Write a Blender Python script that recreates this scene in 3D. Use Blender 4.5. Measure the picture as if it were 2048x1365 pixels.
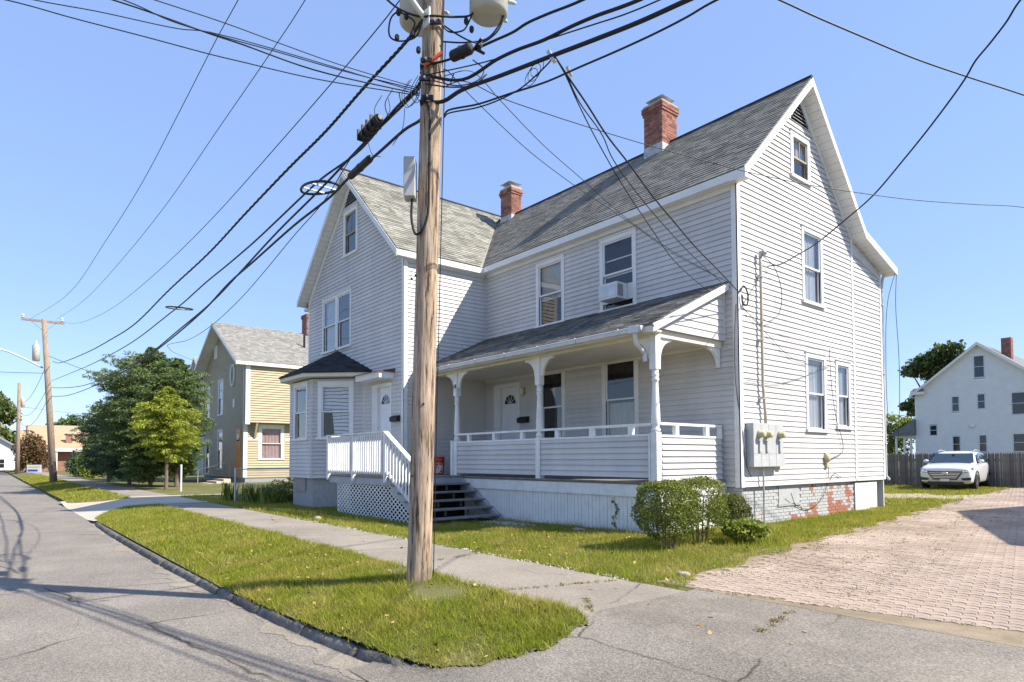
import bpy, math, random
import numpy as np
from mathutils import Vector, Matrix
for o in list(bpy.data.objects): bpy.data.objects.remove(o)
sc = bpy.context.scene
COL = sc.collection
RND = random.Random(7)
NPR = np.random.default_rng(11)

# ------------------------------------------------------------------ camera, sky, sun, exposure
cam_d = bpy.data.cameras.new('camera'); cam = bpy.data.objects.new('camera', cam_d); COL.objects.link(cam)
sc.camera = cam
YAW, PITCH, ROLL = -0.8894117554572739, 0.0375217718062918, -0.0034443050065249363
fw = Vector((math.sin(YAW)*math.cos(PITCH), math.cos(YAW)*math.cos(PITCH), math.sin(PITCH)))
r0 = Vector((math.cos(YAW), -math.sin(YAW), 0)); u0 = r0.cross(fw)
rr = math.cos(ROLL)*r0 + math.sin(ROLL)*u0; uu = -math.sin(ROLL)*r0 + math.cos(ROLL)*u0
CAMP = Vector((7.448, -12.469, 0.6128))
cam.matrix_world = Matrix(((rr.x, uu.x, -fw.x, CAMP.x), (rr.y, uu.y, -fw.y, CAMP.y), (rr.z, uu.z, -fw.z, CAMP.z), (0, 0, 0, 1)))
cam_d.sensor_fit = 'HORIZONTAL'; cam_d.sensor_width = 36
cam_d.lens = 1284.326/2048*36
cam_d.shift_x = (1024-1010.634)/2048
cam_d.shift_y = (869.768-682.5)/2048
cam_d.clip_start = .05; cam_d.clip_end = 3000

SUN_EL = math.radians(44.1); SUN_AZ = math.radians(54.8)      # from +Y towards +X
w = bpy.data.worlds.new('World'); sc.world = w; w.use_nodes = True
nt = w.node_tree; bg = nt.nodes['Background']
sky = nt.nodes.new('ShaderNodeTexSky'); sky.sky_type = 'NISHITA'; sky.sun_disc = False
sky.sun_elevation = SUN_EL; sky.sun_rotation = SUN_AZ
sky.air_density = 1.0; sky.dust_density = .15; sky.ozone_density = 3.0; sky.altitude = 0
mxs = nt.nodes.new('ShaderNodeMix'); mxs.data_type = 'RGBA'; mxs.inputs[0].default_value = .62
mxs.inputs[7].default_value = (1.60, 2.35, 4.35, 1)                # clear air scatters a fairly even blue
nt.links.new(sky.outputs[0], mxs.inputs[6]); nt.links.new(mxs.outputs[2], bg.inputs[0]); bg.inputs[1].default_value = .138
sd = bpy.data.lights.new('sun', 'SUN'); sd.energy = 5.0; sd.angle = math.radians(.5); sd.color = (1, .93, .80)
sun = bpy.data.objects.new('sun', sd); COL.objects.link(sun)
SD = Vector((math.sin(SUN_AZ)*math.cos(SUN_EL), math.cos(SUN_AZ)*math.cos(SUN_EL), math.sin(SUN_EL)))
sun.rotation_euler = SD.to_track_quat('Z', 'Y').to_euler(); sun.location = (20, 20, 30)
sc.view_settings.view_transform = 'Standard'; sc.view_settings.look = 'None'
sc.view_settings.gamma = 1; sc.view_settings.use_curve_mapping = False
sc.view_settings.exposure = 0.86
sc.render.engine = 'CYCLES'
sc.cycles.transparent_max_bounces = 16

# ------------------------------------------------------------------ mesh helpers
WL = {}
def wl(o):
    return WL.get(o.name, Vector((0, 0, 0))) if o else Vector((0, 0, 0))
def obj(name, me, parent=None, kind=None, loc=None):
    o = bpy.data.objects.new(name, me); COL.objects.link(o)
    if parent is not None:
        o.parent = parent; WL[o.name] = wl(parent)
    if kind: o['kind'] = kind
    if loc is not None: o.location = loc
    return o
def tag(o, label=None, cat=None, group=None):
    if label: o['label'] = label
    if cat: o['category'] = cat
    if group: o['group'] = group
    return o
def thing(name, loc, label, cat, group=None, rz=0):
    o = bpy.data.objects.new(name, None); COL.objects.link(o); o.location = loc; o.rotation_euler = (0, 0, rz)
    o.empty_display_size = .2
    WL[o.name] = Vector(loc) if rz == 0 else Vector((0, 0, 0))
    return tag(o, label, cat, group)
def mesh(name, v, f, mat, smooth=False):
    me = bpy.data.meshes.new(name); me.from_pydata(v, [], f); me.update()
    if mat: me.materials.append(mat)
    if smooth:
        me.polygons.foreach_set('use_smooth', [True]*len(me.polygons))
    return me
def npmesh(name, V, F, mat, smooth=False):
    """V (n,3) array, F (m,k) array"""
    V = np.ascontiguousarray(V, dtype=np.float32); F = np.ascontiguousarray(F, dtype=np.int32)
    me = bpy.data.meshes.new(name); m, k = F.shape
    me.vertices.add(len(V)); me.vertices.foreach_set('co', V.ravel())
    me.loops.add(m*k); me.loops.foreach_set('vertex_index', F.ravel())
    me.polygons.add(m); me.polygons.foreach_set('loop_start', np.arange(m, dtype=np.int32)*k)
    me.polygons.foreach_set('loop_total', np.full(m, k, dtype=np.int32))
    me.update(calc_edges=True)
    if mat: me.materials.append(mat)
    if smooth: me.polygons.foreach_set('use_smooth', np.ones(m, dtype=bool))
    return me
class MB:
    def __init__(s): s.v = []; s.f = []
    def add(s, vs, fs):
        n = len(s.v); s.v += [tuple(p) for p in vs]; s.f += [tuple(i+n for i in f) for f in fs]; return s
    def box(s, x0, x1, y0, y1, z0, z1):
        return s.add([(x, y, z) for z in (z0, z1) for x, y in ((x0, y0), (x1, y0), (x1, y1), (x0, y1))],
                     [(3, 2, 1, 0), (4, 5, 6, 7), (0, 1, 5, 4), (1, 2, 6, 5), (2, 3, 7, 6), (3, 0, 4, 7)])
    def fb(s, fr, u0, u1, o0, o1, z0, z1):
        """box in a wall frame: u along the wall, o outward, z up"""
        P = fr.P
        vs = [P(u, o, z) for z in (z0, z1) for u, o in ((u0, o0), (u1, o0), (u1, o1), (u0, o1))]
        return s.add(vs, [(0, 1, 2, 3), (7, 6, 5, 4), (4, 5, 1, 0), (5, 6, 2, 1), (6, 7, 3, 2), (7, 4, 0, 3)])
    def prism(s, poly, vec):
        n = len(poly); vec = Vector(vec); a = [Vector(p) for p in poly]; b = [p+vec for p in a]
        return s.add(a+b, [tuple(range(n))[::-1], tuple(range(n, 2*n))]+[(i, (i+1) % n, n+(i+1) % n, n+i) for i in range(n)])
    def beam(s, a, b, w, h, up=(0, 0, 1)):
        a = Vector(a); b = Vector(b); d = (b-a).normalized(); sd_ = d.cross(Vector(up))
        if sd_.length < 1e-4: sd_ = Vector((1, 0, 0))
        sd_.normalize(); up_ = sd_.cross(d)
        q = [sd_*w/2*i+up_*h/2*j for i, j in ((-1, -1), (1, -1), (1, 1), (-1, 1))]
        vs = [a+k for k in q]+[b+k for k in q]
        return s.add(vs, [(3, 2, 1, 0), (4, 5, 6, 7), (0, 1, 5, 4), (1, 2, 6, 5), (2, 3, 7, 6), (3, 0, 4, 7)])
    def tube(s, pts, r, n=8, cap=True):
        pts = [Vector(p) for p in pts]; m = len(pts)
        if not hasattr(r, '__len__'): r = [r]*m
        base = len(s.v); prev = None
        for i, p in enumerate(pts):
            d = (pts[min(i+1, m-1)]-pts[max(i-1, 0)])
            d = d.normalized() if d.length > 1e-9 else Vector((0, 0, 1))
            a = prev if prev is not None else (Vector((0, 0, 1)) if abs(d.z) < .9 else Vector((1, 0, 0)))
            x = (a-d*a.dot(d))
            if x.length < 1e-6: x = d.orthogonal()
            x.normalize(); prev = x; y = d.cross(x)
            for k in range(n):
                t = 2*math.pi*k/n; s.v.append(tuple(p+x*(r[i]*math.cos(t))+y*(r[i]*math.sin(t))))
        for i in range(m-1):
            for k in range(n):
                a = base+i*n+k; b = base+i*n+(k+1) % n; s.f.append((a, b, b+n, a+n))
        if cap:
            s.f.append(tuple(base+k for k in range(n))[::-1]); s.f.append(tuple(base+(m-1)*n+k for k in range(n)))
        return s
    def lathe(s, c, prof, n=16, axis=(0, 0, 1)):
        """prof: list of (radius, height) along axis"""
        ax = Vector(axis).normalized(); x = ax.orthogonal().normalized() if abs(ax.z) < .99 else Vector((1, 0, 0)); y = ax.cross(x)
        c = Vector(c); base = len(s.v)
        for r, h in prof:
            for k in range(n):
                t = 2*math.pi*k/n; s.v.append(tuple(c+ax*h+x*(r*math.cos(t))+y*(r*math.sin(t))))
        m = len(prof)
        for i in range(m-1):
            for k in range(n):
                a = base+i*n+k; b = base+i*n+(k+1) % n; s.f.append((a, b, b+n, a+n))
        s.f.append(tuple(base+k for k in range(n))[::-1]); s.f.append(tuple(base+(m-1)*n+k for k in range(n)))
        return s
    def build(s, name, mat, parent=None, kind=None, smooth=False, local=False):
        off = Vector((0, 0, 0)) if local else wl(parent)
        v = [(p[0]-off.x, p[1]-off.y, p[2]-off.z) for p in s.v] if off.length else s.v
        return obj(name, mesh(name, v, s.f, mat, smooth), parent, kind)
class Frame:
    def __init__(s, P0, h, n): s.P0 = Vector(P0); s.h = Vector(h).normalized(); s.n = Vector(n).normalized()
    def P(s, u, o, z): return s.P0+s.h*u+s.n*o+Vector((0, 0, z))
def bevel(o, w=.006, seg=2):
    m = o.modifiers.new('bevel', 'BEVEL'); m.width = w; m.segments = seg; m.limit_method = 'ANGLE'; return o
def clip(poly, a, b, c):
    """keep the part of a 2-D polygon with a*x+b*y<=c"""
    out = []
    for i in range(len(poly)):
        p = poly[i]; q = poly[(i+1) % len(poly)]
        dp = a*p[0]+b*p[1]-c; dq = a*q[0]+b*q[1]-c
        if dp <= 0: out.append(p)
        if (dp < 0 < dq) or (dq < 0 < dp):
            t = dp/(dp-dq); out.append((p[0]+t*(q[0]-p[0]), p[1]+t*(q[1]-p[1])))
    return out
def clip_convex(poly, conv):
    """clip poly by a counter-clockwise convex polygon"""
    for i in range(len(conv)):
        p = conv[i]; q = conv[(i+1) % len(conv)]
        a, b = q[1]-p[1], -(q[0]-p[0]); poly = clip(poly, a, b, a*p[0]+b*p[1])
        if len(poly) < 3: return []
    return poly
def catmull(pts, k=6):
    """centripetal Catmull-Rom, safe for uneven spacing"""
    pts = [Vector(p) for p in pts]; pts = [2*pts[0]-pts[1]]+pts+[2*pts[-1]-pts[-2]]; out = []
    for i in range(1, len(pts)-2):
        p0, p1, p2, p3 = pts[i-1:i+3]; t = [0.]
        for a, b in ((p0, p1), (p1, p2), (p2, p3)): t.append(t[-1]+max(1e-4, (b-a).length)**.5)
        for j in range(k):
            x = t[1]+(t[2]-t[1])*j/k
            A1 = (t[1]-x)/(t[1]-t[0])*p0+(x-t[0])/(t[1]-t[0])*p1; A2 = (t[2]-x)/(t[2]-t[1])*p1+(x-t[1])/(t[2]-t[1])*p2; A3 = (t[3]-x)/(t[3]-t[2])*p2+(x-t[2])/(t[3]-t[2])*p3
            B1 = (t[2]-x)/(t[2]-t[0])*A1+(x-t[0])/(t[2]-t[0])*A2; B2 = (t[3]-x)/(t[3]-t[1])*A2+(x-t[1])/(t[3]-t[1])*A3
            out.append((t[2]-x)/(t[2]-t[1])*B1+(x-t[1])/(t[2]-t[1])*B2)
    out.append(pts[-2]); return out

# ------------------------------------------------------------------ materials
MATS = {}
def mat(name, col, col2=None, scale=6., rough=.75, bump=0., bscale=None, island=0., objr=0., spec=.35, metal=0., detail=5., stretch=None, hue=0., coat=0., transl=0., lo=.35, hi=.65):
    if name in MATS: return MATS[name]
    m = bpy.data.materials.new(name); m.use_nodes = True; n = m.node_tree.nodes; L = m.node_tree.links
    b = n['Principled BSDF']; b.inputs['Roughness'].default_value = rough; b.inputs['Metallic'].default_value = metal
    b.inputs['Specular IOR Level'].default_value = spec
    if coat: b.inputs['Coat Weight'].default_value = coat
    tc = n.new('ShaderNodeTexCoord'); co = tc.outputs['Object']
    if stretch:
        mp = n.new('ShaderNodeMapping'); mp.inputs['Scale'].default_value = stretch; L.new(co, mp.inputs[0]); co = mp.outputs[0]
    src = None
    if col2 is not None:
        nz = n.new('ShaderNodeTexNoise'); nz.inputs['Scale'].default_value = scale; nz.inputs['Detail'].default_value = detail
        nz.inputs['Roughness'].default_value = .65
        L.new(co, nz.inputs['Vector'])
        cr = n.new('ShaderNodeValToRGB'); cr.color_ramp.elements[0].position = lo; cr.color_ramp.elements[1].position = hi
        cr.color_ramp.elements[0].color = (*col, 1); cr.color_ramp.elements[1].color = (*col2, 1)
        L.new(nz.outputs[0], cr.inputs[0]); src = cr.outputs[0]
    if island or objr:
        hs = n.new('ShaderNodeHueSaturation')
        if src: L.new(src, hs.inputs['Color'])
        else: hs.inputs['Color'].default_value = (*col, 1)
        if island: rv = n.new('ShaderNodeNewGeometry').outputs['Random Per Island']; a = island
        else: rv = n.new('ShaderNodeObjectInfo').outputs['Random']; a = objr
        mr = n.new('ShaderNodeMapRange'); mr.inputs[3].default_value = 1-a; mr.inputs[4].default_value = 1+a
        L.new(rv, mr.inputs[0]); L.new(mr.outputs[0], hs.inputs['Value'])
        if hue:
            wn = n.new('ShaderNodeTexWhiteNoise'); wn.noise_dimensions = '1D'; L.new(rv, wn.inputs['W'])
            m2 = n.new('ShaderNodeMapRange'); m2.inputs[3].default_value = .5-hue; m2.inputs[4].default_value = .5+hue
            L.new(wn.outputs[0], m2.inputs[0]); L.new(m2.outputs[0], hs.inputs['Hue'])
        src = hs.outputs[0]
    if src: L.new(src, b.inputs['Base Color'])
    else: b.inputs['Base Color'].default_value = (*col, 1)
    if bump:
        nb = n.new('ShaderNodeTexNoise'); nb.inputs['Scale'].default_value = bscale or scale*3; nb.inputs['Detail'].default_value = 6
        L.new(co, nb.inputs['Vector'])
        bp = n.new('ShaderNodeBump'); bp.inputs['Strength'].default_value = min(1., bump); bp.inputs['Distance'].default_value = .02
        L.new(nb.outputs[0], bp.inputs['Height']); L.new(bp.outputs[0], b.inputs['Normal'])
    if transl:
        tr = n.new('ShaderNodeBsdfTranslucent'); mx = n.new('ShaderNodeMixShader'); mx.inputs[0].default_value = transl
        if src: L.new(src, tr.inputs[0])
        else: tr.inputs[0].default_value = (*col, 1)
        out = n['Material Output']; L.new(b.outputs[0], mx.inputs[1]); L.new(tr.outputs[0], mx.inputs[2]); L.new(mx.outputs[0], out.inputs[0])
    MATS[name] = m; return m
def glass_mat(name, tint=.25, refl=1.):
    m = bpy.data.materials.new(name); m.use_nodes = True; n = m.node_tree.nodes; L = m.node_tree.links
    n.remove(n['Principled BSDF']); out = n['Material Output']
    t = n.new('ShaderNodeBsdfTransparent'); t.inputs[0].default_value = (tint, tint*1.02, tint*1.05, 1)
    g = n.new('ShaderNodeBsdfGlossy'); g.inputs['Roughness'].default_value = .015
    nz = n.new('ShaderNodeTexNoise'); nz.inputs['Scale'].default_value = 1.3; nz.inputs['Detail'].default_value = 1
    bp = n.new('ShaderNodeBump'); bp.inputs['Strength'].default_value = .06; bp.inputs['Distance'].default_value = .05
    tc = n.new('ShaderNodeTexCoord'); L.new(tc.outputs['Object'], nz.inputs['Vector']); L.new(nz.outputs[0], bp.inputs['Height']); L.new(bp.outputs[0], g.inputs['Normal'])
    lw = n.new('ShaderNodeLayerWeight'); lw.inputs[0].default_value = .5; fr = n.new('ShaderNodeMath'); fr.operation = 'POWER'; fr.inputs[1].default_value = 3.2; L.new(lw.outputs['Facing'], fr.inputs[0])
    ma = n.new('ShaderNodeMath'); ma.operation = 'MULTIPLY_ADD'; ma.inputs[1].default_value = .9*refl; ma.inputs[2].default_value = .08*refl; ma.use_clamp = True
    L.new(fr.outputs[0], ma.inputs[0])
    mx = n.new('ShaderNodeMixShader'); L.new(ma.outputs[0], mx.inputs[0]); L.new(t.outputs[0], mx.inputs[1]); L.new(g.outputs[0], mx.inputs[2])
    L.new(mx.outputs[0], out.inputs[0]); return m

SIDING = mat('siding_grey_paint', (.50, .487, .475), (.60, .585, .57), .8, .55, .05, 25, objr=.05, stretch=(1, 1, .35))
TRIM = mat('white_trim_paint', (.68, .68, .67), (.76, .76, .75), 1.7, .5, .04, 30)
PORCHW = mat('worn_white_paint', (.62, .62, .61), (.76, .76, .75), 3., .6, .08, 22, lo=.3, hi=.55)
SHEATH = mat('sheathing', (.30, .30, .31))
DARK = mat('unlit_black', (.012, .012, .014), rough=.9)  # near-black colour stands in for missing light in voids
GLASS = glass_mat('window_glass', .86)
SASH = mat('vinyl_sash', (.72, .73, .74), rough=.4)
SASHB = mat('weathered_sash', (.30, .24, .19), (.42, .36, .30), 5, .7)
SHING = mat('asphalt_shingle', (.16, .152, .135), (.225, .215, .19), 1.1, .95, .3, 60, island=.26, hue=.02)
SHINGD = mat('dark_asphalt_shingle', (.022, .024, .030), (.045, .047, .055), 1.5, .9, .5, 60, island=.35)
SHINGP = mat('porch_shingle', (.10, .10, .095), (.19, .185, .17), 1.5, .95, .5, 60, island=.45)
SHINGF = mat('far_shingle', (.20, .19, .17), (.28, .27, .25), 3, .9, .4, 40, island=.2)
BRICKR = mat('red_brick', (.20, .075, .055), (.30, .135, .10), 8, .85, .4, 60, island=.35, hue=.015)
MORTAR = mat('mortar', (.36, .32, .28), (.46, .42, .38), 10, .9, .3)
METALG = mat('galvanised_metal', (.42, .43, .44), (.55, .56, .57), 3, .45, metal=.7)
BLACK = mat('black_rubber', (.012, .012, .014), rough=.5)
CABLE = mat('cable_black', (.012, .013, .016), rough=.55)
# ------------------------------------------------------------------ terrain
def sst(t):
    t = max(0., min(1., t)); return t*t*(3-2*t)
def lot(x, y):
    h = -.86+.014*max(-7, min(2, x))
    return -.92+(h+.92)*sst((y+6.4)/5.4)+.008*max(0, min(25, y))
def terr(x, y):
    if y >= -6.4: return lot(x, y)
    if y >= -7.87: return -.92
    t = max(0., min(1., (-7.87-y)/1.95))
    ap = -.92-.36*t; vg = -.905-.285*(t**1.25)
    if x > -8: k = sst((x-1.5)/1.3)
    elif x > -22: k = sst((-14.6-x)/2.5)
    else: k = 1-sst((-23.5-x)/2.5)
    return vg+(ap-vg)*k
KL = [(-400, -9.93), (-15.6, -9.72), (-15.0, -9.86), (-13, -9.93), (-9, -9.95), (-5, -9.93), (-3, -9.88), (-.5, -9.79), (1.0, -9.71), (1.7, -9.64), (2.2, -9.54), (2.6, -9.42), (3.0, -9.3), (60, -9.3)]
def kerby(x):
    for a, b in zip(KL, KL[1:]):
        if x <= b[0]: return a[1]+(b[1]-a[1])*(x-a[0])/(b[0]-a[0])
    return -9.3
def in_verge(x, y):
    """the grass strip between kerb and pavement"""
    if not (kerby(x)+.015 < y < -7.84+.03*math.sin(x*5.3)+.02*math.sin(x*13)): return False
    if -18.8 < x < 3.25:
        v = (y+8.84)/1.0
        if x > 1.4:    # rounded street end on the right
            return x+.05*math.sin(y*9)+.03*math.sin(y*23+1) < 3.22-.95*max(0, (-8.55-y)/1.05)**2.2-.35*max(0, (y+8.15)/.3)**2
        if x < -14.6:
            return x > -18.6+2.6*max(0, (-8.8-y)/1.05)**1.6+1.9*max(0, (y+8.5)/.65)**1.6
        return True
    if x < -21.9: return x < -25.4+3.3*(y+9.84)/2.0
    return False
def sheet(name, xs, ys, zf, m, keep=None, kind='structure', dz=0., smooth=True):
    V = []; F = []; nx = len(xs)
    for y in ys:
        for x in xs: V.append((x, y, zf(x, y)+dz))
    for j in range(len(ys)-1):
        for i in range(nx-1):
            if keep and not keep(.5*(xs[i]+xs[i+1]), .5*(ys[j]+ys[j+1])): continue
            F.append((j*nx+i, j*nx+i+1, (j+1)*nx+i+1, (j+1)*nx+i))
    return obj(name, mesh(name, V, F, m, smooth), None, kind)
def rng(a, b, s):
    n = max(1, int(round((b-a)/s))); return [a+(b-a)*i/n for i in range(n+1)]

def ground_mats():
    g = mat('lawn_soil', (.10, .11, .025), (.20, .165, .075), .8, .95, .6, 30, detail=8, lo=.42, hi=.68)
    def asphalt(name, c, c2, crack=0., speck=.5, dust=(.30, .26, .21)):
        m = bpy.data.materials.new(name); m.use_nodes = True; n = m.node_tree.nodes; L = m.node_tree.links
        b = n['Principled BSDF']; b.inputs['Roughness'].default_value = .88; b.inputs['Specular IOR Level'].default_value = .25
        tc = n.new('ShaderNodeTexCoord'); co = tc.outputs['Object']
        def noise(s, d=6, r=.6):
            z = n.new('ShaderNodeTexNoise'); z.inputs['Scale'].default_value = s; z.inputs['Detail'].default_value = d; z.inputs['Roughness'].default_value = r
            L.new(co, z.inputs['Vector']); return z.outputs[0]
        def ramp(src, p0, p1, c0, c1):
            r = n.new('ShaderNodeValToRGB'); r.color_ramp.elements[0].position = p0; r.color_ramp.elements[1].position = p1
            r.color_ramp.elements[0].color = (*c0, 1); r.color_ramp.elements[1].color = (*c1, 1); L.new(src, r.inputs[0]); return r.outputs[0]
        def mix(f, a, b_, mode='MIX', fac=1.):
            x = n.new('ShaderNodeMix'); x.data_type = 'RGBA'; x.blend_type = mode
            if f is None: x.inputs[0].default_value = fac
            else: L.new(f, x.inputs[0])
            L.new(a, x.inputs[6]); L.new(b_, x.inputs[7]); return x.outputs[2]
        base = ramp(noise(.7, 7), .35, .65, c, c2)
        sp = ramp(noise(55, 3, .85), .36, .68, (1-speck,)*3, (1+speck*.8,)*3)
        colr = mix(None, base, sp, 'MULTIPLY')
        st = ramp(noise(.35, 3), .55, .75, (0, 0, 0), (1, 1, 1))
        dcol = n.new('ShaderNodeRGB'); dcol.outputs[0].default_value = (*dust, 1)
        hf = n.new('ShaderNodeMath'); hf.operation = 'MULTIPLY'; hf.inputs[1].default_value = .35; L.new(st, hf.inputs[0])
        colr = mix(hf.outputs[0], colr, dcol.outputs[0])
        if crack:
            vo = n.new('ShaderNodeTexVoronoi'); vo.feature = 'DISTANCE_TO_EDGE'; vo.inputs['Scale'].default_value = crack
            wv = n.new('ShaderNodeTexNoise'); wv.inputs['Scale'].default_value = 2.2; wv.inputs['Detail'].default_value = 4; L.new(co, wv.inputs['Vector'])
            mx = n.new('ShaderNodeMix'); mx.data_type = 'VECTOR'; mx.inputs[0].default_value = .22; L.new(co, mx.inputs[4]); L.new(wv.outputs[1], mx.inputs[5])
            L.new(mx.outputs[1], vo.inputs['Vector'])
            msk = ramp(vo.outputs['Distance'], .004*crack, .012*crack+.0008, (.25, .23, .2), (1, 1, 1))
            brk = ramp(noise(.5, 2), .46, .56, (1, 1, 1), (0, 0, 0))
            one = n.new('ShaderNodeRGB'); one.outputs[0].default_value = (1, 1, 1, 1)
            colr = mix(None, colr, mix(brk, msk, one.outputs[0]), 'MULTIPLY')
        L.new(colr, b.inputs['Base Color'])
        bp = n.new('ShaderNodeBump'); bp.inputs['Strength'].default_value = .35; bp.inputs['Distance'].default_value = .006
        L.new(noise(120, 3, .7), bp.inputs['Height']); L.new(bp.outputs[0], b.inputs['Normal']); return m
    return g, asphalt
LAWN, asphalt = ground_mats()
ROADM = asphalt('road_asphalt', (.215, .19, .163), (.27, .24, .207), crack=.16, speck=.6)
APRM = asphalt('apron_asphalt', (.19, .167, .14), (.285, .252, .213), crack=.42, speck=.6, dust=(.36, .31, .25))
WALKM = asphalt('pavement_asphalt', (.25, .215, .178), (.325, .283, .235), crack=.35, speck=.35)
CONC = asphalt('concrete', (.46, .39, .31), (.56, .48, .39), speck=.12)
DIRT = mat('sandy_dirt', (.40, .33, .24), (.30, .25, .16), 2.5, .95, .5, 40)

def gfun(x, y):
    z = terr(x, y)
    if y < kerby(x)+.08: z = -1.30
    onp = -7.95 < y < -6.1 or y < -7.84
    return z-(.05 if onp else 0)
XS = rng(-400, -60, 20)[:-1]+rng(-60, -20, 2)[:-1]+rng(-20, 8, .4)[:-1]+rng(8, 40, 2)[:-1]+rng(40, 400, 30)
YS = rng(-400, -40, 30)[:-1]+rng(-40, -10.4, 3)[:-1]+rng(-10.4, -5.6, .2)[:-1]+rng(-5.6, 8, .5)[:-1]+rng(8, 40, 2)[:-1]+rng(40, 500, 30)
sheet('ground', XS, YS, gfun, LAWN)
sheet('road', rng(-320, -40, 20)[:-1]+rng(-40, 90, 2), [-19.5, -17, -14, -11, -9.3], lambda x, y: -1.28, ROADM)
sheet('sidewalk', rng(-200, -30, 10)[:-1]+rng(-30, 2.98, 1)[:-1]+[2.98], [-7.86, -7.2, -6.6, -6.17], lambda x, y: -.92, WALKM, dz=.002)
def apk(x, y): return not in_verge(x, y)
sheet('driveway_apron', rng(1.3, 3.6, .035)[:-1]+rng(3.6, 26, .2), rng(-9.9, -5.3, .035), lambda x, y: -1.278+(terr(x, y)+1.278)*max(sst((y+9.75)/.45), sst((x-1.9)/1.5)), APRM, keep=lambda x, y: apk(x, y) and x > (2.98 if y > -7.88 else 2.0) and y < (-5.95+.17*(x-2.7) if x < 6 else -5.39), dz=.004)
sheet('concrete_driveway', rng(-26.5, -15, .15), rng(-9.9, -4.2, .1), terr, CONC,
      keep=lambda x, y: apk(x, y) and (y > -7.86 and -23.2 < x < -17.6+.0*(y) or y <= -7.86 and x < -15.2), dz=.006)
sheet('verge', rng(-200, -26, 4)[:-1]+rng(-26, 1.0, .1)[:-1]+rng(1.0, 3.4, .035), rng(-9.85, -7.83, .035), terr, LAWN, keep=in_verge, dz=.012)
sheet('dirt_track', rng(-6.5, 1.2, .3), rng(10.8, 17.5, .3), lot, DIRT, dz=.008,
      keep=lambda x, y: abs(y-13.4-.12*x-.3*math.sin(x*2.1)) < 1.5+.35*math.sin(x*3.3))
sheet('sidewalk_far', rng(-200, -26, 5), [-6.15, -5.0], lambda x, y: lot(x, y), WALKM, dz=.004) if False else None

# kerb of broken stones along the verge
KERBM = mat('kerb_stone_dark', (.085, .08, .072), (.17, .155, .135), 5, .92, .8, 25, objr=.25)
kb = MB(); kxs = rng(-15.3, 2.1, .4)
for a, b in zip(kxs, kxs[1:]):
    kb.prism([(a, kerby(a)+.07, -1.36), (b, kerby(b)+.07, -1.36), (b, kerby(b)+.02, -1.36), (a, kerby(a)+.02, -1.36)], (0, 0, .16))
kerb = obj('kerb', mesh('kerb', kb.v, kb.f, KERBM), None, 'structure')
def kerb_stone(p0, p1, i):
    p0 = Vector(p0); p1 = Vector(p1); d = (p1-p0); L_ = d.length; d.normalize(); s = Vector((d.y, -d.x, 0))
    if s.y > 0: s = -s
    n = max(4, int(L_/.12)); prof = [(-.07, -.10), (-.065, .065), (-.035, .092), (.012, .085), (.038, .058), (.062, .01), (.066, -.10)]
    V = []; F = []
    for k in range(n+1):
        c = p0+d*(L_*k/n); e = .8 if k in (0, n) else 1
        for a, z in prof:
            q = c+s*(a*e+RND.uniform(-.012, .012)); V.append((q.x, q.y, -1.28+z*(.93 if e < 1 else 1)+RND.uniform(-.012, .012)))
    m = len(prof)
    for k in range(n):
        for j in range(m-1): F.append((k*m+j, k*m+j+1, (k+1)*m+j+1, (k+1)*m+j))
    F.append(tuple(range(m))[::-1]); F.append(tuple(n*m+j for j in range(m)))
    o = obj('kerb_stone', mesh('kerb_stone', V, F, KERBM, True), kerb)
def sand_strip():
    V = []; F = []; xs = rng(-16, 2.9, .04)
    for x in xs:
        y0 = kerby(x)-.02
        w_ = .16+.10*math.sin(x*1.3)+.07*math.sin(x*3.7+1)+.05*math.sin(x*9)+RND.uniform(-.02, .02)+(.25*max(0, x-1.5))
        V += [(x, y0, -1.276), (x, y0-max(.03, w_), -1.276)]
    F = [(2*i, 2*i+1, 2*i+3, 2*i+2) for i in range(len(xs)-1)]
    obj('gutter_sand', mesh('gutter_sand', V, F, asphalt('gutter_sand', (.25, .215, .175), (.31, .27, .215), speck=.5)), None, 'structure')
sand_strip()
def kpt(x): return (x, kerby(x)-.0, 0)
x = -15.6; i = 0
while x < 2.0:
    L_ = RND.uniform(.55, 1.35); x2 = min(x+L_, 2.3); kerb_stone(kpt(x), kpt(x2), i); x = x2+RND.uniform(.015, .05); i += 1

# paver driveway
PAVM = mat('concrete_paver', (.27, .20, .15), (.45, .355, .285), .5, .85, .35, 50, objr=.10, island=0, detail=7)
PAVI = mat('concrete_paver_far', (.27, .20, .15), (.45, .355, .285), .5, .85, .35, 50, island=.10, detail=7)
SAND = mat('paver_sand', (.30, .235, .165), (.20, .16, .10), 3, .95, .4, 40)
def pleft(y):
    pts = [(-6.0, 2.72), (-4.2, 2.45), (-3, 2.4), (-1.4, 2.16), (1.1, 1.94), (4.4, 1.5), (8.9, 1.0), (18.6, .1), (30, -1.0)]
    for a, b in zip(pts, pts[1:]):
        if y <= b[0]: return a[1]+(b[1]-a[1])*(y-a[0])/(b[0]-a[0])
    return -1
PVZ = lambda x, y: lot(x, y)
drive = sheet('driveway', rng(-1.2, 7.6, .4), rng(-5.98, 34, .5), lambda x, y: PVZ(x, y), SAND, keep=lambda x, y: pleft(y)-.25 < x < 7.5, dz=.006)
PL, PW, PT = .235, .118, .045
def zig(l, w_, g=.004):
    """interlocking zig-zag paver outline"""
    a = l/2-g; b = w_/2-g; k = .022
    top = [(-a, b-k), (-a*.5, b+k*.2), (0, b-k), (a*.5, b+k*.2), (a, b-k)]
    bot = [(p[0], p[1]-2*b) for p in top[::-1]]
    return [(x_, y_) for x_, y_ in top]+[(a+.006, -k)]+bot+[(-a+.006, -k)]
pv = zig(PL, PW); npv = len(pv)
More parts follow.
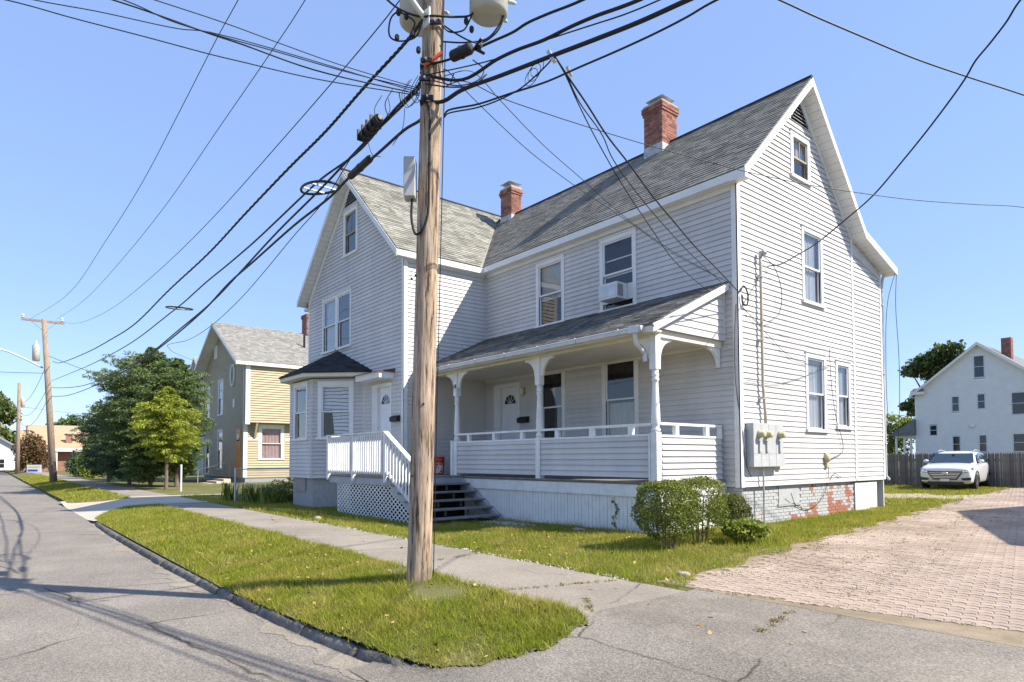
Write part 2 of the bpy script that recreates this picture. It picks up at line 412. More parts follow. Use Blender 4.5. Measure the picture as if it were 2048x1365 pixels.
def paver_mesh():
    v = [(x_, y_, -PT) for x_, y_ in pv]+[(x_, y_, -.004) for x_, y_ in pv]+[(x_*.965, y_*.94, 0) for x_, y_ in pv]
    f = [tuple(range(2*npv, 3*npv))[::-1]]
    for r in (0, npv): f += [(r+i, r+i+npv, r+(i+1) % npv+npv, r+(i+1) % npv) for i in range(npv)]
    return v, f
pme_v, pme_f = paver_mesh(); pme = mesh('paver', pme_v, pme_f, PAVM)
cells = []
ang = math.radians(12); ca, sa = math.cos(ang), math.sin(ang)
for j in range(-90, 330):
    for i in range(-40, 60):
        a = i*PL+(PL/2 if j % 2 else 0); b = j*PW
        x = 3.8+a*ca-b*sa; y = -4+a*sa+b*ca
        fe = -5.99+.17*(x-2.7) if x < 6 else -5.43
        if y < fe or y > 26 or x < pleft(y)+.12*math.sin(y*2.7)+.05 or x > 7.2: continue
        d = Vector((x, y, 0))-CAMP; fz = d.dot(fw)
        if fz < 2 or abs(d.dot(rr)/fz) > .87: continue
        cells.append((fz, x, y))
cells.sort()
bigV = []; bigF = []
for k, (fz, x, y) in enumerate(cells):
    z = PVZ(x, y)+.013+RND.uniform(-.002, .002); rot = ang+RND.uniform(-.02, .02); tx, ty = RND.uniform(-.006, .006), RND.uniform(-.006, .006)
    if k < 300:
        o = obj('paver', pme, drive, loc=(x, y, z)); o.rotation_euler = (tx, ty, rot)
    else:
        c_, s_ = math.cos(rot), math.sin(rot); n0 = len(bigV)
        bigV += [(x+px*c_-py*s_, y+px*s_+py*c_, z+pz+tx*py-ty*px) for px, py, pz in pme_v[npv:]]
        bigF += [tuple(q-npv+n0 for q in f_) for f_ in pme_f if min(f_) >= npv]
o = obj('far_pavers', mesh('far_pavers', bigV, bigF, PAVI), drive, 'stuff')
# ------------------------------------------------------------------ wall / window builders
EXPO = .1235
def strip_polys(u0, u1, z0, z1, conv, openings):
    """rectangle minus openings, clipped by the wall outline"""
    segs = [(u0, u1)]; zc = .5*(z0+z1)
    for a, b, d, t in openings:
        if d < zc < t:
            ns = []
            for s, e in segs:
                if b <= s or a >= e: ns.append((s, e)); continue
                if a > s: ns.append((s, a))
                if b < e: ns.append((b, e))
            segs = ns
    out = []
    for s, e in segs:
        p = clip_convex([(s, z0), (e, z0), (e, z1), (s, z1)], conv)
        if len(p) >= 3: out.append(p)
    return out
def board_geo(mb, fr, p, z0, z1, d0=.026, d1=.003, off=0.):
    """lapped board: sloping face, thin drip lip and the open crevice above it"""
    lip = .011; p = [(u, z-lip if abs(z-z0) < 1e-6 else z) for u, z in p]
    n = len(p); dz = z1-z0
    D = lambda z: off+d0+(d1-d0)*max(0., z-z0)/dz
    fo = [fr.P(u, D(z), z) for u, z in p]; ba = [fr.P(u, off-.002, z) for u, z in p]
    low = [i for i in range(n) if p[i][1] < z0 and p[(i+1) % n][1] < z0]
    mb.add(fo+ba, [tuple(range(n))]+[((i+1) % n, i, n+i, n+(i+1) % n) for i in range(n) if i not in low])
    for i in low:
        a, b = p[i], p[(i+1) % n]; q = []
        for o, z in ((d0, z0-lip), (d0-.006, z0-lip), (d0-.006, z0+.010), (-.002, z0+.010)): q += [fr.P(a[0], off+o, z), fr.P(b[0], off+o, z)]
        mb.add(q, [(1, 0, 2, 3), (3, 2, 4, 5), (5, 4, 6, 7)])
def clad(root, fr, conv, openings, m, parts=True, expo=EXPO, name='clapboard', zb=None, off=0., d0=.026):
    """wall sheathing with lapped boards; returns the wall part"""
    us = [p[0] for p in conv]; zs = [p[1] for p in conv]; u0, u1, zl, zh = min(us), max(us), min(zs), max(zs)
    mb = MB(); zz = sorted({zl, zh, *[v for o in openings for v in o[2:4] if zl < v < zh]})
    for a, b in zip(zz, zz[1:]):
        for p in strip_polys(u0, u1, a, b, conv, openings):
            n = len(p); A = [fr.P(u, off, z) for u, z in p]; B = [fr.P(u, off-.1, z) for u, z in p]
            mb.add(A+B, [tuple(range(n)), tuple(range(n, 2*n))[::-1]]+[((i+1) % n, i, n+i, n+(i+1) % n) for i in range(n)])
    wall = mb.build('wall', SHEATH, root)
    z = zl if zb is None else zb; k = 0; allb = MB()
    while z < zh-.01:
        ps = strip_polys(u0, u1, z, z+expo, conv, openings)
        if ps:
            for p in ps:
                bm_ = MB() if parts else allb
                us_ = [q[0] for q in p]; W_ = max(us_)-min(us_)
                if parts and len(p) == 4 and W_ > 3 and RND.random() < .16:      # butt joint
                    c_ = min(us_)+W_*RND.uniform(.25, .75)
                    for q in (clip(p, 1, 0, c_-.002), clip(p, -1, 0, -c_-.002)):
                        bm_ = MB(); board_geo(bm_, fr, q, z, z+expo, off=off, d0=d0+RND.uniform(0, .003)); bm_.build(name, m, wall)
                    continue
                board_geo(bm_, fr, p, z, z+expo, off=off, d0=d0)
                if parts: bm_.build(name, m, wall)
        z += expo; k += 1
    if not parts: allb.build(name+'s', m, wall, 'stuff')
    return wall
CURT = mat('curtain_cloth', (.36, .36, .36), (.46, .46, .45), 4, .9, stretch=(6, 6, .6))
BLIND = mat('blind_slats', (.55, .54, .50), rough=.6)
def window(root, fr, a, b, d, t, cas=.11, proud=.035, sash=None, trim=None, curtain=None, mun=0, meet=.5, name='window', glass=None, back=DARK, ac=False, deep=.35, sillw=.04):
    """double-hung window: casing (part) > sashes, panes, curtain"""
    sash = sash or SASH; trim = trim or TRIM; glass = glass or GLASS
    mb = MB(); ct = cas*1.05
    mb.fb(fr, a, a+cas, -.06, proud, d, t-ct); mb.fb(fr, b-cas, b, -.06, proud, d, t-ct); mb.fb(fr, a, b, -.06, proud+.004, t-ct, t)
    mb.fb(fr, a-.015, b+.015, -.01, proud+.03, t, t+.022)
    W_ = mb.build(name, trim, root)
    mb = MB(); mb.fb(fr, a-.03, b+.03, -.05, proud+sillw, d-.03, d+.045); mb.build('sill', trim, W_)
    ia, ib, i0, i1 = a+cas, b-cas, d+.045, t-ct
    mb = MB()                                    # box coloured near-black to stand for the unlit room
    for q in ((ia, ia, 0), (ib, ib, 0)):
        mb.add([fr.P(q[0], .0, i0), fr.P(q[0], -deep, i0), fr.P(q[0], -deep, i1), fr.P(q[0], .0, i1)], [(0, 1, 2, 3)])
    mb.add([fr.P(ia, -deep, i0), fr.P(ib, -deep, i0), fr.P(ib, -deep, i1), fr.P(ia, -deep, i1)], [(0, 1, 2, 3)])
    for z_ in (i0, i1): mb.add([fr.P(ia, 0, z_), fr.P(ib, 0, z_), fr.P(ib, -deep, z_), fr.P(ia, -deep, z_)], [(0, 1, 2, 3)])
    mb.build('unlit_room_box', back, W_)
    zm = i0+(i1-i0)*meet; f_ = .042
    for z0, z1, o in ((zm-.02, i1, .006), (i0, zm+.02, -.028)):
        mb = MB()
        mb.fb(fr, ia, ia+f_, o-.03, o, z0, z1); mb.fb(fr, ib-f_, ib, o-.03, o, z0, z1)
        mb.fb(fr, ia+f_, ib-f_, o-.03, o, z0, z0+f_); mb.fb(fr, ia+f_, ib-f_, o-.03, o, z1-f_, z1)
        if mun and z0 > i0+.1 or mun == 2:
            c = .5*(ia+ib); mb.fb(fr, c-.012, c+.012, o-.02, o-.003, z0+f_, z1-f_)
        s_ = mb.build('sash', sash, W_)
        pm = MB(); pm.add([fr.P(ia+f_-.004, o-.016, z0+f_-.004), fr.P(ib-f_+.004, o-.016, z0+f_-.004), fr.P(ib-f_+.004, o-.016, z1-f_+.004), fr.P(ia+f_-.004, o-.016, z1-f_+.004)], [(0, 1, 2, 3)])
        pm.build('pane', glass, W_)
    if curtain:
        kind, lo_, hi_ = curtain; z0 = i0+(i1-i0)*lo_; z1 = i0+(i1-i0)*hi_; mb = MB()
        if kind == 'blind':
            z = z0
            while z < z1: mb.fb(fr, ia+.01, ib-.01, -.10, -.085, z, z+.022); z += .03
            mb.build('blind', BLIND, W_)
        else:
            n = 16; A = []
            for k in range(n+1):
                u = ia+.005+(ib-ia-.01)*k/n; o = -.10+.018*math.sin(k*2.3+z0*7); A += [fr.P(u, o, z0), fr.P(u, o, z1)]
            mb.add(A, [(2*k, 2*k+2, 2*k+3, 2*k+1) for k in range(n)])
            mb.build('curtain', curtain[0] if not isinstance(curtain[0], str) else CURT, W_)
    return W_
def shingles(mb, O, U, V, conv, expo=.14, wmin=.17, wmax=.36, t0=.012):
    O = Vector(O); U = Vector(U).normalized(); V = Vector(V).normalized(); N = U.cross(V)
    if N.z < 0: N = -N
    us = [p[0] for p in conv]; vs = [p[1] for p in conv]; v = min(vs)
    while v < max(vs):
        u = min(us)-RND.uniform(0, .3)
        while u < max(us):
            w_ = RND.uniform(wmin, wmax); h0 = t0+RND.uniform(-.004, .006); v0 = v+RND.uniform(-.006, .006)
            p = clip_convex([(u, v0), (u+w_-.005, v0), (u+w_-.005, v+expo+.012), (u, v+expo+.012)], conv)
            if len(p) >= 3:
                n = len(p); top = [O+U*a+V*b+N*(.004+h0*(1-(b-v)/(expo+.012))) for a, b in p]; bot = [O+U*a+V*b-N*.002 for a, b in p]
                mb.add(top+bot, [tuple(range(n))]+[((i+1) % n, i, n+i, n+(i+1) % n) for i in range(n)])
            u += w_
        v += expo
    return mb
def ccw(p):
    a = sum(p[i][0]*p[(i+1) % len(p)][1]-p[(i+1) % len(p)][0]*p[i][1] for i in range(len(p)))
    return p if a > 0 else p[::-1]
def slab(pts, th=.09):
    """roof slab from an ordered 3-D outline, thickened along its normal downwards"""
    a = Vector(pts[0]); n = (Vector(pts[1])-a).cross(Vector(pts[2])-a).normalized()
    if n.z < 0: n = -n
    return MB().prism(pts, -n*th), n
def roof_plane(root, pts, m, origin=None, eave=None, up=None, sh=True, th=.09, expo=.14, name='roof', under=None):
    s_, n = slab(pts, th); r = s_.build(name, m if under is None else under, root)
    if sh:
        O = Vector(origin); U = Vector(eave).normalized(); V = Vector(up).normalized()
        conv = ccw([((Vector(p)-O).dot(U), (Vector(p)-O).dot(V)) for p in pts])
        mb = MB(); shingles(mb, O, U, V, conv, expo); mb.build('shingles', m, r, 'stuff')
    return r

# ------------------------------------------------------------------ the grey house
HX0, HX1, WY, WXL = -8.9, 0., -3.008, -15.975
house = thing('grey_house', (-6, 0, -.9), 'large light grey clapboard house with two gables, covered porch and two brick chimneys', 'house')
FR = Frame((0, 0, 0), (1, 0, 0), (0, -1, 0))            # front wall of the long wing: u = x
GA = Frame((0, 0, 0), (0, 1, 0), (1, 0, 0))             # right gable: u = y
WF = Frame((0, WY, 0), (1, 0, 0), (0, -1, 0))           # street gable
WS = Frame((HX0, 0, 0), (0, 1, 0), (1, 0, 0))           # side of the street gable: u = y
W1 = (-6.445, -5.271, 4.407, 6.307); W2 = (-3.942, -2.728, 4.40, 6.326)
PWA = (-3.90, -2.70, 1.05, 3.25); PWB = (-6.36, -5.27, 1.05, 3.17); PD = (-8.45, -7.2, .17, 2.92)
def shr(w_, k=.03): return (w_[0]+k, w_[1]-k, w_[2]+.0, w_[3]-k)
MS, MZ0 = .992, 6.72                                     # main roof: z = MZ0 + MS*(y+.25)
RIDGE_Y, RIDGE_Z = 2.856, 9.80
clad(house, FR, [(HX0, 0), (HX1, 0), (HX1, 6.60), (HX0, 6.60)], [shr(w_) for w_ in (W1, W2, PWA, PWB, PD)], SIDING)
GW = dict(att=(2.375, 3.351, 7.369, 8.496), up=(2.831, 3.918, 4.399, 6.269), lo=(2.898, 3.967, 1.266, 3.174), mid=(4.502, 5.36, 1.378, 3.125))
clad(house, GA, [(0, 0), (5.63, 0), (5.63, 6.72), (RIDGE_Y, 9.66), (0, 6.86)], [shr(w_) for w_ in GW.values()], SIDING)
clad(house, GA, [(5.66, 0), (7.483, 0), (7.483, 6.08), (5.66, 6.62)], [], SIDING, parts=False, name='rear_clapboard')
WA = (-12.981, -11.911, 7.52, 9.08); WD = (-14.70, -12.367, 4.422, 6.363); WDR = (-10.826, -9.58, .3, 2.93)
WAPX, WAPZ, WSL = -12.44, 10.32, .969
clad(house, WF, [(WXL, 0), (HX0, 0), (HX0, 6.72), (WAPX, 10.16), (WXL, 6.74)], [shr(w_) for w_ in (WA, WD, WDR)]+[(-14.35, -11.45, -.5, 3.1)], SIDING)
clad(house, WS, [(WY, 0), (0, 0), (0, 6.62), (WY, 6.62)], [], SIDING, parts=False, name='side_clapboard')
MB().box(WXL, WXL+.05, WY+.02, 7.4, -.8, 6.6).box(WXL, 0, 7.40, 7.45, -.8, 6.0).build('rear_wall', SIDING, house)
# corner boards, batten, frieze
cb = MB(); cb.box(-.115, .028, -.03, -.002, -.02, 6.56).box(.0, .03, -.03, .10, -.02, 6.6); cb.build('corner_board', TRIM, house)
MB().box(0, .032, 5.57, 5.67, 0.02, 6.62).build('batten', TRIM, house)
MB().box(0, .03, 7.41, 7.51, 0, 5.95).build('corner_board', TRIM, house)
MB().box(HX0-.10, HX0+.028, WY-.03, WY-.002, -.02, 6.6).box(HX0, HX0+.03, WY-.03, WY+.10, -.02, 6.58).build('corner_board', TRIM, house)
MB().box(WXL-.03, WXL+.09, WY-.03, WY+.05, -.02, 6.62).build('corner_board', TRIM, house)
MB().box(HX0+.002, HX0+.045, -.045, -.002, 4.42, 6.55).build('corner_board', SIDING, house)
MB().box(HX0+.05, -.12, -.03, -.003, 6.42, 6.6).build('frieze', TRIM, house)
MB().box(HX0+.003, HX0+.03, WY+.12, -.05, 6.44, 6.62).build('frieze', TRIM, house)
# roof of the long wing
X1 = .35
eL = (-8.72, -.25, MZ0); eR = (X1, -.25, MZ0); rR = (X1, RIDGE_Y, RIDGE_Z); rL = (-11.9, RIDGE_Y, RIDGE_Z)
roof_plane(house, [eL, eR, rR, rL], SHING, (-12, -.25, MZ0), (1, 0, 0), (0, 1, MS))
KY, KZ, BY, BZ = 5.72, 6.70, 7.80, 6.07
roof_plane(house, [(X1, RIDGE_Y, RIDGE_Z), (X1, KY, KZ), (-13, KY, KZ), (-13, RIDGE_Y, RIDGE_Z)], SHING, sh=False)
roof_plane(house, [(X1, KY, KZ), (X1, BY, BZ), (-16, BY, BZ), (-16, KY, KZ)], SHING, sh=False)
MB().tube([(X1, RIDGE_Y, RIDGE_Z+.012), (-11.9, RIDGE_Y, RIDGE_Z+.012)], .05, 6).build('ridge_cap', SHINGD, house)
# roof of the street gable
WE = -8.70; WEZ = WAPZ-WSL*(WE-WAPX); FY = WY-.36
wp = [(WE, FY, WEZ), (WE, -.25, WEZ), (-11.9, RIDGE_Y, RIDGE_Z), (WAPX, 3.4, WAPZ), (WAPX, FY, WAPZ)]
SHINGW = mat('pale_asphalt_shingle', (.20, .195, .165), (.28, .27, .235), 1.1, .95, .5, 60, island=.32, hue=.02)
roof_plane(house, wp, SHINGW, (WE, FY, WEZ), (0, 1, 0), (-1, 0, WSL))
LE = -16.27; LEZ = WAPZ-WSL*(WAPX-LE)
roof_plane(house, [(LE, FY, LEZ), (WAPX, FY, WAPZ), (WAPX, 7.6, WAPZ), (LE, 7.6, LEZ)], SHINGW, sh=False)
roof_plane(house, [(WAPX, 3.3, WAPZ), (WAPX, 7.6, WAPZ), (-8.7, 7.6, WEZ), (-8.7, 3.3, WEZ)], SHINGW, sh=False)
MB().tube([(WAPX, FY-.01, WAPZ+.012), (WAPX, 7.6, WAPZ+.012)], .05, 6).build('ridge_cap', SHINGD, house)
# eaves: fascia, soffit, rakes
def rake(a, b, outx, th, dep, axis):
    """sloped fascia board and boxed soffit along one rake. axis 'x': gable faces +x ; 'y': gable faces -y"""
    a = Vector(a); b = Vector(b); dn = Vector((0, 0, -dep))
    o = Vector((th, 0, 0)) if axis == 'x' else Vector((0, -th, 0))
    MB().prism([a, b, b+dn, a+dn], o).build('rake_board', TRIM, house)
    k = Vector((-outx, 0, 0)) if axis == 'x' else Vector((0, outx, 0))
    d2 = Vector((0, 0, -dep+.03)); q = [a+d2, b+d2, b+d2+k, a+d2+k]
    sf = MB().prism(q, (0, 0, -.018)).build('soffit', TRIM, house)
    L_ = (b-a).length; n = int(L_/.2); jm = MB()          # joints between the soffit boards
    for i in range(1, n):
        c = a.lerp(b, i/n)+d2+Vector((0, 0, -.0195)); e = (b-a).normalized()*.004
        jm.add([c-e, c+e, c+e+k, c-e+k], [(0, 1, 2, 3)])
    jm.build('soffit_joints', SHEATH, sf, 'stuff')
rake((X1-.005, -.27, MZ0-.03), (X1-.005, RIDGE_Y, RIDGE_Z-.03), X1-.01, .03, .20, 'x')
rake((X1-.005, RIDGE_Y, RIDGE_Z-.03), (X1-.005, KY, KZ-.03), X1-.01, .03, .20, 'x')
rake((X1-.005, KY, KZ-.03), (X1-.005, BY, BZ-.03), X1-.01, .03, .20, 'x')
rake((LE, FY+.005, LEZ-.03), (WAPX, FY+.005, WAPZ-.03), .345, .03, .20, 'y')
rake((WAPX, FY+.005, WAPZ-.03), (WE, FY+.005, WEZ-.03), .345, .03, .20, 'y')
for s_, e_ in (((.0, .30), None),):
    # boards lying on the gable wall under the soffit
    for p, q in (((.03, 6.80), (RIDGE_Y, 9.58)), ((RIDGE_Y, 9.58), (5.66, 6.60))):
        MB().prism([(.0, p[0], p[1]), (.0, q[0], q[1]), (.0, q[0], q[1]-.2), (.0, p[0], p[1]-.2)], (.033, 0, 0)).build('frieze', TRIM, house)
for p, q in (((WXL+.05, 6.62), (WAPX, 10.06)), ((WAPX, 10.06), (HX0-.02, 6.60))):
    MB().prism([(p[0], WY, p[1]), (q[0], WY, q[1]), (q[0], WY, q[1]-.2), (p[0], WY, p[1]-.2)], (0, -.033, 0)).build('frieze', TRIM, house)
MB().prism([(0, 5.68, 6.42), (0, 7.48, 5.86), (0, 7.48, 5.70), (0, 5.68, 6.12)], (.034, 0, 0)).build('frieze', SIDING, house)
MB().box(-8.74, X1, -.27, -.25, MZ0-.2, MZ0-.03).build('fascia', TRIM, house)
MB().box(-8.74, X1-.01, -.25, 0.0, MZ0-.2, MZ0-.175).build('soffit', TRIM, house)
MB().box(WE, WE+.02, FY, -.25, WEZ-.2, WEZ-.03).build('fascia', TRIM, house)
MB().box(HX0, WE, FY, -.1, WEZ-.2, WEZ-.175).build('soffit', TRIM, house)
MB().box(LE-.02, LE, FY, 7.6, LEZ-.2, LEZ-.03).build('fascia', TRIM, house)
MB().box(LE-.1, LE+.3, FY+.3, 5, LEZ-.34, LEZ-.24).build('gutter', METALG, house)
# gable vents
def vent(fr, c, zb, zt, hw, lean):
    mb = MB(); mb.prism([fr.P(c-hw, .02, zb), fr.P(c+hw, .02, zb), fr.P(c, .02, zt)], fr.n*.012); v_ = mb.build('vent', DARK, house)
    n = 6
    for i in range(n):
        z = zb+(zt-zb)*(i+.3)/n; h_ = hw*(1-(i+.3)/n)*.94
        m2 = MB(); m2.prism([fr.P(c-h_, .034, z+.03), fr.P(c+h_, .034, z+.03), fr.P(c+h_, .06, z), fr.P(c-h_, .06, z)], (0, 0, .008)); m2.build('louvre', SIDING, v_)
vent(GA, RIDGE_Y, 8.78, 9.30, .44, 0); vent(WF, WAPX, 9.25, 9.80, .46, 0)
# windows
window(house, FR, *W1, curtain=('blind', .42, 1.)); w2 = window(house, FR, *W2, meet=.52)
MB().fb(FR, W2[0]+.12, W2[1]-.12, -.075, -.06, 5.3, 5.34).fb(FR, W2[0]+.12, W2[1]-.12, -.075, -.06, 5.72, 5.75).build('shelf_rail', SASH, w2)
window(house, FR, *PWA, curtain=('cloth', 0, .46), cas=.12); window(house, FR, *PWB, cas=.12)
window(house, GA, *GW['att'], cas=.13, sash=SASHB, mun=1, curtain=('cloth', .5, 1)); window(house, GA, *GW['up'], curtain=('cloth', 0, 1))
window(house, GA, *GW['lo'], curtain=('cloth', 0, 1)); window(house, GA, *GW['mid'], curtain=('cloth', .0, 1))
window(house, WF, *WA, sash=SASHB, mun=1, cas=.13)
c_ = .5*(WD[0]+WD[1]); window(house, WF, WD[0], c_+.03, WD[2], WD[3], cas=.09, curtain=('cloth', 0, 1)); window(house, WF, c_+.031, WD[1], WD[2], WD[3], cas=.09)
# air conditioner in the upper front window
ac = thing('window_air_conditioner', (-3.3, -.2, 4.62), 'white box air conditioner sticking out of an upper front window above the porch roof', 'air conditioner')
ACW = mat('ac_plastic', (.66, .66, .64), rough=.5)
bevel(MB().box(-3.62, -3.02, -.42, .02, 4.60, 5.0).build('case', ACW, ac))
for i in range(7): MB().box(-3.015, -3.008, -.39+.03*i, -.375+.03*i, 4.65, 4.95).build('grille_slat', SHEATH, ac)
MB().box(-3.58, -3.06, -.427, -.421, 4.65, 4.95).build('coil_panel', METALG, ac)
MB().box(W2[0]+.11, -3.63, -.03, -.015, 4.6, 5.0).build('side_panel', ACW, ac); MB().box(-3.01, W2[1]-.11, -.03, -.015, 4.6, 5.0).build('side_panel', ACW, ac)

# doors with fan lights
DOORM = mat('door_white', (.70, .71, .74), (.76, .77, .8), 2, .4)
def door(fr, a, b, d, t, leaf_a, leaf_b, leaf_t):
    mb = MB(); mb.fb(fr, a, leaf_a, -.08, .04, d, leaf_t); mb.fb(fr, leaf_b, b, -.08, .04, d, leaf_t); mb.fb(fr, a, b, -.08, .044, leaf_t, t)
    D = mb.build('door', TRIM, house); W_ = leaf_b-leaf_a; c = .5*(leaf_a+leaf_b)
    MB().fb(fr, leaf_a, leaf_b, -.09, -.05, d, leaf_t).build('leaf', DOORM, D)
    zc = leaf_t-.52; R = W_*.33; n = 14
    pts = [fr.P(c+R*math.cos(math.pi*i/n), -.046, zc+R*1.05*math.sin(math.pi*i/n)) for i in range(n+1)]
    MB().prism(pts, fr.n*.003).build('fan_light', GLASS2, D)
    mb = MB()
    for k in (0, 45, 75, 105, 135, 180) if False else (36, 72, 108, 144):
        t_ = math.radians(k); mb.beam(fr.P(c+.06*math.cos(t_), -.04, zc+.06*math.sin(t_)), fr.P(c+R*math.cos(t_), -.04, zc+R*1.05*math.sin(t_)), .016, .01, fr.n)
    arc = [fr.P(c+(R+.01)*math.cos(math.pi*i/n), -.042, zc+(R+.01)*1.05*math.sin(math.pi*i/n)) for i in range(n+1)]
    mb.tube(arc+[arc[0]], .012, 5); mb.tube([fr.P(c+.06*math.cos(math.pi*i/8), -.04, zc+.06*math.sin(math.pi*i/8)) for i in range(9)], .01, 5)
    mb.build('muntin', DOORM, D)
    for zz0, zz1 in ((d+.2, d+.95), (d+1.1, zc-.15)):
        for u0_, u1_ in ((leaf_a+.1*W_, c-.04), (c+.04, leaf_b-.1*W_)):
            m2 = MB()
            for q in ((u0_, u1_, zz0, zz0+.02), (u0_, u1_, zz1-.02, zz1), (u0_, u0_+.02, zz0, zz1), (u1_-.02, u1_, zz0, zz1)): m2.fb(fr, q[0], q[1], -.05, -.044, q[2], q[3])
            m2.build('panel_moulding', DOORM, D)
    MB().lathe(fr.P(leaf_a+.07, -.05, d+1.02), [(.02, 0), (.012, .03), (.03, .05), (.02, .08)], 10, fr.n).build('handle', METALG, D, smooth=True)
GLASS2 = mat('dark_glass', (.015, .016, .02), rough=.05, spec=.7)
door(FR, *PD[:2], .17, PD[3], -8.14, -7.33, 2.81)
door(WF, WDR[0], WDR[1], .2, WDR[3], -10.47, -9.67, 2.815)

# chimneys
def brick_stack(mb, x0, x1, y0, y1, z0, z1, bl=.21, bh=.068, bd=.1, g=.010, lim=None):
    z = z0; k = 0
    while z < z1-.02:
        for fx in range(4):
            if fx in (0, 2): L_, oth = x1-x0, (y0 if fx == 0 else y1)
            else: L_, oth = y1-y0, (x1 if fx == 1 else x0)
            n = max(1, round(L_/(bl+g))); s_ = L_/n; off = (s_/2 if k % 2 else 0)
            for i in range(n+(1 if k % 2 else 0)):
                a = max(0, i*s_-off)+g/2; b = min(L_, (i+1)*s_-off)-g/2
                if b-a < .03: continue
                p = RND.uniform(0, .005)
                if fx == 0: mb.box(x0+a, x0+b, y0-p-.004, y0+.02, z, z+bh)
                elif fx == 2: mb.box(x0+a, x0+b, y1-.02, y1+p+.004, z, z+bh)
                elif fx == 1: mb.box(x1-.02, x1+p+.004, y0+a, y0+b, z, z+bh)
                else: mb.box(x0-p-.004, x0+.02, y0+a, y0+b, z, z+bh)
        z += bh+g; k += 1
def chimney(x0, x1, y0, y1, z0, z1, crown):
    ch = MB().box(x0, x1, y0, y1, z0, z1).build('chimney', MORTAR, house)
    mb = MB(); brick_stack(mb, x0, x1, y0, y1, z0+.42, z1-.2)
    for i, e in enumerate(crown): brick_stack(mb, x0-e, x1+e, y0-e, y1+e, z1-.2+.078*i, z1-.2+.078*i+.07); 
    mb.build('bricks', BRICKR, ch, 'stuff')
    cm = MB()
    for i, e in enumerate(crown): cm.box(x0-e+.012, x1+e-.012, y0-e+.012, y1+e-.012, z1-.2+.078*i, z1-.2+.078*(i+1))
    cm.box(x0-.02, x1+.02, y0-.02, y1+.02, z1-.2+.078*len(crown), z1-.2+.078*len(crown)+.06); cm.build('crown', MORTAR, ch)
    MB().box(x0-.012, x1+.012, y0-.012, y1+.012, z0, z0+.40).build('flashing', mat('tarred_flashing', (.30, .33, .36), (.55, .56, .56), 6, .7, .3), ch)
    zt = z1-.2+.078*len(crown)+.06; cx, cy = .5*(x0+x1), .5*(y0+y1); h = .42*(x1-x0)+.0
    cp = MB()
    for sx, sy in ((-1, -1), (1, -1), (1, 1), (-1, 1)): cp.beam((cx+sx*h*.6, cy+sy*h*.6, zt-.02), (cx+sx*h*.66, cy+sy*h*.66, zt+.17), .03, .008)
    cp.build('cap_leg', METALG, ch)
    a = h*1.12; q = [(cx-a, cy-a, zt+.16), (cx+a, cy-a, zt+.16), (cx+a, cy+a, zt+.16), (cx-a, cy+a, zt+.16)]; b_ = .07
    q2 = [(cx-b_, cy-b_, zt+.30), (cx+b_, cy-b_, zt+.30), (cx+b_, cy+b_, zt+.30), (cx-b_, cy+b_, zt+.30)]
    MB().add(q+q2, [(0, 1, 5, 4), (1, 2, 6, 5), (2, 3, 7, 6), (3, 0, 4, 7), (4, 5, 6, 7), (3, 2, 1, 0)]).build('cap', METALG, ch)
chimney(-4.40, -3.755, 2.45, 3.15, 9.30, 10.86, (.03, .05, .05))
chimney(-11.38, -10.75, 2.62, 3.10, 9.35, 10.75, (.03, .055, .03))

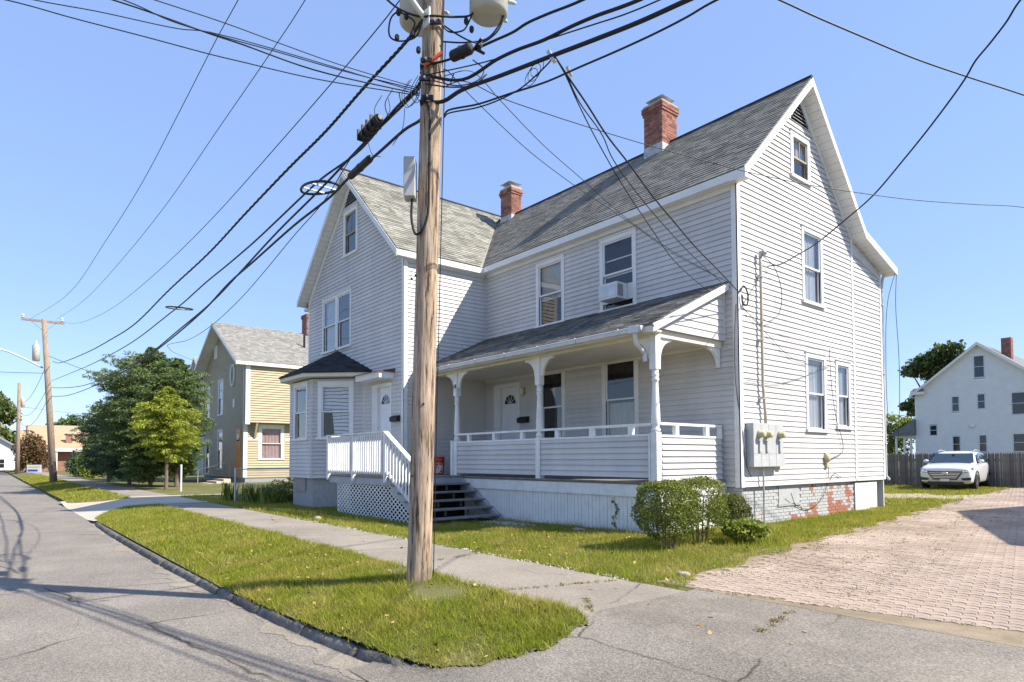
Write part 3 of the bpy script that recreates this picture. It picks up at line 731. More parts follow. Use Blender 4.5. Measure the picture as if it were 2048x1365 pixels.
# foundation: painted brick with bare patches, basement board, skirt
def painted_brick():
    m = bpy.data.materials.new('painted_brick'); m.use_nodes = True; n = m.node_tree.nodes; L = m.node_tree.links
    b = n['Principled BSDF']; b.inputs['Roughness'].default_value = .85
    ge = n.new('ShaderNodeNewGeometry'); tc = n.new('ShaderNodeTexCoord')
    nz = n.new('ShaderNodeTexNoise'); nz.inputs['Scale'].default_value = 1.6; nz.inputs['Detail'].default_value = 5; L.new(tc.outputs['Object'], nz.inputs['Vector'])
    n2 = n.new('ShaderNodeTexNoise'); n2.inputs['Scale'].default_value = 14; n2.inputs['Detail'].default_value = 5; L.new(tc.outputs['Object'], n2.inputs['Vector'])
    sx = n.new('ShaderNodeSeparateXYZ'); L.new(tc.outputs['Object'], sx.inputs[0])
    h = n.new('ShaderNodeMapRange'); h.inputs[1].default_value = .05; h.inputs[2].default_value = .55; h.inputs[3].default_value = .09; h.inputs[4].default_value = -.05; L.new(sx.outputs[2], h.inputs[0])
    yy = n.new('ShaderNodeMapRange'); yy.inputs[1].default_value = 1.5; yy.inputs[2].default_value = 5.; yy.inputs[3].default_value = -.10; yy.inputs[4].default_value = .075; L.new(sx.outputs[1], yy.inputs[0])
    s = n.new('ShaderNodeMath'); L.new(nz.outputs[0], s.inputs[0]); L.new(h.outputs[0], s.inputs[1])
    s1 = n.new('ShaderNodeMath'); L.new(s.outputs[0], s1.inputs[0]); L.new(yy.outputs[0], s1.inputs[1])
    m3 = n.new('ShaderNodeMath'); m3.operation = 'MULTIPLY_ADD'; m3.inputs[1].default_value = .24; L.new(ge.outputs['Random Per Island'], m3.inputs[0]); L.new(s1.outputs[0], m3.inputs[2])
    m4 = n.new('ShaderNodeMath'); m4.operation = 'MULTIPLY_ADD'; m4.inputs[1].default_value = .16; L.new(n2.outputs[0], m4.inputs[0]); L.new(m3.outputs[0], m4.inputs[2])
    cr = n.new('ShaderNodeValToRGB'); cr.color_ramp.elements[0].position = .795; cr.color_ramp.elements[1].position = .83
    cr.color_ramp.elements[0].color = (.40, .41, .42, 1); cr.color_ramp.elements[1].color = (.33, .135, .085, 1)
    L.new(m4.outputs[0], cr.inputs[0]); L.new(cr.outputs[0], b.inputs['Base Color'])
    bp = n.new('ShaderNodeBump'); bp.inputs['Strength'].default_value = .4; bp.inputs['Distance'].default_value = .02; L.new(n2.outputs[0], bp.inputs['Height']); L.new(bp.outputs[0], b.inputs['Normal'])
    return m
PBR = painted_brick(); PMOR = mat('painted_mortar', (.30, .30, .30), (.38, .37, .35), 8, .9, .4, 40)
fo = MB().box(-8.88, -.07, .05, 5.60, -1.15, -.015).box(WXL+.05, HX0-.05, WY+.05, 5.5, -1.15, -.015).build('foundation', PMOR, house)
mb = MB(); z = -1.02; k = 0
while z < -.05:
    y = .055-(.105 if k % 2 else 0)
    while y < 5.6:
        a, b = max(.05, y), min(5.6, y+.2)
        if b-a > .04 and not (1.62 < .5*(a+b) < 2.62 and -.5 < z+.03): mb.box(-.08, -.06+RND.uniform(0, .008), a, b, z, z+.066)
        y += .212
    x = -.42
    while x < -.1: mb.box(x, x+.2, .04-RND.uniform(0, .006), .06, z, z+.066); x += .212
    z += .077; k += 1
mb.build('foundation_bricks', PBR, fo, 'stuff')
GREYP = mat('grey_board_paint', (.36, .37, .385), (.42, .43, .44), 2, .6)
MB().box(-.075, -.052, 1.66, 2.60, -.44, -.02).build('basement_board', GREYP, house)
MB().box(-.085, -.03, 1.60, 2.68, -.50, -.44).build('basement_sill', PMOR, house)
SKW = mat('skirt_white', (.66, .66, .64), (.76, .76, .74), 3, .6)
for i in range(16):
    y = 5.62+i*.087; MB().box(-.05, -.03+RND.uniform(0, .008), y, y+.08, -.88+RND.uniform(-.01, .02), -.06).build('skirt_plank', SKW, house)
MB().box(-.3, -.06, 5.60, 7.05, -1.0, -.05).build('skirt_backing', SHEATH, house)
# ------------------------------------------------------------------ covered porch
PY, PZ = -2.257, .15
PX0, PX1 = -7.30, -.44
WOODG = mat('weathered_grey_board', (.16, .15, .145), (.26, .245, .235), 3, .85, .4, 30, objr=.12, stretch=(1, 6, 6))
CEIL = mat('porch_ceiling_cream', (.60, .57, .48), (.68, .65, .56), 2, .6)
BEAMC = mat('cream_beam', (.62, .58, .47), (.70, .67, .57), 2, .6)
floor = MB().box(HX0+.02, -.34, PY-.06, -.03, PZ-.06, PZ-.03).build('porch_floor', WOODG, house)
x = HX0+.03
while x < -.36: MB().box(x, min(x+.095, -.34), PY-.09, -.03, PZ-.029, PZ).build('floor_plank', WOODG, floor); x += .1
MB().box(-6.93, -.35, PY-.045, PY-.01, -.16, PZ-.065).build('rim_board', PORCHW, house)
MB().box(-.38, -.35, PY-.01, -.03, -.16, PZ-.065).build('rim_board', PORCHW, house)
x = -6.92; i = 0
while x < -.42:
    wd = .108; MB().box(x, x+wd-.008, PY+.0-RND.uniform(0, .006), PY+.02, -1.02+RND.uniform(0, .02), -.155).build('skirt_plank', SKW, house); x += wd
for i in range(20): MB().box(-.40, -.38+RND.uniform(0, .006), PY+.03+i*.108, PY+.03+i*.108+.1, -1.0, -.155).build('skirt_plank', SKW, house)
MB().box(-6.9, -.45, PY+.025, PY+.04, -1.0, -.15).build('skirt_backing', SHEATH, house)
# half wall panels
def half_wall(fr, u0, u1, z0, z1):
    mb = MB(); mb.fb(fr, u0, u1, -.06, 0, z0, z1); hw = mb.build('half_wall', SIDING, house)
    z = z0
    while z < z1-.02:
        p = [(u0, z), (u1, z), (u1, min(z+EXPO, z1)), (u0, min(z+EXPO, z1))]; b_ = MB(); board_geo(b_, fr, p, z, z+EXPO, d0=.036); b_.build('panel_clapboard', SIDING, hw); z += EXPO
    return hw
FP = Frame((0, PY-.03, 0), (1, 0, 0), (0, -1, 0)); FS = Frame((PX1+.03, 0, 0), (0, 1, 0), (1, 0, 0))
P2X = -3.85
half_wall(FP, PX0+.06, P2X-.09, PZ+.09, 1.05); half_wall(FP, P2X+.09, PX1-.12, PZ+.09, 1.05); half_wall(FS, PY+.10, -.08, PZ+.02, 1.03)
def railing(fr, u0, u1, z0, z1, n, zr=0.):
    mb = MB(); mb.fb(fr, u0, u1, -.10, .03, z0, z0+.045); mb.build('sill_rail', PORCHW, house)
    mb = MB(); mb.fb(fr, u0, u1, -.085, .02, z1-.05, z1); mb.build('top_rail', PORCHW, house)
    for i in range(n):
        u = u0+(u1-u0)*(i+.5)/n if n > 1 else .5*(u0+u1)
        MB().fb(fr, u-.055, u+.055, -.075, .01, z0+.045, z1-.05).build('rail_block', PORCHW, house)
railing(FP, PX0+.05, P2X-.07, 1.05, 1.31, 3); railing(FP, P2X+.07, PX1-.10, 1.05, 1.31, 3); railing(FS, PY+.09, -.06, 1.03, 1.32, 2)
MB().fb(FS, -.12, -.06, -.08, .02, 1.06, 1.28).build('rail_block', PORCHW, house)
# turned posts and brackets
BT = 3.0                                                  # underside of the beam
def post(x, y, low):
    P_ = MB().box(x-.075, x+.075, y-.075, y+.075, low, 1.12).build('post', PORCHW, house)
    MB().box(x-.078, x+.078, y-.078, y+.078, 2.36, BT).build('post_block', PORCHW, P_)
    MB().lathe((x, y, 1.12), [(.075, 0), (.088, .03), (.088, .07), (.06, .10), (.075, .13), (.09, .2), (.086, .36), (.066, .75), (.058, .95), (.058, 1.0), (.075, 1.02), (.075, 1.06), (.055, 1.08), (.074, 1.12), (.074, 1.15), (.06, 1.17), (.07, 1.25)], 18).build('turned_shaft', PORCHW, P_, smooth=True)
    return P_
p1_ = post(PX0+.03, PY, PZ); p2_ = post(P2X, PY, PZ); p3_ = post(PX1-.02, PY, PZ)
MB().box(PX0-.13, PX0-.04, PY-.12, PY-.02, PZ-.04, 1.12).build('newel', PORCHW, house)
MB().box(PX1-.14, PX1-.10, PY-.09, PY-.0, PZ, 1.1).build('post_board', PORCHW, house)
def bracket(p, d, r=.42, th=.06):
    """quarter-round porch bracket: p corner under the beam, d horizontal direction"""
    d = Vector(d); p = Vector(p); n = 10; pts = [p, p+d*r]
    for i in range(n+1):
        t = math.pi/2*i/n; pts.append(p+d*(r-(r-.07)*math.sin(t))+Vector((0, 0, -.05-(r-.05)*(1-math.cos(t)))))
    pts.append(p+Vector((0, 0, -r-.0)))
    s_ = Vector((d.y, -d.x, 0))
    return MB().prism([q-s_*th/2 for q in pts], s_*th).build('bracket', PORCHW, house)
for x in (PX0+.03, P2X, PX1-.02):
    bracket((x-.075, PY, BT), (-1, 0, 0)) ; 
    if x < -1: bracket((x+.075, PY, BT), (1, 0, 0))
bracket((PX1-.02, PY+.075, BT), (0, 1, 0)); bracket((PX1-.02, -.035, BT), (0, -1, 0))
# beam, ceiling, roof
MB().box(HX0+.02, PX1+.06, PY-.09, PY+.09, BT, BT+.16).build('beam', BEAMC, house)
MB().box(PX1-.11, PX1+.055, PY+.09, -.04, BT, BT+.155).build('beam', BEAMC, house)
MB().box(HX0+.02, PX1-.11, PY+.09, -.03, BT+.10, BT+.12).build('porch_ceiling', CEIL, house)
MB().box(HX0+.02, PX1-.11, -.055, -.03, BT+.03, BT+.10).build('ceiling_moulding', CEIL, house)
RX1 = -.20
PEY, PEZ, PTZ = PY-.38, BT+.20, 4.43
pr = [(HX0+.01, PEY, PEZ), (RX1, PEY, PEZ), (RX1, -.02, PTZ), (HX0+.01, -.02, PTZ)]
roof_plane(house, pr, SHINGP, (HX0+.01, PEY, PEZ), (1, 0, 0), (0, -PEY-.02, PTZ-PEZ), th=.07, expo=.125)
MB().box(HX0+.02, RX1-.02, PEY+.015, PEY+.04, PEZ-.16, PEZ-.05).build('fascia', BEAMC, house)
MB().box(HX0+.02, RX1-.02, PEY+.04, PY-.09, PEZ-.15, PEZ-.12).build('soffit', BEAMC, house)
GUT = mat('gutter_white_aluminium', (.52, .54, .57), (.62, .64, .66), 3, .4, spec=.5)
gp = [(PEY+.012, PEZ-.03), (PEY-.10, PEZ-.03), (PEY-.115, PEZ-.05), (PEY-.10, PEZ-.07), (PEY-.085, PEZ-.13), (PEY+.012, PEZ-.14)]
gut = MB().prism([(HX0+.03, a, b) for a, b in gp], (RX1-HX0-.25, 0, 0)).build('gutter', GUT, house)
for i in range(7): x = -8.2+i*1.2; MB().box(x, x+.02, PEY-.118, PEY-.1, PEZ-.13, PEZ-.02).build('gutter_strap', GUT, gut)
mb = MB(); mb.tube([(PX1-.16, PEY-.05, PEZ-.1), (PX1-.16, PEY-.05, PEZ-.22), (PX1-.17, PEY+.0, PEZ-.36), (PX1-.17, PY-.12, PEZ-.52), (PX1-.17, PY-.12, PEZ-.68)], .045, 10); mb.build('downspout_elbow', GUT, house)
bevel(MB().box(PX1-.28, PX1-.04, PEY-.12, PEY, PEZ-.16, PEZ-.02).build('gutter_box', GUT, house), .01)
# porch gable end
FG = Frame((RX1-.13, 0, 0), (0, 1, 0), (1, 0, 0)); sl = (PTZ-PEZ)/(-PEY-.02)
gz_ = BT+.16
conv = [(PY-.02, gz_), (-.04, gz_), (-.04, PTZ-.10), (PY-.02, PEZ+sl*(PY-.02-PEY)-.10)]
mb = MB(); n = 4; A = [FG.P(u, 0, z) for u, z in conv]; B = [FG.P(u, -.05, z) for u, z in conv]; mb.add(A+B, [(0, 1, 2, 3), (7, 6, 5, 4)]+[((i+1) % 4, i, 4+i, 4+(i+1) % 4) for i in range(4)])
pg = mb.build('porch_gable', SIDING, house); z = gz_
while z < PTZ-.1:
    p = clip_convex([(-3, z), (0, z), (0, z+.15), (-3, z+.15)], conv)
    if len(p) > 2: b_ = MB(); board_geo(b_, FG, p, z, z+.15, d0=.022); b_.build('panel_clapboard', SIDING, pg)
    z += .15
a = Vector((RX1-.02, PEY, PEZ-.02)); b = Vector((RX1-.02, -.03, PTZ-.02))
MB().prism([a, b, b+Vector((0, 0, -.16)), a+Vector((0, 0, -.16))], (.03, 0, 0)).build('rake_board', TRIM, house)
MB().prism([a+Vector((0, 0, -.03)), b+Vector((0, 0, -.03)), b+Vector((0, 0, -.06)), a+Vector((0, 0, -.06))], (.045, 0, 0)).build('rake_moulding', TRIM, house)
MB().box(RX1-.14, RX1-.10, -.05, -.025, gz_, PTZ-.2).build('corner_board', TRIM, house)
# house number on the first post
def text(name, s, size, fr_, u, o, z, m, parent, rot=0., bold=0., ext=.002):
    cu = bpy.data.curves.new(name, 'FONT'); cu.body = s; cu.size = size; cu.extrude = ext; cu.offset = bold; cu.align_x = 'CENTER'; cu.align_y = 'CENTER'
    tmp = bpy.data.objects.new(name, cu); COL.objects.link(tmp); dg = bpy.context.evaluated_depsgraph_get(); dg.update()
    me = bpy.data.meshes.new_from_object(tmp.evaluated_get(dg)); bpy.data.objects.remove(tmp); me.materials.clear(); me.materials.append(m)
    c_, s_ = math.cos(rot), math.sin(rot); off = wl(parent)
    for v in me.vertices:
        x_, y_, z_ = v.co; q = fr_.P(u+x_*c_-y_*s_, o+z_, z+x_*s_+y_*c_)-off; v.co = q
    return obj(name, me, parent)
FN = Frame((0, PY-.078, 0), (1, 0, 0), (0, -1, 0))
text('house_number', '18', .15, FN, PX0+.025, .003, 2.62, BLACK, p1_, bold=.006)
# porch lamp
pl = thing('porch_lamp', (-7.02, -.03, 2.62), 'small cream wall lamp beside the porch door', 'lamp')
LAMPM = mat('lamp_glass_off', (.62, .58, .42), rough=.25)
MB().lathe((-7.02, -.03, 2.62), [(.05, 0), (.05, .03)], 12, (0, -1, 0)).build('base', LAMPM, pl)
MB().lathe((-7.02, -.10, 2.50), [(.05, 0), (.075, .02), (.08, .16), (.085, .19), (.03, .22)], 12).build('shade', LAMPM, pl, smooth=True)
def mailbox(fr, u0, z0, label):
    c = fr.P(u0+.21, .12, z0); r = thing('mailbox', c, label, 'mailbox')
    mb = MB(); pr_ = [(0, 0), (.13, 0), (.13, .11), (.09, .16), (0, .19)]
    mb.prism([fr.P(u0, .022+o, z0+z) for o, z in pr_], fr.h*.42); bevel(mb.build('body', BLACK, r), .006)
    mb = MB(); mb.fb(fr, u0-.006, u0+.426, .10, .16, z0+.10, z0+.13); mb.build('lid_edge', BLACK, r)
    MB().prism([fr.P(u0-.002, .06, z0+.04), fr.P(u0-.002, .13, z0+.04), fr.P(u0-.002, .13, z0+.10), fr.P(u0-.002, .06, z0+.10)], -fr.h*.004).build('label_plate', TRIM, r)
mailbox(FR, -7.2, 1.68, 'black metal mailbox on the wall beside the white porch door')
mailbox(WF, -9.5, 1.72, 'black metal mailbox on the street gable beside its door')

# ------------------------------------------------------------------ bay window on the street gable
by = -4.27; B1 = (-14.40, by); B2 = (-12.63, by); B3 = (-11.40, WY); B0 = (-15.6, WY)
bay = MB().prism([(p[0], p[1], 3.2) for p in (B0, B1, B2, B3)], (0, 0, .02)).build('bay', SIDING, house)
F1 = Frame((B1[0], by, 0), (1, 0, 0), (0, -1, 0)); d2 = Vector((B3[0]-B2[0], B3[1]-B2[1], 0)); L2 = d2.length; d2.normalize()
F2 = Frame((B2[0], B2[1], 0), d2, (d2.y, -d2.x, 0))
F0 = Frame((B0[0], B0[1], 0), Vector((B1[0]-B0[0], B1[1]-B0[1], 0)), (B1[1]-B0[1], -(B1[0]-B0[0]), 0)); L0 = (Vector(B1)-Vector(B0)).length
bw1 = (.30, 1.50, 1.27, 3.16); bw2 = (.22, 1.41, 1.28, 3.12)
for fr, L_, op in ((F1, B2[0]-B1[0], [shr(bw1)]), (F2, L2, [shr(bw2)]), (F0, L0, [])):
    clad(house, fr, [(0, .02), (L_, .02), (L_, 3.22), (0, 3.22)], op, SIDING, parts=False, name='bay_clapboard', d0=.036)
window(house, F1, *bw1, cas=.12)
ZEB = mat('zebra_cloth', (.62, .62, .62), rough=.9)
w_ = window(house, F2, *bw2, cas=.13)
def zebra():
    m = bpy.data.materials.new('striped_curtain'); m.use_nodes = True; n = m.node_tree.nodes; L = m.node_tree.links; b = n['Principled BSDF']; b.inputs['Roughness'].default_value = .9
    tc = n.new('ShaderNodeTexCoord'); nz = n.new('ShaderNodeTexNoise'); nz.inputs['Scale'].default_value = 1.6; nz.inputs['Detail'].default_value = 1; L.new(tc.outputs['Object'], nz.inputs['Vector'])
    wv = n.new('ShaderNodeTexWave'); wv.bands_direction = 'Z'; wv.inputs['Scale'].default_value = 2.7; wv.inputs['Distortion'].default_value = 3.5; wv.inputs['Detail'].default_value = .5; wv.inputs['Detail Scale'].default_value = .7
    L.new(tc.outputs['Object'], wv.inputs['Vector'])
    cr = n.new('ShaderNodeValToRGB'); cr.color_ramp.elements[0].position = .06; cr.color_ramp.elements[1].position = .12; cr.color_ramp.elements[0].color = (.03, .03, .03, 1); cr.color_ramp.elements[1].color = (.72, .72, .72, 1)
    L.new(wv.outputs['Fac'], cr.inputs[0]); L.new(cr.outputs[0], b.inputs['Base Color']); return m
mb = MB(); A = []
for k in range(13):
    u = bw2[0]+.16+(bw2[1]-bw2[0]-.32)*k/12; A += [F2.P(u, -.075+.01*math.sin(k*2.), 1.42 if k > 4 else 2.2), F2.P(u, -.075+.01*math.sin(k*2.), 2.95)]
mb.add(A, [(2*k, 2*k+2, 2*k+3, 2*k+1) for k in range(12)]); mb.build('striped_curtain', zebra(), w_)
for p, fr in ((B1, F1), (B2, F1)):
    mb = MB(); q = [(p[0]-.07, p[1]-.02), (p[0]+.03, p[1]-.028), (p[0]+.07, p[1]+.03), (p[0]-.05, p[1]+.05)]
    mb.prism([(a, b, .0) for a, b in q], (0, 0, 3.2)); mb.build('corner_board', SIDING, house)
mb = MB(); mb.fb(F2, L2-.06, L2+.02, -.02, .03, .02, 3.2); mb.build('corner_board', SIDING, house)
bf = MB().prism([(p[0], p[1]+.08, -1.1) for p in ((-15.5, WY), (-14.36, by), (-12.68, by), (-11.5, WY))], (0, 0, 1.12)).build('bay_foundation', PMOR, house)
MB().box(-14.05, -13.2, by+.04, by+.075, -.45, .0).build('basement_board', mat('raw_board', (.30, .26, .22), (.36, .32, .28), 3), bf)
ov = .34; ez = 3.26
E0 = (-16.1, WY); E1 = (-14.40-.14, by-ov); E2 = (-12.63+.14, by-ov); E3 = (-11.40+.48, WY)
eav = [(p[0], p[1], ez) for p in (E0, E1, E2, E3)]
MB().prism(eav, (0, 0, .15)).build('bay_eave', BEAMC, house)
ap0, ap1 = (-14.0, WY, 4.36), (-13.02, WY, 4.36)
apx = (-13.4, WY, 4.37)
ez2 = ez+.155
k = 1.03
e = [Vector((apx[0]+(p[0]-apx[0])*k, WY+(p[1]-WY)*k, ez2)) for p in (E0, E1, E2, E3)]
for a, b in zip(e, e[1:]):
    pts = [a, b, Vector(apx)]; U = (b-a).normalized(); n_ = U.cross(Vector(apx)-a).normalized(); V = n_.cross(U); 
    if V.z < 0: V = -V
    roof_plane(house, pts, SHINGD, a, U, V, th=.05, expo=.13, name='bay_roof')

# door hood
MB().box(-11.0, -9.45, WY-.52, WY-.02, 3.02, 3.20).build('door_hood', TRIM, house)
MB().prism([(-11.06, WY-.60, 3.2), (-11.06, WY-.02, 3.2), (-11.06, WY-.02, 3.32)], (1.66, 0, 0)).build('hood_roof', mat('rust_red_metal', (.10, .04, .035), (.16, .07, .05), 4, .6), house)

# ------------------------------------------------------------------ side deck, stairs and lattice
DY0 = -4.55; DX0, DX1 = -10.64, -6.93
DECKG = mat('deck_grey_paint', (.32, .34, .37), (.40, .42, .45), 2, .6)
dk = MB().box(DX0+.03, DX1-.03, DY0+.06, WY-.02, .10, .125).build('deck', WOODG, house)
y = DY0
while y < PY-.15: MB().box(DX0 if y < WY-.12 else HX0+.04, DX1, y, y+.125, .126, .16).build('deck_plank', WOODG, dk); y += .132
MB().box(DX0+.05, DX1-.02, DY0+.03, DY0+.06, -.06, .12).build('deck_rim', DECKG, house)
MB().box(DX1-.05, DX1-.02, DY0+.06, PY-.05, -.04, .12).build('deck_rim', DECKG, house)
MB().box(DX0+.02, DX0+.05, DY0+.03, WY-.03, -.06, .12).build('deck_rim', DECKG, house)
NTR, RUN, RISE = 5, .335, .190
DPX = -7.12
def stair_z(x): return .16-(x-DX1)/RUN*RISE
for i in range(1, NTR+1):
    x = DX1+(i-1)*RUN; z = .16-i*RISE
    bevel(MB().box(x-.01, x+RUN+.02, DY0+.02, PY-.06, z-.04, z).build('tread', WOODG, house), .005)
    for yy in (DY0+.35, -3.6, -2.9): MB().box(x+.02, x+.06, yy, yy+.05, max(-1.02, z-RISE+.0), z-.04).build('step_cleat', WOODG, house)
for yy in (DY0+.05, PY-.12):
    MB().prism([(DX1-.02, yy, .12), (DX1-.02, yy, -.22), (DX1+NTR*RUN-.1, yy, -1.02), (DX1+NTR*RUN+.05, yy, -1.02), (DX1+NTR*RUN+.05, yy, -.84)], (0, .045, 0)).build('stringer', DECKG, house)
MB().box(DX1-.2, DX1-.15, DY0+.15, PY-.1, -1.0, .05).build('stair_shade_sheet', DARK, house)  # near-black sheet painted as the shade behind the open treads
# railings
FD = Frame((0, DY0, 0), (1, 0, 0), (0, -1, 0))
for u in (DX0+.05, -8.95, DPX): bevel(MB().box(u-.05, u+.05, DY0-.06, DY0+.03, .02, 1.30).build('rail_post', PORCHW, house), .006)
MB().box(DX0, DPX, DY0-.075, DY0+.06, 1.29, 1.325).build('hand_rail', PORCHW, house)
MB().box(DX0+.1, DPX-.05, DY0-.03, DY0+.01, 1.18, 1.26).build('upper_rail', PORCHW, house)
MB().box(DX0+.1, DPX-.05, DY0-.03, DY0+.01, .25, .32).build('lower_rail', PORCHW, house)
MB().box(DX0, DX0+.07, DY0+.03, WY-.05, 1.25, 1.31).build('hand_rail', PORCHW, house)
for i in range(9):
    y = DY0+.15+i*.15; MB().box(DX0+.02, DX0+.055, y, y+.035, .3, 1.25).build('baluster', PORCHW, house)
def baluster(x, z0, z1):
    bz = [(x-.019, x+.019, DY0-.068, DY0-.031)]; a = bz[0]
    MB().add([(a[0], a[2], z0+.03), (a[1], a[2], z0+.03), (a[1], a[3], z0), (a[0], a[3], z0), (a[0], a[2], z1), (a[1], a[2], z1), (a[1], a[3], z1), (a[0], a[3], z1)],
             [(3, 2, 1, 0), (4, 5, 6, 7), (0, 1, 5, 4), (1, 2, 6, 5), (2, 3, 7, 6), (3, 0, 4, 7)]).build('baluster', PORCHW, house)
n = 12
for i in range(n): baluster(DX0+.2+(-8.95-DX0-.32)*i/(n-1), .20, 1.25)
for i in range(n+1): baluster(-8.95+.14+(DPX+8.95-.28)*i/n, .20, 1.25)
# stair rail
sx0, sx1 = DPX, DX1+NTR*RUN-.12
def sr(x): return 1.29-(x-DPX)*RISE/RUN*1.03
bevel(MB().box(sx1-.05, sx1+.05, DY0-.06, DY0+.03, -1.0, sr(sx1)-.02).build('rail_post', PORCHW, house), .006)
MB().beam((DPX-.02, DY0-.01, sr(DPX)+.02), (sx1+.08, DY0-.01, sr(sx1+.08)+.02), .135, .035).build('hand_rail', PORCHW, house)
MB().beam((DPX, DY0-.01, sr(DPX)-.08), (sx1, DY0-.01, sr(sx1)-.08), .04, .075).build('upper_rail', PORCHW, house)
MB().beam((DPX, DY0-.01, sr(DPX)-.98), (sx1, DY0-.01, sr(sx1)-.98), .04, .075).build('lower_rail', PORCHW, house)
for i in range(11):
    x = DPX+.14+(sx1-DPX-.2)*i/10; baluster(x, sr(x)-1.02, sr(x)-.04)
# lattice under the deck: each slat a part
LY = DY0+.07; lz0, lz1 = -.99, -.055; lx0, lx1 = -10.15, DX1+NTR*RUN-.35
lat = MB().box(lx0, lx0+.03, LY, LY+.03, lz0, lz1).build('lattice', PORCHW, house)
def lat_top(x): return lz1 if x < DX1+.1 else max(lz0+.02, lz1-(x-DX1-.1)*RISE/RUN*1.06)
conv = ccw([(lx0, lz0), (lx1, lz0), (lx1, lat_top(lx1)), (DX1+.1, lz1), (lx0, lz1)])
for sgn in (1, -1):
    s_ = .20; k = lx0-2.2
    while k < lx1+2.2:
        # line at 50 degrees
        t = math.radians(33)*sgn; dx = math.cos(t); dz = math.sin(t); w_ = .0165
        nx, nz = -dz, dx
        c0 = (k, .5*(lz0+lz1)); p = [(c0[0]-dx*2-nx*w_, c0[1]-dz*2-nz*w_), (c0[0]+dx*2-nx*w_, c0[1]+dz*2-nz*w_), (c0[0]+dx*2+nx*w_, c0[1]+dz*2+nz*w_), (c0[0]-dx*2+nx*w_, c0[1]-dz*2+nz*w_)]
        p = clip_convex(ccw(p), conv)
        if len(p) > 2: MB().prism([(a, LY-(.008 if sgn > 0 else .0), b) for a, b in p], (0, .007, 0)).build('lattice_slat', PORCHW, lat)
        k += s_
MB().box(DX0+.3, DX1+.3, LY+.5, LY+.55, -1.05, .05).build('under_deck_shade', DARK, house)  # dark sheet behind the lattice, shade under the deck put into its colour
# orange bucket
bk = thing('bucket', (-8.52, -2.05, .16), 'orange plastic bucket with white lettering on the porch deck behind the utility pole', 'bucket')
ORG = mat('orange_plastic', (.55, .055, .012), rough=.45); WHT = mat('print_white', (.75, .75, .75), rough=.6)
c = (-8.52, -2.05, .16)
MB().lathe(c, [(.135, 0), (.15, .02), (.165, .40), (.178, .405), (.178, .43), (.168, .432), (.17, .50), (.182, .505), (.182, .52), (.16, .52), (.15, .05)], 24).build('body', ORG, bk, smooth=True)
bd = Vector((CAMP.x-c[0], CAMP.y-c[1], 0)).normalized(); bh = Vector((-bd.y, bd.x, 0)); BF = Frame(c, bh, bd)
def wrap(o, R=.167):
    off = wl(o); cx, cy = c[0]-off.x, c[1]-off.y
    for v in o.data.vertices:
        q = Vector((v.co.x-cx, v.co.y-cy, 0)); u = q.dot(bh); ex = q.dot(bd); t = u/R; rr_ = R+ex-.17; 
        n_ = bd*math.cos(t)+bh*math.sin(t); v.co.x = cx+n_.x*rr_; v.co.y = cy+n_.y*rr_
for i, (tx, dz) in enumerate((('THE', .06), ('HOME', .0), ('DEPOT', -.06))):
    wrap(text('lettering', tx, .085 if i else .055, BF, -.02+.03*i, .172, .19+dz, WHT, bk, rot=math.radians(38), bold=.003))
mb = MB(); 
for q in ((-.13, .11, .045, .055), (-.13, .11, .325, .335), (-.13, -.12, .045, .335), (.10, .11, .045, .335)):
    n_ = 6
    for i in range(n_):
        mb.fb(BF, q[0]+(q[1]-q[0])*i/n_, q[0]+(q[1]-q[0])*(i+1)/n_, .170, .174, q[2], q[3])
wrap(mb.build('logo_frame', WHT, bk))
hb = []
for i in range(13):
    t = math.pi*i/12; hb.append((c[0]+.185*math.cos(t), c[1]-.05-.17*math.sin(t)*.5, c[2]+.44-.13*math.sin(t)))
MB().tube(hb, .004, 6).build('handle', METALG, bk)

# ------------------------------------------------------------------ electric meters and pipes on the gable wall
MET = mat('meter_box_grey', (.40, .41, .42), (.45, .46, .47), 3, .5, spec=.4); YEL = mat('meter_plastic_yellowed', (.50, .46, .28), rough=.3)
mt = thing('meter_bank', (.12, .8, .42), 'grey electric meter cabinet with three round meters on the sunlit gable wall', 'electric meter')
bevel(MB().box(.03, .20, .18, 1.42, .42, 1.36).build('cabinet', MET, mt), .008)
for y in (.49, .80, 1.11): MB().box(.2005, .203, y-.004, y+.004, .44, 1.34).build('seam', SHEATH, mt)
MB().box(.2005, .203, .2, 1.4, .70, .706).build('seam', SHEATH, mt)
for y in (.42, .72, 1.27):
    m_ = MB().lathe((.20, y-.02, 1.12), [(.085, 0), (.085, .04), (.075, .05), (.072, .13), (.05, .145)], 18, (1, 0, 0)).build('meter', YEL, mt, smooth=True)
    bevel(MB().box(.2, .235, y-.05, y+.04, .74, .98).build('cover_strip', MET, mt), .006)
for y in (.3, .6, .9, 1.2): MB().box(.2005, .203, y-.05, y+.03, .60, .63).build('sticker', TRIM, mt)
bevel(MB().box(.03, .13, 1.46, 1.62, .42, .70).build('side_box', MET, mt), .006)
PIPE = mat('rusty_conduit', (.40, .33, .24), (.50, .46, .38), 6, .7)
cd = thing('service_mast', (.12, .85, 1.36), 'tall tan service conduit rising above the meter cabinet', 'conduit')
MB().tube([(.10, .86, 1.36), (.10, .86, 1.6), (.10, .78, 2.2), (.10, .77, 4.9), (.10, .77, 5.1)], .032, 10).build('pipe', PIPE, cd, smooth=True)
MB().tube([(.10, .77, 5.05), (.11, .78, 5.16), (.15, .80, 5.17), (.2, .82, 5.1)], [.04, .055, .05, .045], 10).build('weatherhead', METALG, cd, smooth=True)
for z in (1.9, 3.2, 4.6): MB().box(.02, .135, .72, .83, z, z+.03).build('strap', METALG, cd)
MB().tube([(.10, .73, .42), (.10, .73, -.86)], .02, 8).build('ground_pipe', METALG, cd)
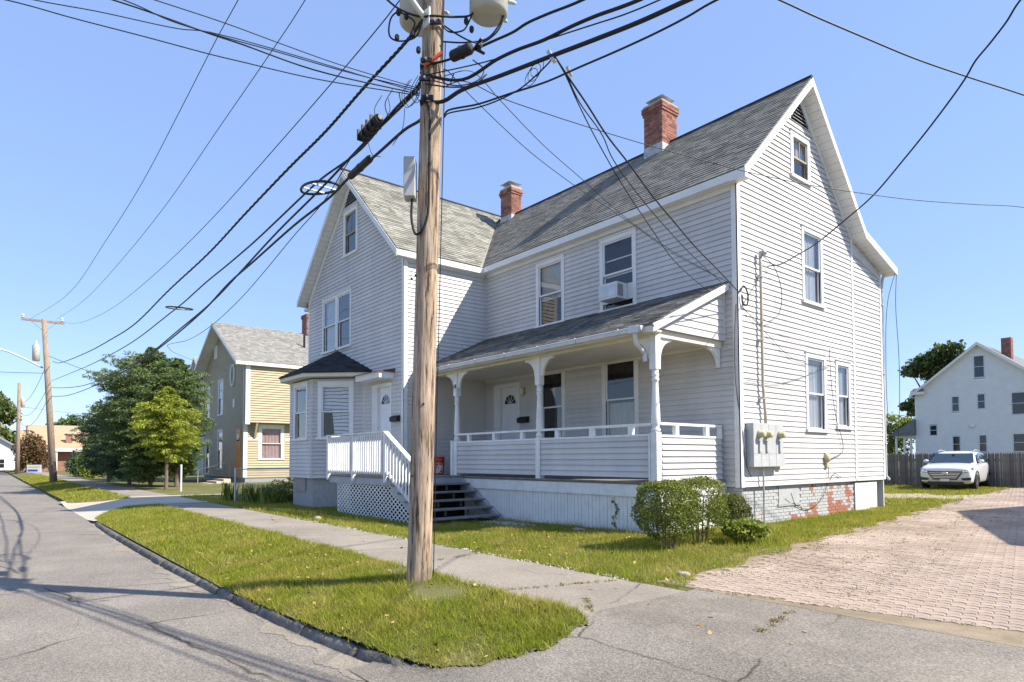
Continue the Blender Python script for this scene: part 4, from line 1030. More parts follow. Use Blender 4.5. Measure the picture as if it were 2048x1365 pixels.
pb = thing('cable_box', (.06, 3.85, .62), 'small round tan cable box low on the gable wall', 'junction box')
MB().lathe((.02, 3.85, .62), [(.11, 0), (.11, .05), (.10, .09), (.02, .1)], 16, (1, 0, 0)).build('cover', YEL, pb, smooth=True)
MB().box(.02, .08, 3.80, 3.93, .38, .53).build('lower_box', YEL, pb)
dsp = thing('corner_downspout', (-.02, 7.56, -.1), 'white downspout at the far rear corner of the gable wall', 'downspout')
MB().tube([(.02, 7.7, 5.85), (.02, 7.6, 5.6), (.02, 7.56, 5.3), (.02, 7.56, .1), (.08, 7.62, -.02)], .04, 8).build('pipe', GUT, dsp)
for z in (1, 3, 5): MB().box(-.03, .065, 7.5, 7.61, z, z+.03).build('strap', GUT, dsp)
# more than 300 clapboards: the 300 that show largest stay single parts, the rest become one
cbs = [o for o in bpy.data.objects if o.name.split('.')[0] == 'clapboard']
def show(o):
    vs = [v.co for v in o.data.vertices]; a = [min(v[i] for v in vs) for i in range(3)]; b = [max(v[i] for v in vs) for i in range(3)]
    c = (Vector(a)+Vector(b))/2+wl(house)-CAMP; hid = .35 if (c+CAMP).z < 1.1 and (c+CAMP).y < .1 else 1
    L_ = (b[0]-a[0])*abs(c.normalized().y)+(b[1]-a[1])*abs(c.normalized().x); return L_/c.length**2*hid
cbs.sort(key=show, reverse=True); rest = MB()
for o in cbs[300:]:
    rest.add([tuple(v.co) for v in o.data.vertices], [tuple(p.vertices) for p in o.data.polygons]); bpy.data.objects.remove(o)
rest.build('small_clapboards', SIDING, house, 'stuff', local=True)
# ------------------------------------------------------------------ neighbouring houses
def simple_window(root, fr, a, b, d, t, trim=None, cas=.09, glass=None, mun=False, shade=None):
    """small far window: frame part with two panes and a meeting rail"""
    trim = trim or TRIM; mb = MB()
    mb.fb(fr, a, a+cas, -.02, .04, d, t); mb.fb(fr, b-cas, b, -.02, .04, d, t); mb.fb(fr, a+cas, b-cas, -.02, .04, t-cas, t); mb.fb(fr, a+cas, b-cas, -.02, .05, d, d+cas)
    zm = .5*(d+t); mb.fb(fr, a+cas, b-cas, .0, .03, zm-.025, zm+.025)
    W_ = mb.build('window', trim, root)
    for z0, z1 in ((d+cas, zm-.025), (zm+.025, t-cas)):
        MB().add([fr.P(a+cas, .005, z0), fr.P(b-cas, .005, z0), fr.P(b-cas, .005, z1), fr.P(a+cas, .005, z1)], [(0, 1, 2, 3)]).build('pane', glass or GLASS2, W_)
    return W_
def gable_block(root, X0, X1, Y0, Y1, Z0, ZE, ZR, wallm, roofm, ov=.35, expo=.14, ridge='y', wins=(), side=True, parts=False, th=.1, trimw=True):
    """gabled house: gable faces -y (ridge along y). wins: list of (frame key, a, b, d, t)"""
    xm = .5*(X0+X1); F = Frame((0, Y0, 0), (1, 0, 0), (0, -1, 0)); S = Frame((X1, 0, 0), (0, 1, 0), (1, 0, 0))
    fo = [shr(w_[1:5]) for w_ in wins if w_[0] == 'f']; so = [shr(w_[1:5]) for w_ in wins if w_[0] == 's']
    clad(root, F, [(X0, Z0), (X1, Z0), (X1, ZE), (xm, ZR-.1), (X0, ZE)], fo, wallm, parts=False, expo=expo, name='siding_board', d0=.055)
    clad(root, S, [(Y0, Z0), (Y1, Z0), (Y1, ZE), (Y0, ZE)], so, wallm, parts=False, expo=expo, name='siding_board', d0=.055)
    MB().box(X0, X0+.1, Y0+.1, Y1, Z0, ZE).build('wall', wallm, root); MB().box(X0, X1, Y1-.1, Y1, Z0, ZE).build('wall', wallm, root)
    MB().box(X0+.3, X1-.3, Y0+.5, Y0+.55, Z0, ZE).build('unlit_room_sheet', DARK, root); MB().box(X1-.6, X1-.55, Y0+.5, Y1-.3, Z0, ZE).build('unlit_room_sheet', DARK, root)  # near-black sheets stand in for the darkness of the rooms
    s = (ZR-ZE)/(xm-X0)
    for sg, xe in ((-1, X0-ov), (1, X1+ov)):
        ze = ZR-s*abs(xe-xm); p = [(xe, Y0-ov, ze), (xe, Y1+ov, ze), (xm, Y1+ov, ZR), (xm, Y0-ov, ZR)]
        roof_plane(root, p, roofm, (xe, Y0-ov, ze), (0, 1, 0), (-sg, 0, s), sh=(sg > 0 and side), th=th, expo=.2)
        a = Vector((xe, Y0-ov, ze-.03)); b = Vector((xm, Y0-ov, ZR-.03))
        MB().prism([a, b, b+Vector((0, 0, -.24)), a+Vector((0, 0, -.24))], (0, -.03, 0)).build('rake_board', TRIM, root)
        MB().prism([a+Vector((0, .01, -.2)), b+Vector((0, .01, -.2)), b+Vector((0, ov, -.2)), a+Vector((0, ov, -.2))], (0, 0, -.02)).build('soffit', TRIM, root)
        MB().box(xe-.02 if sg < 0 else xe, xe if sg < 0 else xe+.03, Y0-ov, Y1+ov, ze-.26, ze-.03).build('fascia', TRIM, root)
        MB().box(min(xe, X0 if sg < 0 else X1), max(xe, X0 if sg < 0 else X1), Y0-ov, Y1+ov, ze-.25, ze-.22).build('soffit', TRIM, root)
    for x in (X0, X1):
        MB().box(x-.10 if x == X0 else x-.12, x+.12 if x == X0 else x+.045, Y0-.045, Y0-.03, Z0, ZE-.1).build('corner_board', TRIM, root)
    MB().box(X1+.03, X1+.05, Y0-.045, Y0+.22, Z0, ZE-.1).build('corner_board', TRIM, root)
    return F, S
# the tan house next door
TAN = mat('tan_siding', (.40, .335, .21), (.46, .39, .255), 1.2, .6)
YX0, YX1, YY0 = -48.0, -37.6, 1.2
yh = thing('tan_house', (-42.8, 5, -1), 'two-storey tan clapboard house with white trim and orange front door', 'house')
yw = [('f', -47.5, -46.1, 2.7, 6.55), ('f', -43.9, -42.5, 3.95, 6.6), ('f', -47.2, -46.0, -.5, 2.2), ('f', -43.9, -42.5, -.1, 2.85), ('s', 2.15, 3.95, .62, 3.02)]
F, S = gable_block(yh, YX0, YX1, YY0, 13.5, -.6, 7.72, 10.78, TAN, SHINGF, ov=.8, expo=.165, wins=yw)
for k, a, b, d, t in yw:
    if k == 'f': window(yh, F, a, b, d, t, cas=.16)
window(yh, S, 2.15, 3.95, .62, 3.02, cas=.22, curtain=(mat('mauve_curtain', (.30, .20, .19), (.36, .25, .23), 3), 0, 1), glass=glass_mat('clearer_glass', .9, .5))
MB().fb(F, -39.3, -38.0, -.02, .05, -.6, 3.0).build('door', mat('bare_wood_trim', (.45, .33, .2)), yh)
MB().fb(F, -39.15, -38.15, .05, .07, -.55, 2.75).build('door_leaf', mat('orange_door', (.50, .21, .05), (.56, .25, .07), 2, .4), yh)
MB().prism([F.P(-38.65+.34*math.cos(math.pi*i/12), .072, 1.9+.5*math.sin(math.pi*i/12)) for i in range(13)], (0, -.004, 0)).build('fan_light', GLASS2, yh)
MB().fb(F, -45.0, -44.2, 0, .05, 8.35, 9.35).build('gable_vent', TRIM, yh)
MB().box(YX1, YX1+.55, 1.4, 13.4, 3.15, 7.1).build('upper_jetty', TAN, yh)
jf = Frame((YX1+.55, 0, 0), (0, 1, 0), (1, 0, 0)); clad(yh, jf, [(1.15, 3.15), (13.4, 3.15), (13.4, 7.1), (1.15, 7.1)], [], TAN, parts=False, expo=.165, name='siding_board', d0=.055)
MB().box(YX1+.55, YX1+.6, 1.1, 1.4, 3.0, 7.05).build('corner_board', TRIM, yh)
MB().box(YX1+.03, YX1+.06, 3.97, 13, 1.95, 2.15).box(YX1+.03, YX1+.06, 1.4, 2.13, 1.95, 2.15).build('band_board', TRIM, yh)
MB().beam((YX1+.05, 1.9, 2.1), (YX1+.5, 1.9, 3.1), .14, .14).build('brace', TAN, yh)
MB().box(YX0, YX1, YY0+.1, 13.4, -1.3, -.6).build('foundation', PMOR, yh)
ch = MB().box(-43.3, -42.3, 7.4, 8.2, 9.8, 12.2).build('chimney', MORTAR, yh); mb = MB(); brick_stack(mb, -43.3, -42.3, 7.4, 8.2, 9.8, 12.0, bl=.24, bh=.09); brick_stack(mb, -43.36, -42.24, 7.34, 8.26, 12.0, 12.25, bl=.24, bh=.09); mb.build('bricks', BRICKR, ch, 'stuff')
MB().box(-43.3, -42.3, 7.4, 8.2, 12.2, 12.28).build('crown', MORTAR, ch)
MB().tube([(-40, 6.3, 8.6), (-40, 6.3, 10.1)], .08, 10).build('vent_pipe', BLACK, yh)
MB().tube([F.P(-40.1+.45*math.cos(t*.4), .08, 6.6+.75*math.sin(t*.4)) for t in range(17)], .07, 6).build('wall_wreath', TRIM, yh)
MB().fb(F, -39.9, -39.5, 0, .1, 4.3, 4.9).build('wall_box', TRIM, yh)
y_ac = thing('window_fan_unit', (-47.0, .9, 2.95), 'white air conditioner in the tan house upper left window', 'air conditioner')
bevel(MB().box(-47.3, -46.3, .7, 1.2, 2.8, 3.6).build('case', ACW, y_ac)); MB().box(-47.2, -46.4, .69, .698, 2.9, 3.5).build('grille', BLACK, y_ac)
for i in range(3): MB().box(-40.0+.0*i, -37.5, -1.0+.45*i, -.55+.45*i, -1.2, -.95+.14*i).build('stone_step', CONC, yh)
MB().beam((-40, -1.2, -.1), (-40, 1.1, .5), .06, .06).build('step_rail', METALG, yh)
for y, z in ((-1.1, -.1), (1.0, .45)): MB().tube([(-40, y, -1), (-40, y, z)], .035, 8).build('rail_post', METALG, yh)

# green house half hidden behind the evergreens
GRN = mat('pale_green_siding', (.30, .40, .33), (.36, .45, .38), 1.5, .7)
gh = thing('green_house', (-62, 9, -1), 'pale green house half hidden behind the evergreens', 'house')
F, S = gable_block(gh, -72, -59.5, 5, 18, -1, 6.8, 11.5, GRN, SHINGF, ov=.5, expo=.2, wins=[('s', 5.8, 7.2, 2.5, 5.0)], side=False)
simple_window(gh, S, 5.8, 7.2, 2.5, 5.0); MB().box(-59.5, -57, 5, 10, 2.6, 2.9).build('porch_roof', TRIM, gh)
# brown roof left of the evergreens
bh_ = thing('brown_roof_house', (-95, 15, -1), 'house with brown hipped roof showing left of the evergreens', 'house')
BRS = mat('brown_roof', (.16, .12, .09), (.22, .17, .13), 1.5, .9)
MB().box(-105, -90, 9, 22, -1, 9).build('wall', mat('buff_wall', (.4, .36, .3)), bh_)
MB().add([(-106, 8, 9), (-89, 8, 9), (-89, 23, 9), (-106, 23, 9), (-99, 14, 17.5), (-96, 14, 17.5)], [(0, 1, 5, 4), (1, 2, 5), (2, 3, 4, 5), (3, 0, 4), (3, 2, 1, 0)]).build('roof', BRS, bh_)
# low brick building with orange roof
ob = thing('brick_bungalow', (-112, -4, -1), 'low brick bungalow with orange tiled roof and white eaves at the end of the street', 'building')
BRW = mat('dull_brick', (.26, .12, .09), (.33, .17, .13), 3, .85); ORR = mat('orange_roof', (.45, .26, .15), (.52, .33, .21), 1, .8)
MB().box(-120, -108, -8.2, 6, -1, 1.9).build('wall', BRW, ob)
MB().box(-121, -106.8, -8.8, 7, 1.9, 2.35).build('eave', TRIM, ob)
MB().prism([(-107, -8.8, 2.36), (-121, -8.8, 2.36), (-114, -8.8, 5.2)], (0, 15.8, 0)).build('roof', ORR, ob)
MB().box(-118, -113, -7.5, 6, 3.5, 6.0).build('upper_storey', mat('buff_shingle', (.46, .38, .28)), ob)
MB().box(-109.6, -109.0, -3.0, -2.2, 3.2, 4.6).build('chimney', BRW, ob)
for y in (-7.8, -4.4, -1.0): MB().box(-107.2, -106.95, y, y+.25, -1, 1.9).build('column', TRIM, ob)
for y in (-6.5, 1.0): MB().box(-108.01, -107.97, y, y+1.6, 0, 1.5).build('window', GLASS2, ob)
# white house at the left edge
wh = thing('white_corner_house', (-132, -14, -1), 'white gabled house at the far left end of the street', 'house')
WHS = mat('white_siding', (.70, .69, .67), (.76, .75, .73), 1.5, .6)
fwd = Frame((-128, 0, 0), (0, 1, 0), (1, 0, 0))
MB().prism([(-128, -24, -1), (-128, -8.6, -1), (-128, -8.6, 3.1), (-128, -16.3, 8.2), (-128, -24, 3.1)], (-12, 0, 0)).build('wall', WHS, wh)
for a, b in (((-8.2, 3.0), (-16.3, 8.5)), ((-24.6, 3.0), (-16.3, 8.5))):
    MB().prism([(-127.5, a[0], a[1]), (-127.5, b[0], b[1]), (-127.5, b[0], b[1]-.35), (-127.5, a[0], a[1]-.35)], (-13, 0, 0)).build('roof', mat('grey_roof', (.25, .26, .28)), wh)
for y, z in ((-12, 2.6), (-15.5, 2.6), (-11, .2)): simple_window(wh, fwd, y, y+1.2, z-.9, z+.7)

# white house behind the picket fence
kx = lambda x: 7.448+(x-7.448)*1.835
kz = lambda z: .613+(z-.613)*1.835
rw = thing('white_house', (-9, 66, -.7), 'tall white gabled house behind the picket fence', 'house')
RY = 60.
wins = [(-2.954, -2.44, 4.66, 5.84), (-3.96, -3.57, 2.98, 3.83), (-2.84, -2.45, 3.05, 3.87), (-1.43, -.80, 2.68, 3.84), (-5.01, -4.60, 1.75, 2.37), (-3.97, -3.57, .85, 1.74), (-2.81, -2.43, .85, 1.77), (-1.42, -.80, .85, 1.80)]
wl_ = [('f', kx(a), kx(b), kz(d), kz(t)) for a, b, d, t in wins]
F, S = gable_block(rw, kx(-5.6), kx(.16), RY, RY+14, -.7, kz(4.20), kz(6.50), WHS, mat('slate_roof', (.13, .13, .14), (.18, .18, .19), 2), ov=.45, expo=.17, wins=wl_, side=False)
for k, a, b, d, t in wl_: simple_window(rw, F, a, b, d, t, cas=.1, trim=mat('pale_blue_trim', (.55, .60, .68)))
MB().box(kx(-5.8), kx(-5.15), RY-.45, RY+.1, kz(4.02), kz(4.16)).build('eave_return', TRIM, rw); MB().prism([(kx(-5.8), RY-.48, kz(4.17)), (kx(-5.15), RY-.48, kz(4.17)), (kx(-5.25), RY, kz(4.36)), (kx(-5.7), RY, kz(4.36))], (0, 0, .02)).build('return_roof', BRS, rw)
cxa, cxb = kx(-2.07), kx(-1.66); chh = MB().box(cxa, cxb, RY+2.5, RY+3.3, kz(5.7), kz(6.75)).build('chimney', MORTAR, rw); mb = MB(); brick_stack(mb, cxa, cxb, RY+2.5, RY+3.3, kz(5.7), kz(6.75), bl=.24, bh=.1); mb.build('bricks', BRICKR, chh, 'stuff')
MB().lathe((kx(-3.05), RY-.05, kz(2.22)), [(.1, 0), (.22, .03), (.16, .14), (.02, .2)], 14, (0, -1, 0)).build('gable_light', TRIM, rw)
px0, px1 = kx(-6.75), kx(-5.62)
MB().box(px0+.2, px1, RY-.2, RY+7, 2.6, 2.8).build('porch_beam', TRIM, rw)
MB().prism([(px0-.3, RY-.6, 2.8), (px1, RY-.6, 2.8), (px1, RY-.6, 4.4)], (0, 8, 0)).build('porch_roof', mat('slate_roof', (.13, .13, .14)), rw)
for x in (px0+.25, px0+1.0, px1-.5): MB().box(x-.09, x+.09, RY-.15, RY+.03, -.6, 2.6).build('porch_post', TRIM, rw)
MB().box(px0+1.3, px1, RY+2, RY+2.2, -.6, 2.6).build('porch_wall', mat('cream_wall', (.55, .47, .34)), rw); MB().box(px1-.5, px1-.1, RY+1.95, RY+1.99, .2, 2.0).build('porch_window', GLASS2, rw)

# house across the driveway, out of view, shading the pavers
nh = thing('driveway_neighbour_house', (12, 11, -.8), 'white house across the driveway whose shadow falls on the pavers', 'house')
MB().prism([(8.5, 3.6, -.9), (8.5, 18.5, -.9), (8.5, 18.5, 4.0), (8.5, 11.3, 6.55), (8.5, 3.6, 3.75)], (9, 0, 0)).build('wall', WHS, nh)
for a, b in (((3.1, 3.62), (11.3, 6.72)), ((19, 3.85), (11.3, 6.72))):
    MB().prism([(8.2, a[0], a[1]), (8.2, b[0], b[1]), (8.2, b[0], b[1]-.12), (8.2, a[0], a[1]-.12)], (9.6, 0, 0)).build('roof', SHINGF, nh)

# ------------------------------------------------------------------ stockade fence
pf = thing('stockade_fence', (-3, 21.9, -.75), 'weathered grey stockade fence with pointed pickets behind the parked white car', 'fence')
PICK = mat('weathered_picket', (.11, .10, .095), (.21, .195, .18), 2.2, .9, .5, 30, objr=.3, stretch=(8, 8, 1))
pk = MB().add([(-.04, -.012, 0), (.04, -.012, 0), (.04, -.012, 1.50), (0, -.012, 1.60), (-.04, -.012, 1.50), (-.04, .012, 0), (.04, .012, 0), (.04, .012, 1.50), (0, .012, 1.60), (-.04, .012, 1.50)],
              [(0, 1, 2, 3, 4), (9, 8, 7, 6, 5), (0, 5, 6, 1), (1, 6, 7, 2), (2, 7, 8, 3), (3, 8, 9, 4), (4, 9, 5, 0)])
pkm = [mesh('picket', pk.v, pk.f, PICK)]
x = -6.4
while x < 3.0:
    o = obj('picket', pkm[0], pf, loc=(x+3, -.02+RND.uniform(-.006, .006), RND.uniform(-.02, .02)-.02)); o.rotation_euler = (0, RND.uniform(-.012, .012), 0); x += .0865
for z in (.35, 1.2): MB().box(-6.4, 3, 21.9, 21.95, -.75+z, -.75+z+.09).build('fence_rail', PICK, pf)
for x in (-6.2, -3.8, -1.4, 1.0): MB().box(x, x+.1, 21.95, 22.05, -.8, .8).build('fence_post', PICK, pf)
# chain-link fence by the tan house
def chain_link(name, loc, pts, h, label):
    cf = thing(name, loc, label, 'fence'); mb = MB()
    for i, (a, b) in enumerate(zip(pts, pts[1:])):
        a = Vector(a); b = Vector(b); L_ = (b-a).length; d = (b-a).normalized(); z0 = lot(a.x, a.y)+.04
        for sg in (1, -1):
            s = -h
            while s < L_:
                p0, p1 = (s, 0.), (s+h, h)
                if p0[0] < 0: p0 = (0, -s)
                if p1[0] > L_: p1 = (L_, L_-s)
                q0 = a+d*p0[0]; q1 = a+d*p1[0]; za, zb = (p0[1], p1[1]) if sg > 0 else (h-p0[1], h-p1[1])
                mb.tube([(q0.x, q0.y, z0+za), (q1.x, q1.y, z0+zb)], .0035, 3, False); s += .09
        MB().tube([(a.x, a.y, z0+h), (b.x, b.y, z0+h)], .02, 8).build('top_rail', METALG, cf)
    mb.build('wire_mesh', METALG, cf, 'stuff')
    for p in pts: MB().tube([(p[0], p[1], lot(p[0], p[1])-.02), (p[0], p[1], lot(p[0], p[1])+h+.08)], .032, 10).build('fence_post', METALG, cf)
chain_link('chain_link_fence', (-16.5, -4, -.9), [(-16.8, -5.4, 0), (-16.6, -2.0, 0), (-16.5, 2.0, 0)], 1.15, 'low chain link fence between the tan house and the grey house')
gp_ = thing('fence_gate_post', (-27.1, -4.95, -.95), 'single white metal fence post standing beside the evergreens', 'post')
MB().tube([(-27.1, -4.95, -.95), (-27.1, -4.95, .32)], .045, 10).build('shaft', TRIM, gp_); MB().lathe((-27.1, -4.95, .32), [(.05, 0), (.05, .03), (.02, .06)], 10).build('cap', TRIM, gp_)
# ------------------------------------------------------------------ utility poles
def pole_mat():
    m = bpy.data.materials.new('weathered_pole_wood'); m.use_nodes = True; n = m.node_tree.nodes; L = m.node_tree.links
    b = n['Principled BSDF']; b.inputs['Roughness'].default_value = .85; b.inputs['Specular IOR Level'].default_value = .2
    tc = n.new('ShaderNodeTexCoord'); mp = n.new('ShaderNodeMapping'); mp.inputs['Scale'].default_value = (9, 9, .55); L.new(tc.outputs['Object'], mp.inputs[0])
    def nz(s, d, src):
        z = n.new('ShaderNodeTexNoise'); z.inputs['Scale'].default_value = s; z.inputs['Detail'].default_value = d; z.inputs['Roughness'].default_value = .7; L.new(src, z.inputs['Vector']); return z.outputs[0]
    g = nz(2.6, 8, mp.outputs[0]); big = nz(.9, 3, tc.outputs['Object'])
    cr = n.new('ShaderNodeValToRGB'); e = cr.color_ramp.elements; e[0].position = .40; e[0].color = (.09, .065, .05, 1); e[1].position = .72; e[1].color = (.66, .55, .45, 1)
    k = e.new(.46); k.color = (.36, .275, .20, 1); k = e.new(.57); k.color = (.51, .41, .32, 1); L.new(g, cr.inputs[0])
    gr = n.new('ShaderNodeValToRGB'); gr.color_ramp.elements[0].color = (.62, .64, .66, 1); gr.color_ramp.elements[1].color = (1.12, 1.0, .88, 1); gr.color_ramp.elements[0].position = .38; gr.color_ramp.elements[1].position = .62; L.new(big, gr.inputs[0])
    mx = n.new('ShaderNodeMix'); mx.data_type = 'RGBA'; mx.blend_type = 'MULTIPLY'; mx.inputs[0].default_value = .8; L.new(cr.outputs[0], mx.inputs[6]); L.new(gr.outputs[0], mx.inputs[7])
    L.new(mx.outputs[2], b.inputs['Base Color'])
    bp = n.new('ShaderNodeBump'); bp.inputs['Strength'].default_value = .9; bp.inputs['Distance'].default_value = .02; L.new(g, bp.inputs['Height']); L.new(bp.outputs[0], b.inputs['Normal']); return m
POLEW = pole_mat(); FARP = mat('far_pole_wood', (.20, .15, .11), (.34, .26, .20), 4, .9, stretch=(6, 6, .4))
PORC = mat('insulator_porcelain', (.55, .54, .50), rough=.3); TANK = mat('transformer_grey', (.40, .40, .36), (.46, .46, .42), 2, .5)
up = thing('utility_pole', (.364, -8.145, -.9), 'tall weathered wooden utility pole on the grass strip in front of the grey house', 'utility pole')
def pax(z): t = (z+.87)/7.317; return Vector((.364+.349*t, -8.145-.005*t, z))
V = []; F = []; n = 40; zs = [(-1.15+.10*i) for i in range(130)]
for z in zs:
    t = (z+.9)/13; R = .150-.032*max(0, t)+(.012*math.exp(-(z+.9)*2.5)); c = pax(z)
    for k in range(n):
        a = 2*math.pi*k/n
        rr_ = R*(1+.018*math.sin(3*a+z*.35)+.014*math.sin(7*a-z*.2+1)+.012*math.sin(13*a+.6*math.sin(z*.8)))-(.010 if math.sin(5*a+.25*z+.5*math.sin(z*1.3)) > .985 else 0)
        V.append((c.x+rr_*math.cos(a)-.364, c.y+rr_*math.sin(a)+8.145, z+.9))
for i in range(len(zs)-1):
    for k in range(n): a = i*n+k; b = i*n+(k+1) % n; F.append((a, b, b+n, a+n))
F.append(tuple((len(zs)-1)*n+k for k in range(n)))
obj('shaft', mesh('shaft', V, F, POLEW, True), up)
# camera-side directions used to place hardware round the pole
cr_ = Vector((rr.x, rr.y, 0)).normalized(); cf_ = Vector((-fw.x, -fw.y, 0)).normalized()   # image right, towards the viewer
def at(z, r_, f_): return pax(z)+cr_*r_+cf_*f_
def transformer(z0, r_, f_, R):
    c = at(z0, r_, f_); T = MB().lathe(c, [(R*.82, -.02), (R, .02), (R, .82), (R*1.06, .84), (R*1.06, .88), (R*.5, .95), (.02, .97)], 28).build('transformer', TANK, up, smooth=True)
    for k in range(3):
        a = -.9+.55*k; p = c+cr_*(R*math.cos(a))+cf_*(R*math.sin(a))*.9
        d = (p-c); d.z = 0; d.normalize(); MB().lathe(p+Vector((0, 0, .10+.14*k)), [(.03, 0), (.022, .03), (.03, .05), (.022, .07), (.028, .09), (.012, .13)], 10, d).build('bushing', PORC, T, smooth=True)
    MB().beam(at(z0+.5, 0, 0), c+Vector((0, 0, .5)), .08, .12).build('mounting_bracket', METALG, T); return T
transformer(6.26, .70, -.02, .245); transformer(6.36, -.22, -.34, .27)
STEEL = mat('white_arm_steel', (.58, .58, .55), rough=.45)
arm = MB().tube([at(6.13, -.08, .10), at(6.2, -.16, .16), at(6.55, -.42, .2), at(7.2, -.95, .3), at(7.7, -2.2, .5)], [.04, .035, .033, .032, .03], 12).build('lamp_arm', STEEL, up, smooth=True)
MB().box(*[v for p in zip(at(6.02, -.12, .08), at(6.24, -.02, .17)) for v in (min(p), max(p))]).build('arm_plate', STEEL, arm)
hd = at(7.72, -2.35, .52); MB().lathe(hd-cr_*.3, [(.04, 0), (.09, .1), (.11, .3), (.09, .5), (.03, .58)], 14, cr_).build('lamp_head', STEEL, arm, smooth=True)
# crossarm, far above the frame
ca_ = MB().beam(pax(11.1)+Vector((-.2, -1.2, 0)), pax(11.1)+Vector((-.2, 1.2, 0)), .09, .12).build('crossarm', FARP, up)
for dy in (-1.05, -.05, .85): MB().lathe(pax(11.16)+Vector((-.2, dy, 0)), [(.02, 0), (.05, .03), (.035, .06), (.05, .09), (.02, .14)], 10).build('insulator', PORC, ca_)
# grey equipment box with its cable
bx = MB(); c0 = at(3.86, -.20, .14)
bx.prism([c0+cr_*a+cf_*b for a, b in ((-.085, -.10), (.055, -.10), (.055, .10), (-.085, .10))], (0, 0, .50)); bevel(bx.build('equipment_box', mat('box_grey_paint', (.36, .37, .37), (.42, .43, .43), 5, .6), up), .008)
MB().tube(catmull([at(5.05, -.04, .17), at(4.95, .0, .165), at(4.6, .01, .165), at(4.0, .02, .162), at(3.65, .01, .165), at(3.45, -.06, .16), at(3.42, -.13, .14), at(3.6, -.19, .14), at(3.9, -.19, .14)], 6), .016, 8).build('box_cable', CABLE, up, smooth=True)
MB().tube([at(5.9, .158, .0), at(4, .165, -.01), at(1, .172, -.01), at(-.88, .182, -.01)], .006, 6).build('ground_wire', CABLE, up)
for z, r_ in ((5.55, -.05), (5.32, -.06), (5.09, -.02), (6.02, .05)):
    q = at(z, r_, .16); MB().lathe(q, [(.03, 0), (.03, .03), (.014, .04), (.014, .10)], 8, cf_).build('clamp_bolt', METALG, up); MB().beam(q+cf_*.05-cr_*.07, q+cf_*.05+cr_*.07, .03, .05).build('suspension_clamp', BLACK, up)
for z, r_ in ((2.9, -.12), (2.86, -.168), (1.3, .02), (.4, -.1)): MB().lathe(at(z, r_, .14), [(.014, 0), (.014, .03)], 6, cf_).build('spike', BLACK, up)
# low wires and clamps tangled round the pole head
TG = RND
def tangle(pts, r=.009): MB().tube(catmull(pts, 7), r, 6).build('jumper_wire', CABLE, up, smooth=True)
tangle([at(6.55, -.75, .1), at(6.28, -.45, .1), at(6.15, -.15, .12), at(6.12, .0, .18), at(6.16, .3, .1), at(6.22, .48, .05), at(6.45, .6, 0)], .014)
tangle([at(6.25, -.42, .1), at(6.15, -.52, .1), at(5.92, -.53, .1), at(5.86, -.42, .1), at(5.9, -.2, .12), at(6.1, -.12, .14)], .011)
tangle([at(6.22, -.40, .1), at(6.08, -.22, .12), at(5.95, -.26, .12), at(5.86, -.28, .12)], .011)
tangle([at(6.1, .08, .16), at(5.98, .2, .1), at(6.0, .38, .08), at(6.1, .44, .05), at(6.35, .52, 0)], .01)
tangle([at(5.85, .14, .1), at(5.87, .4, .05), at(5.95, .68, .0), at(6.1, .82, .0), at(6.3, .9, 0)], .011)
tangle([at(6.05, .15, .1), at(5.95, .3, .1), at(5.88, .5, .05), at(5.9, .62, 0), at(6.05, .82, 0), at(6.35, .93, 0)], .011)
tangle([at(5.5, .1, .2), at(5.3, .16, .2), at(5.25, .24, .2), at(5.4, .3, .2)], .008)
tangle([at(5.3, .05, .2), at(5.24, .35, .2), at(5.34, .6, .15), at(5.5, .66, .1), at(5.62, .52, .1)], .008)
tangle([at(5.26, -.05, .2), at(5.22, .3, .2), at(5.28, .55, .15), at(5.44, .7, .1)], .010)
for k in range(7):
    a = TG.uniform(-.75, -.2); z = 5.35+a*.55
    tangle([at(z+.15, a+.12, .22), at(z-.05, a+.04, .25), at(z-.2, a+.10, .24), at(z-.05, a+.22, .22), at(z+.12, a+.2, .2)], .0045)
tangle([at(4.95, -.3, .22), at(4.7, -.32, .22), at(4.5, -.44, .2)], .004); tangle([at(4.55, -.75, .2), at(4.38, -.68, .2), at(4.36, -.58, .2)], .004)
MB().tube([at(5.50, -.08, .19), at(5.58, .04, .19), at(5.66, .14, .18)], .025, 8).build('red_tape_wrap', mat('red_tape', (.55, .09, .04), rough=.5), up)
for z, r_, f_ in ((6.22, -.43, .1), (6.17, -.33, .1), (5.9, -.44, .1), (5.93, -.24, .12), (6.14, .42, .05), (6.05, .49, .03), (5.88, .6, 0), (5.72, -.16, .14)):
    q = at(z, r_, f_); MB().lathe(q-Vector((0, 0, .04)), [(.018, 0), (.03, .02), (.03, .06), (.018, .08)], 8).build('wire_clamp', BLACK, up)

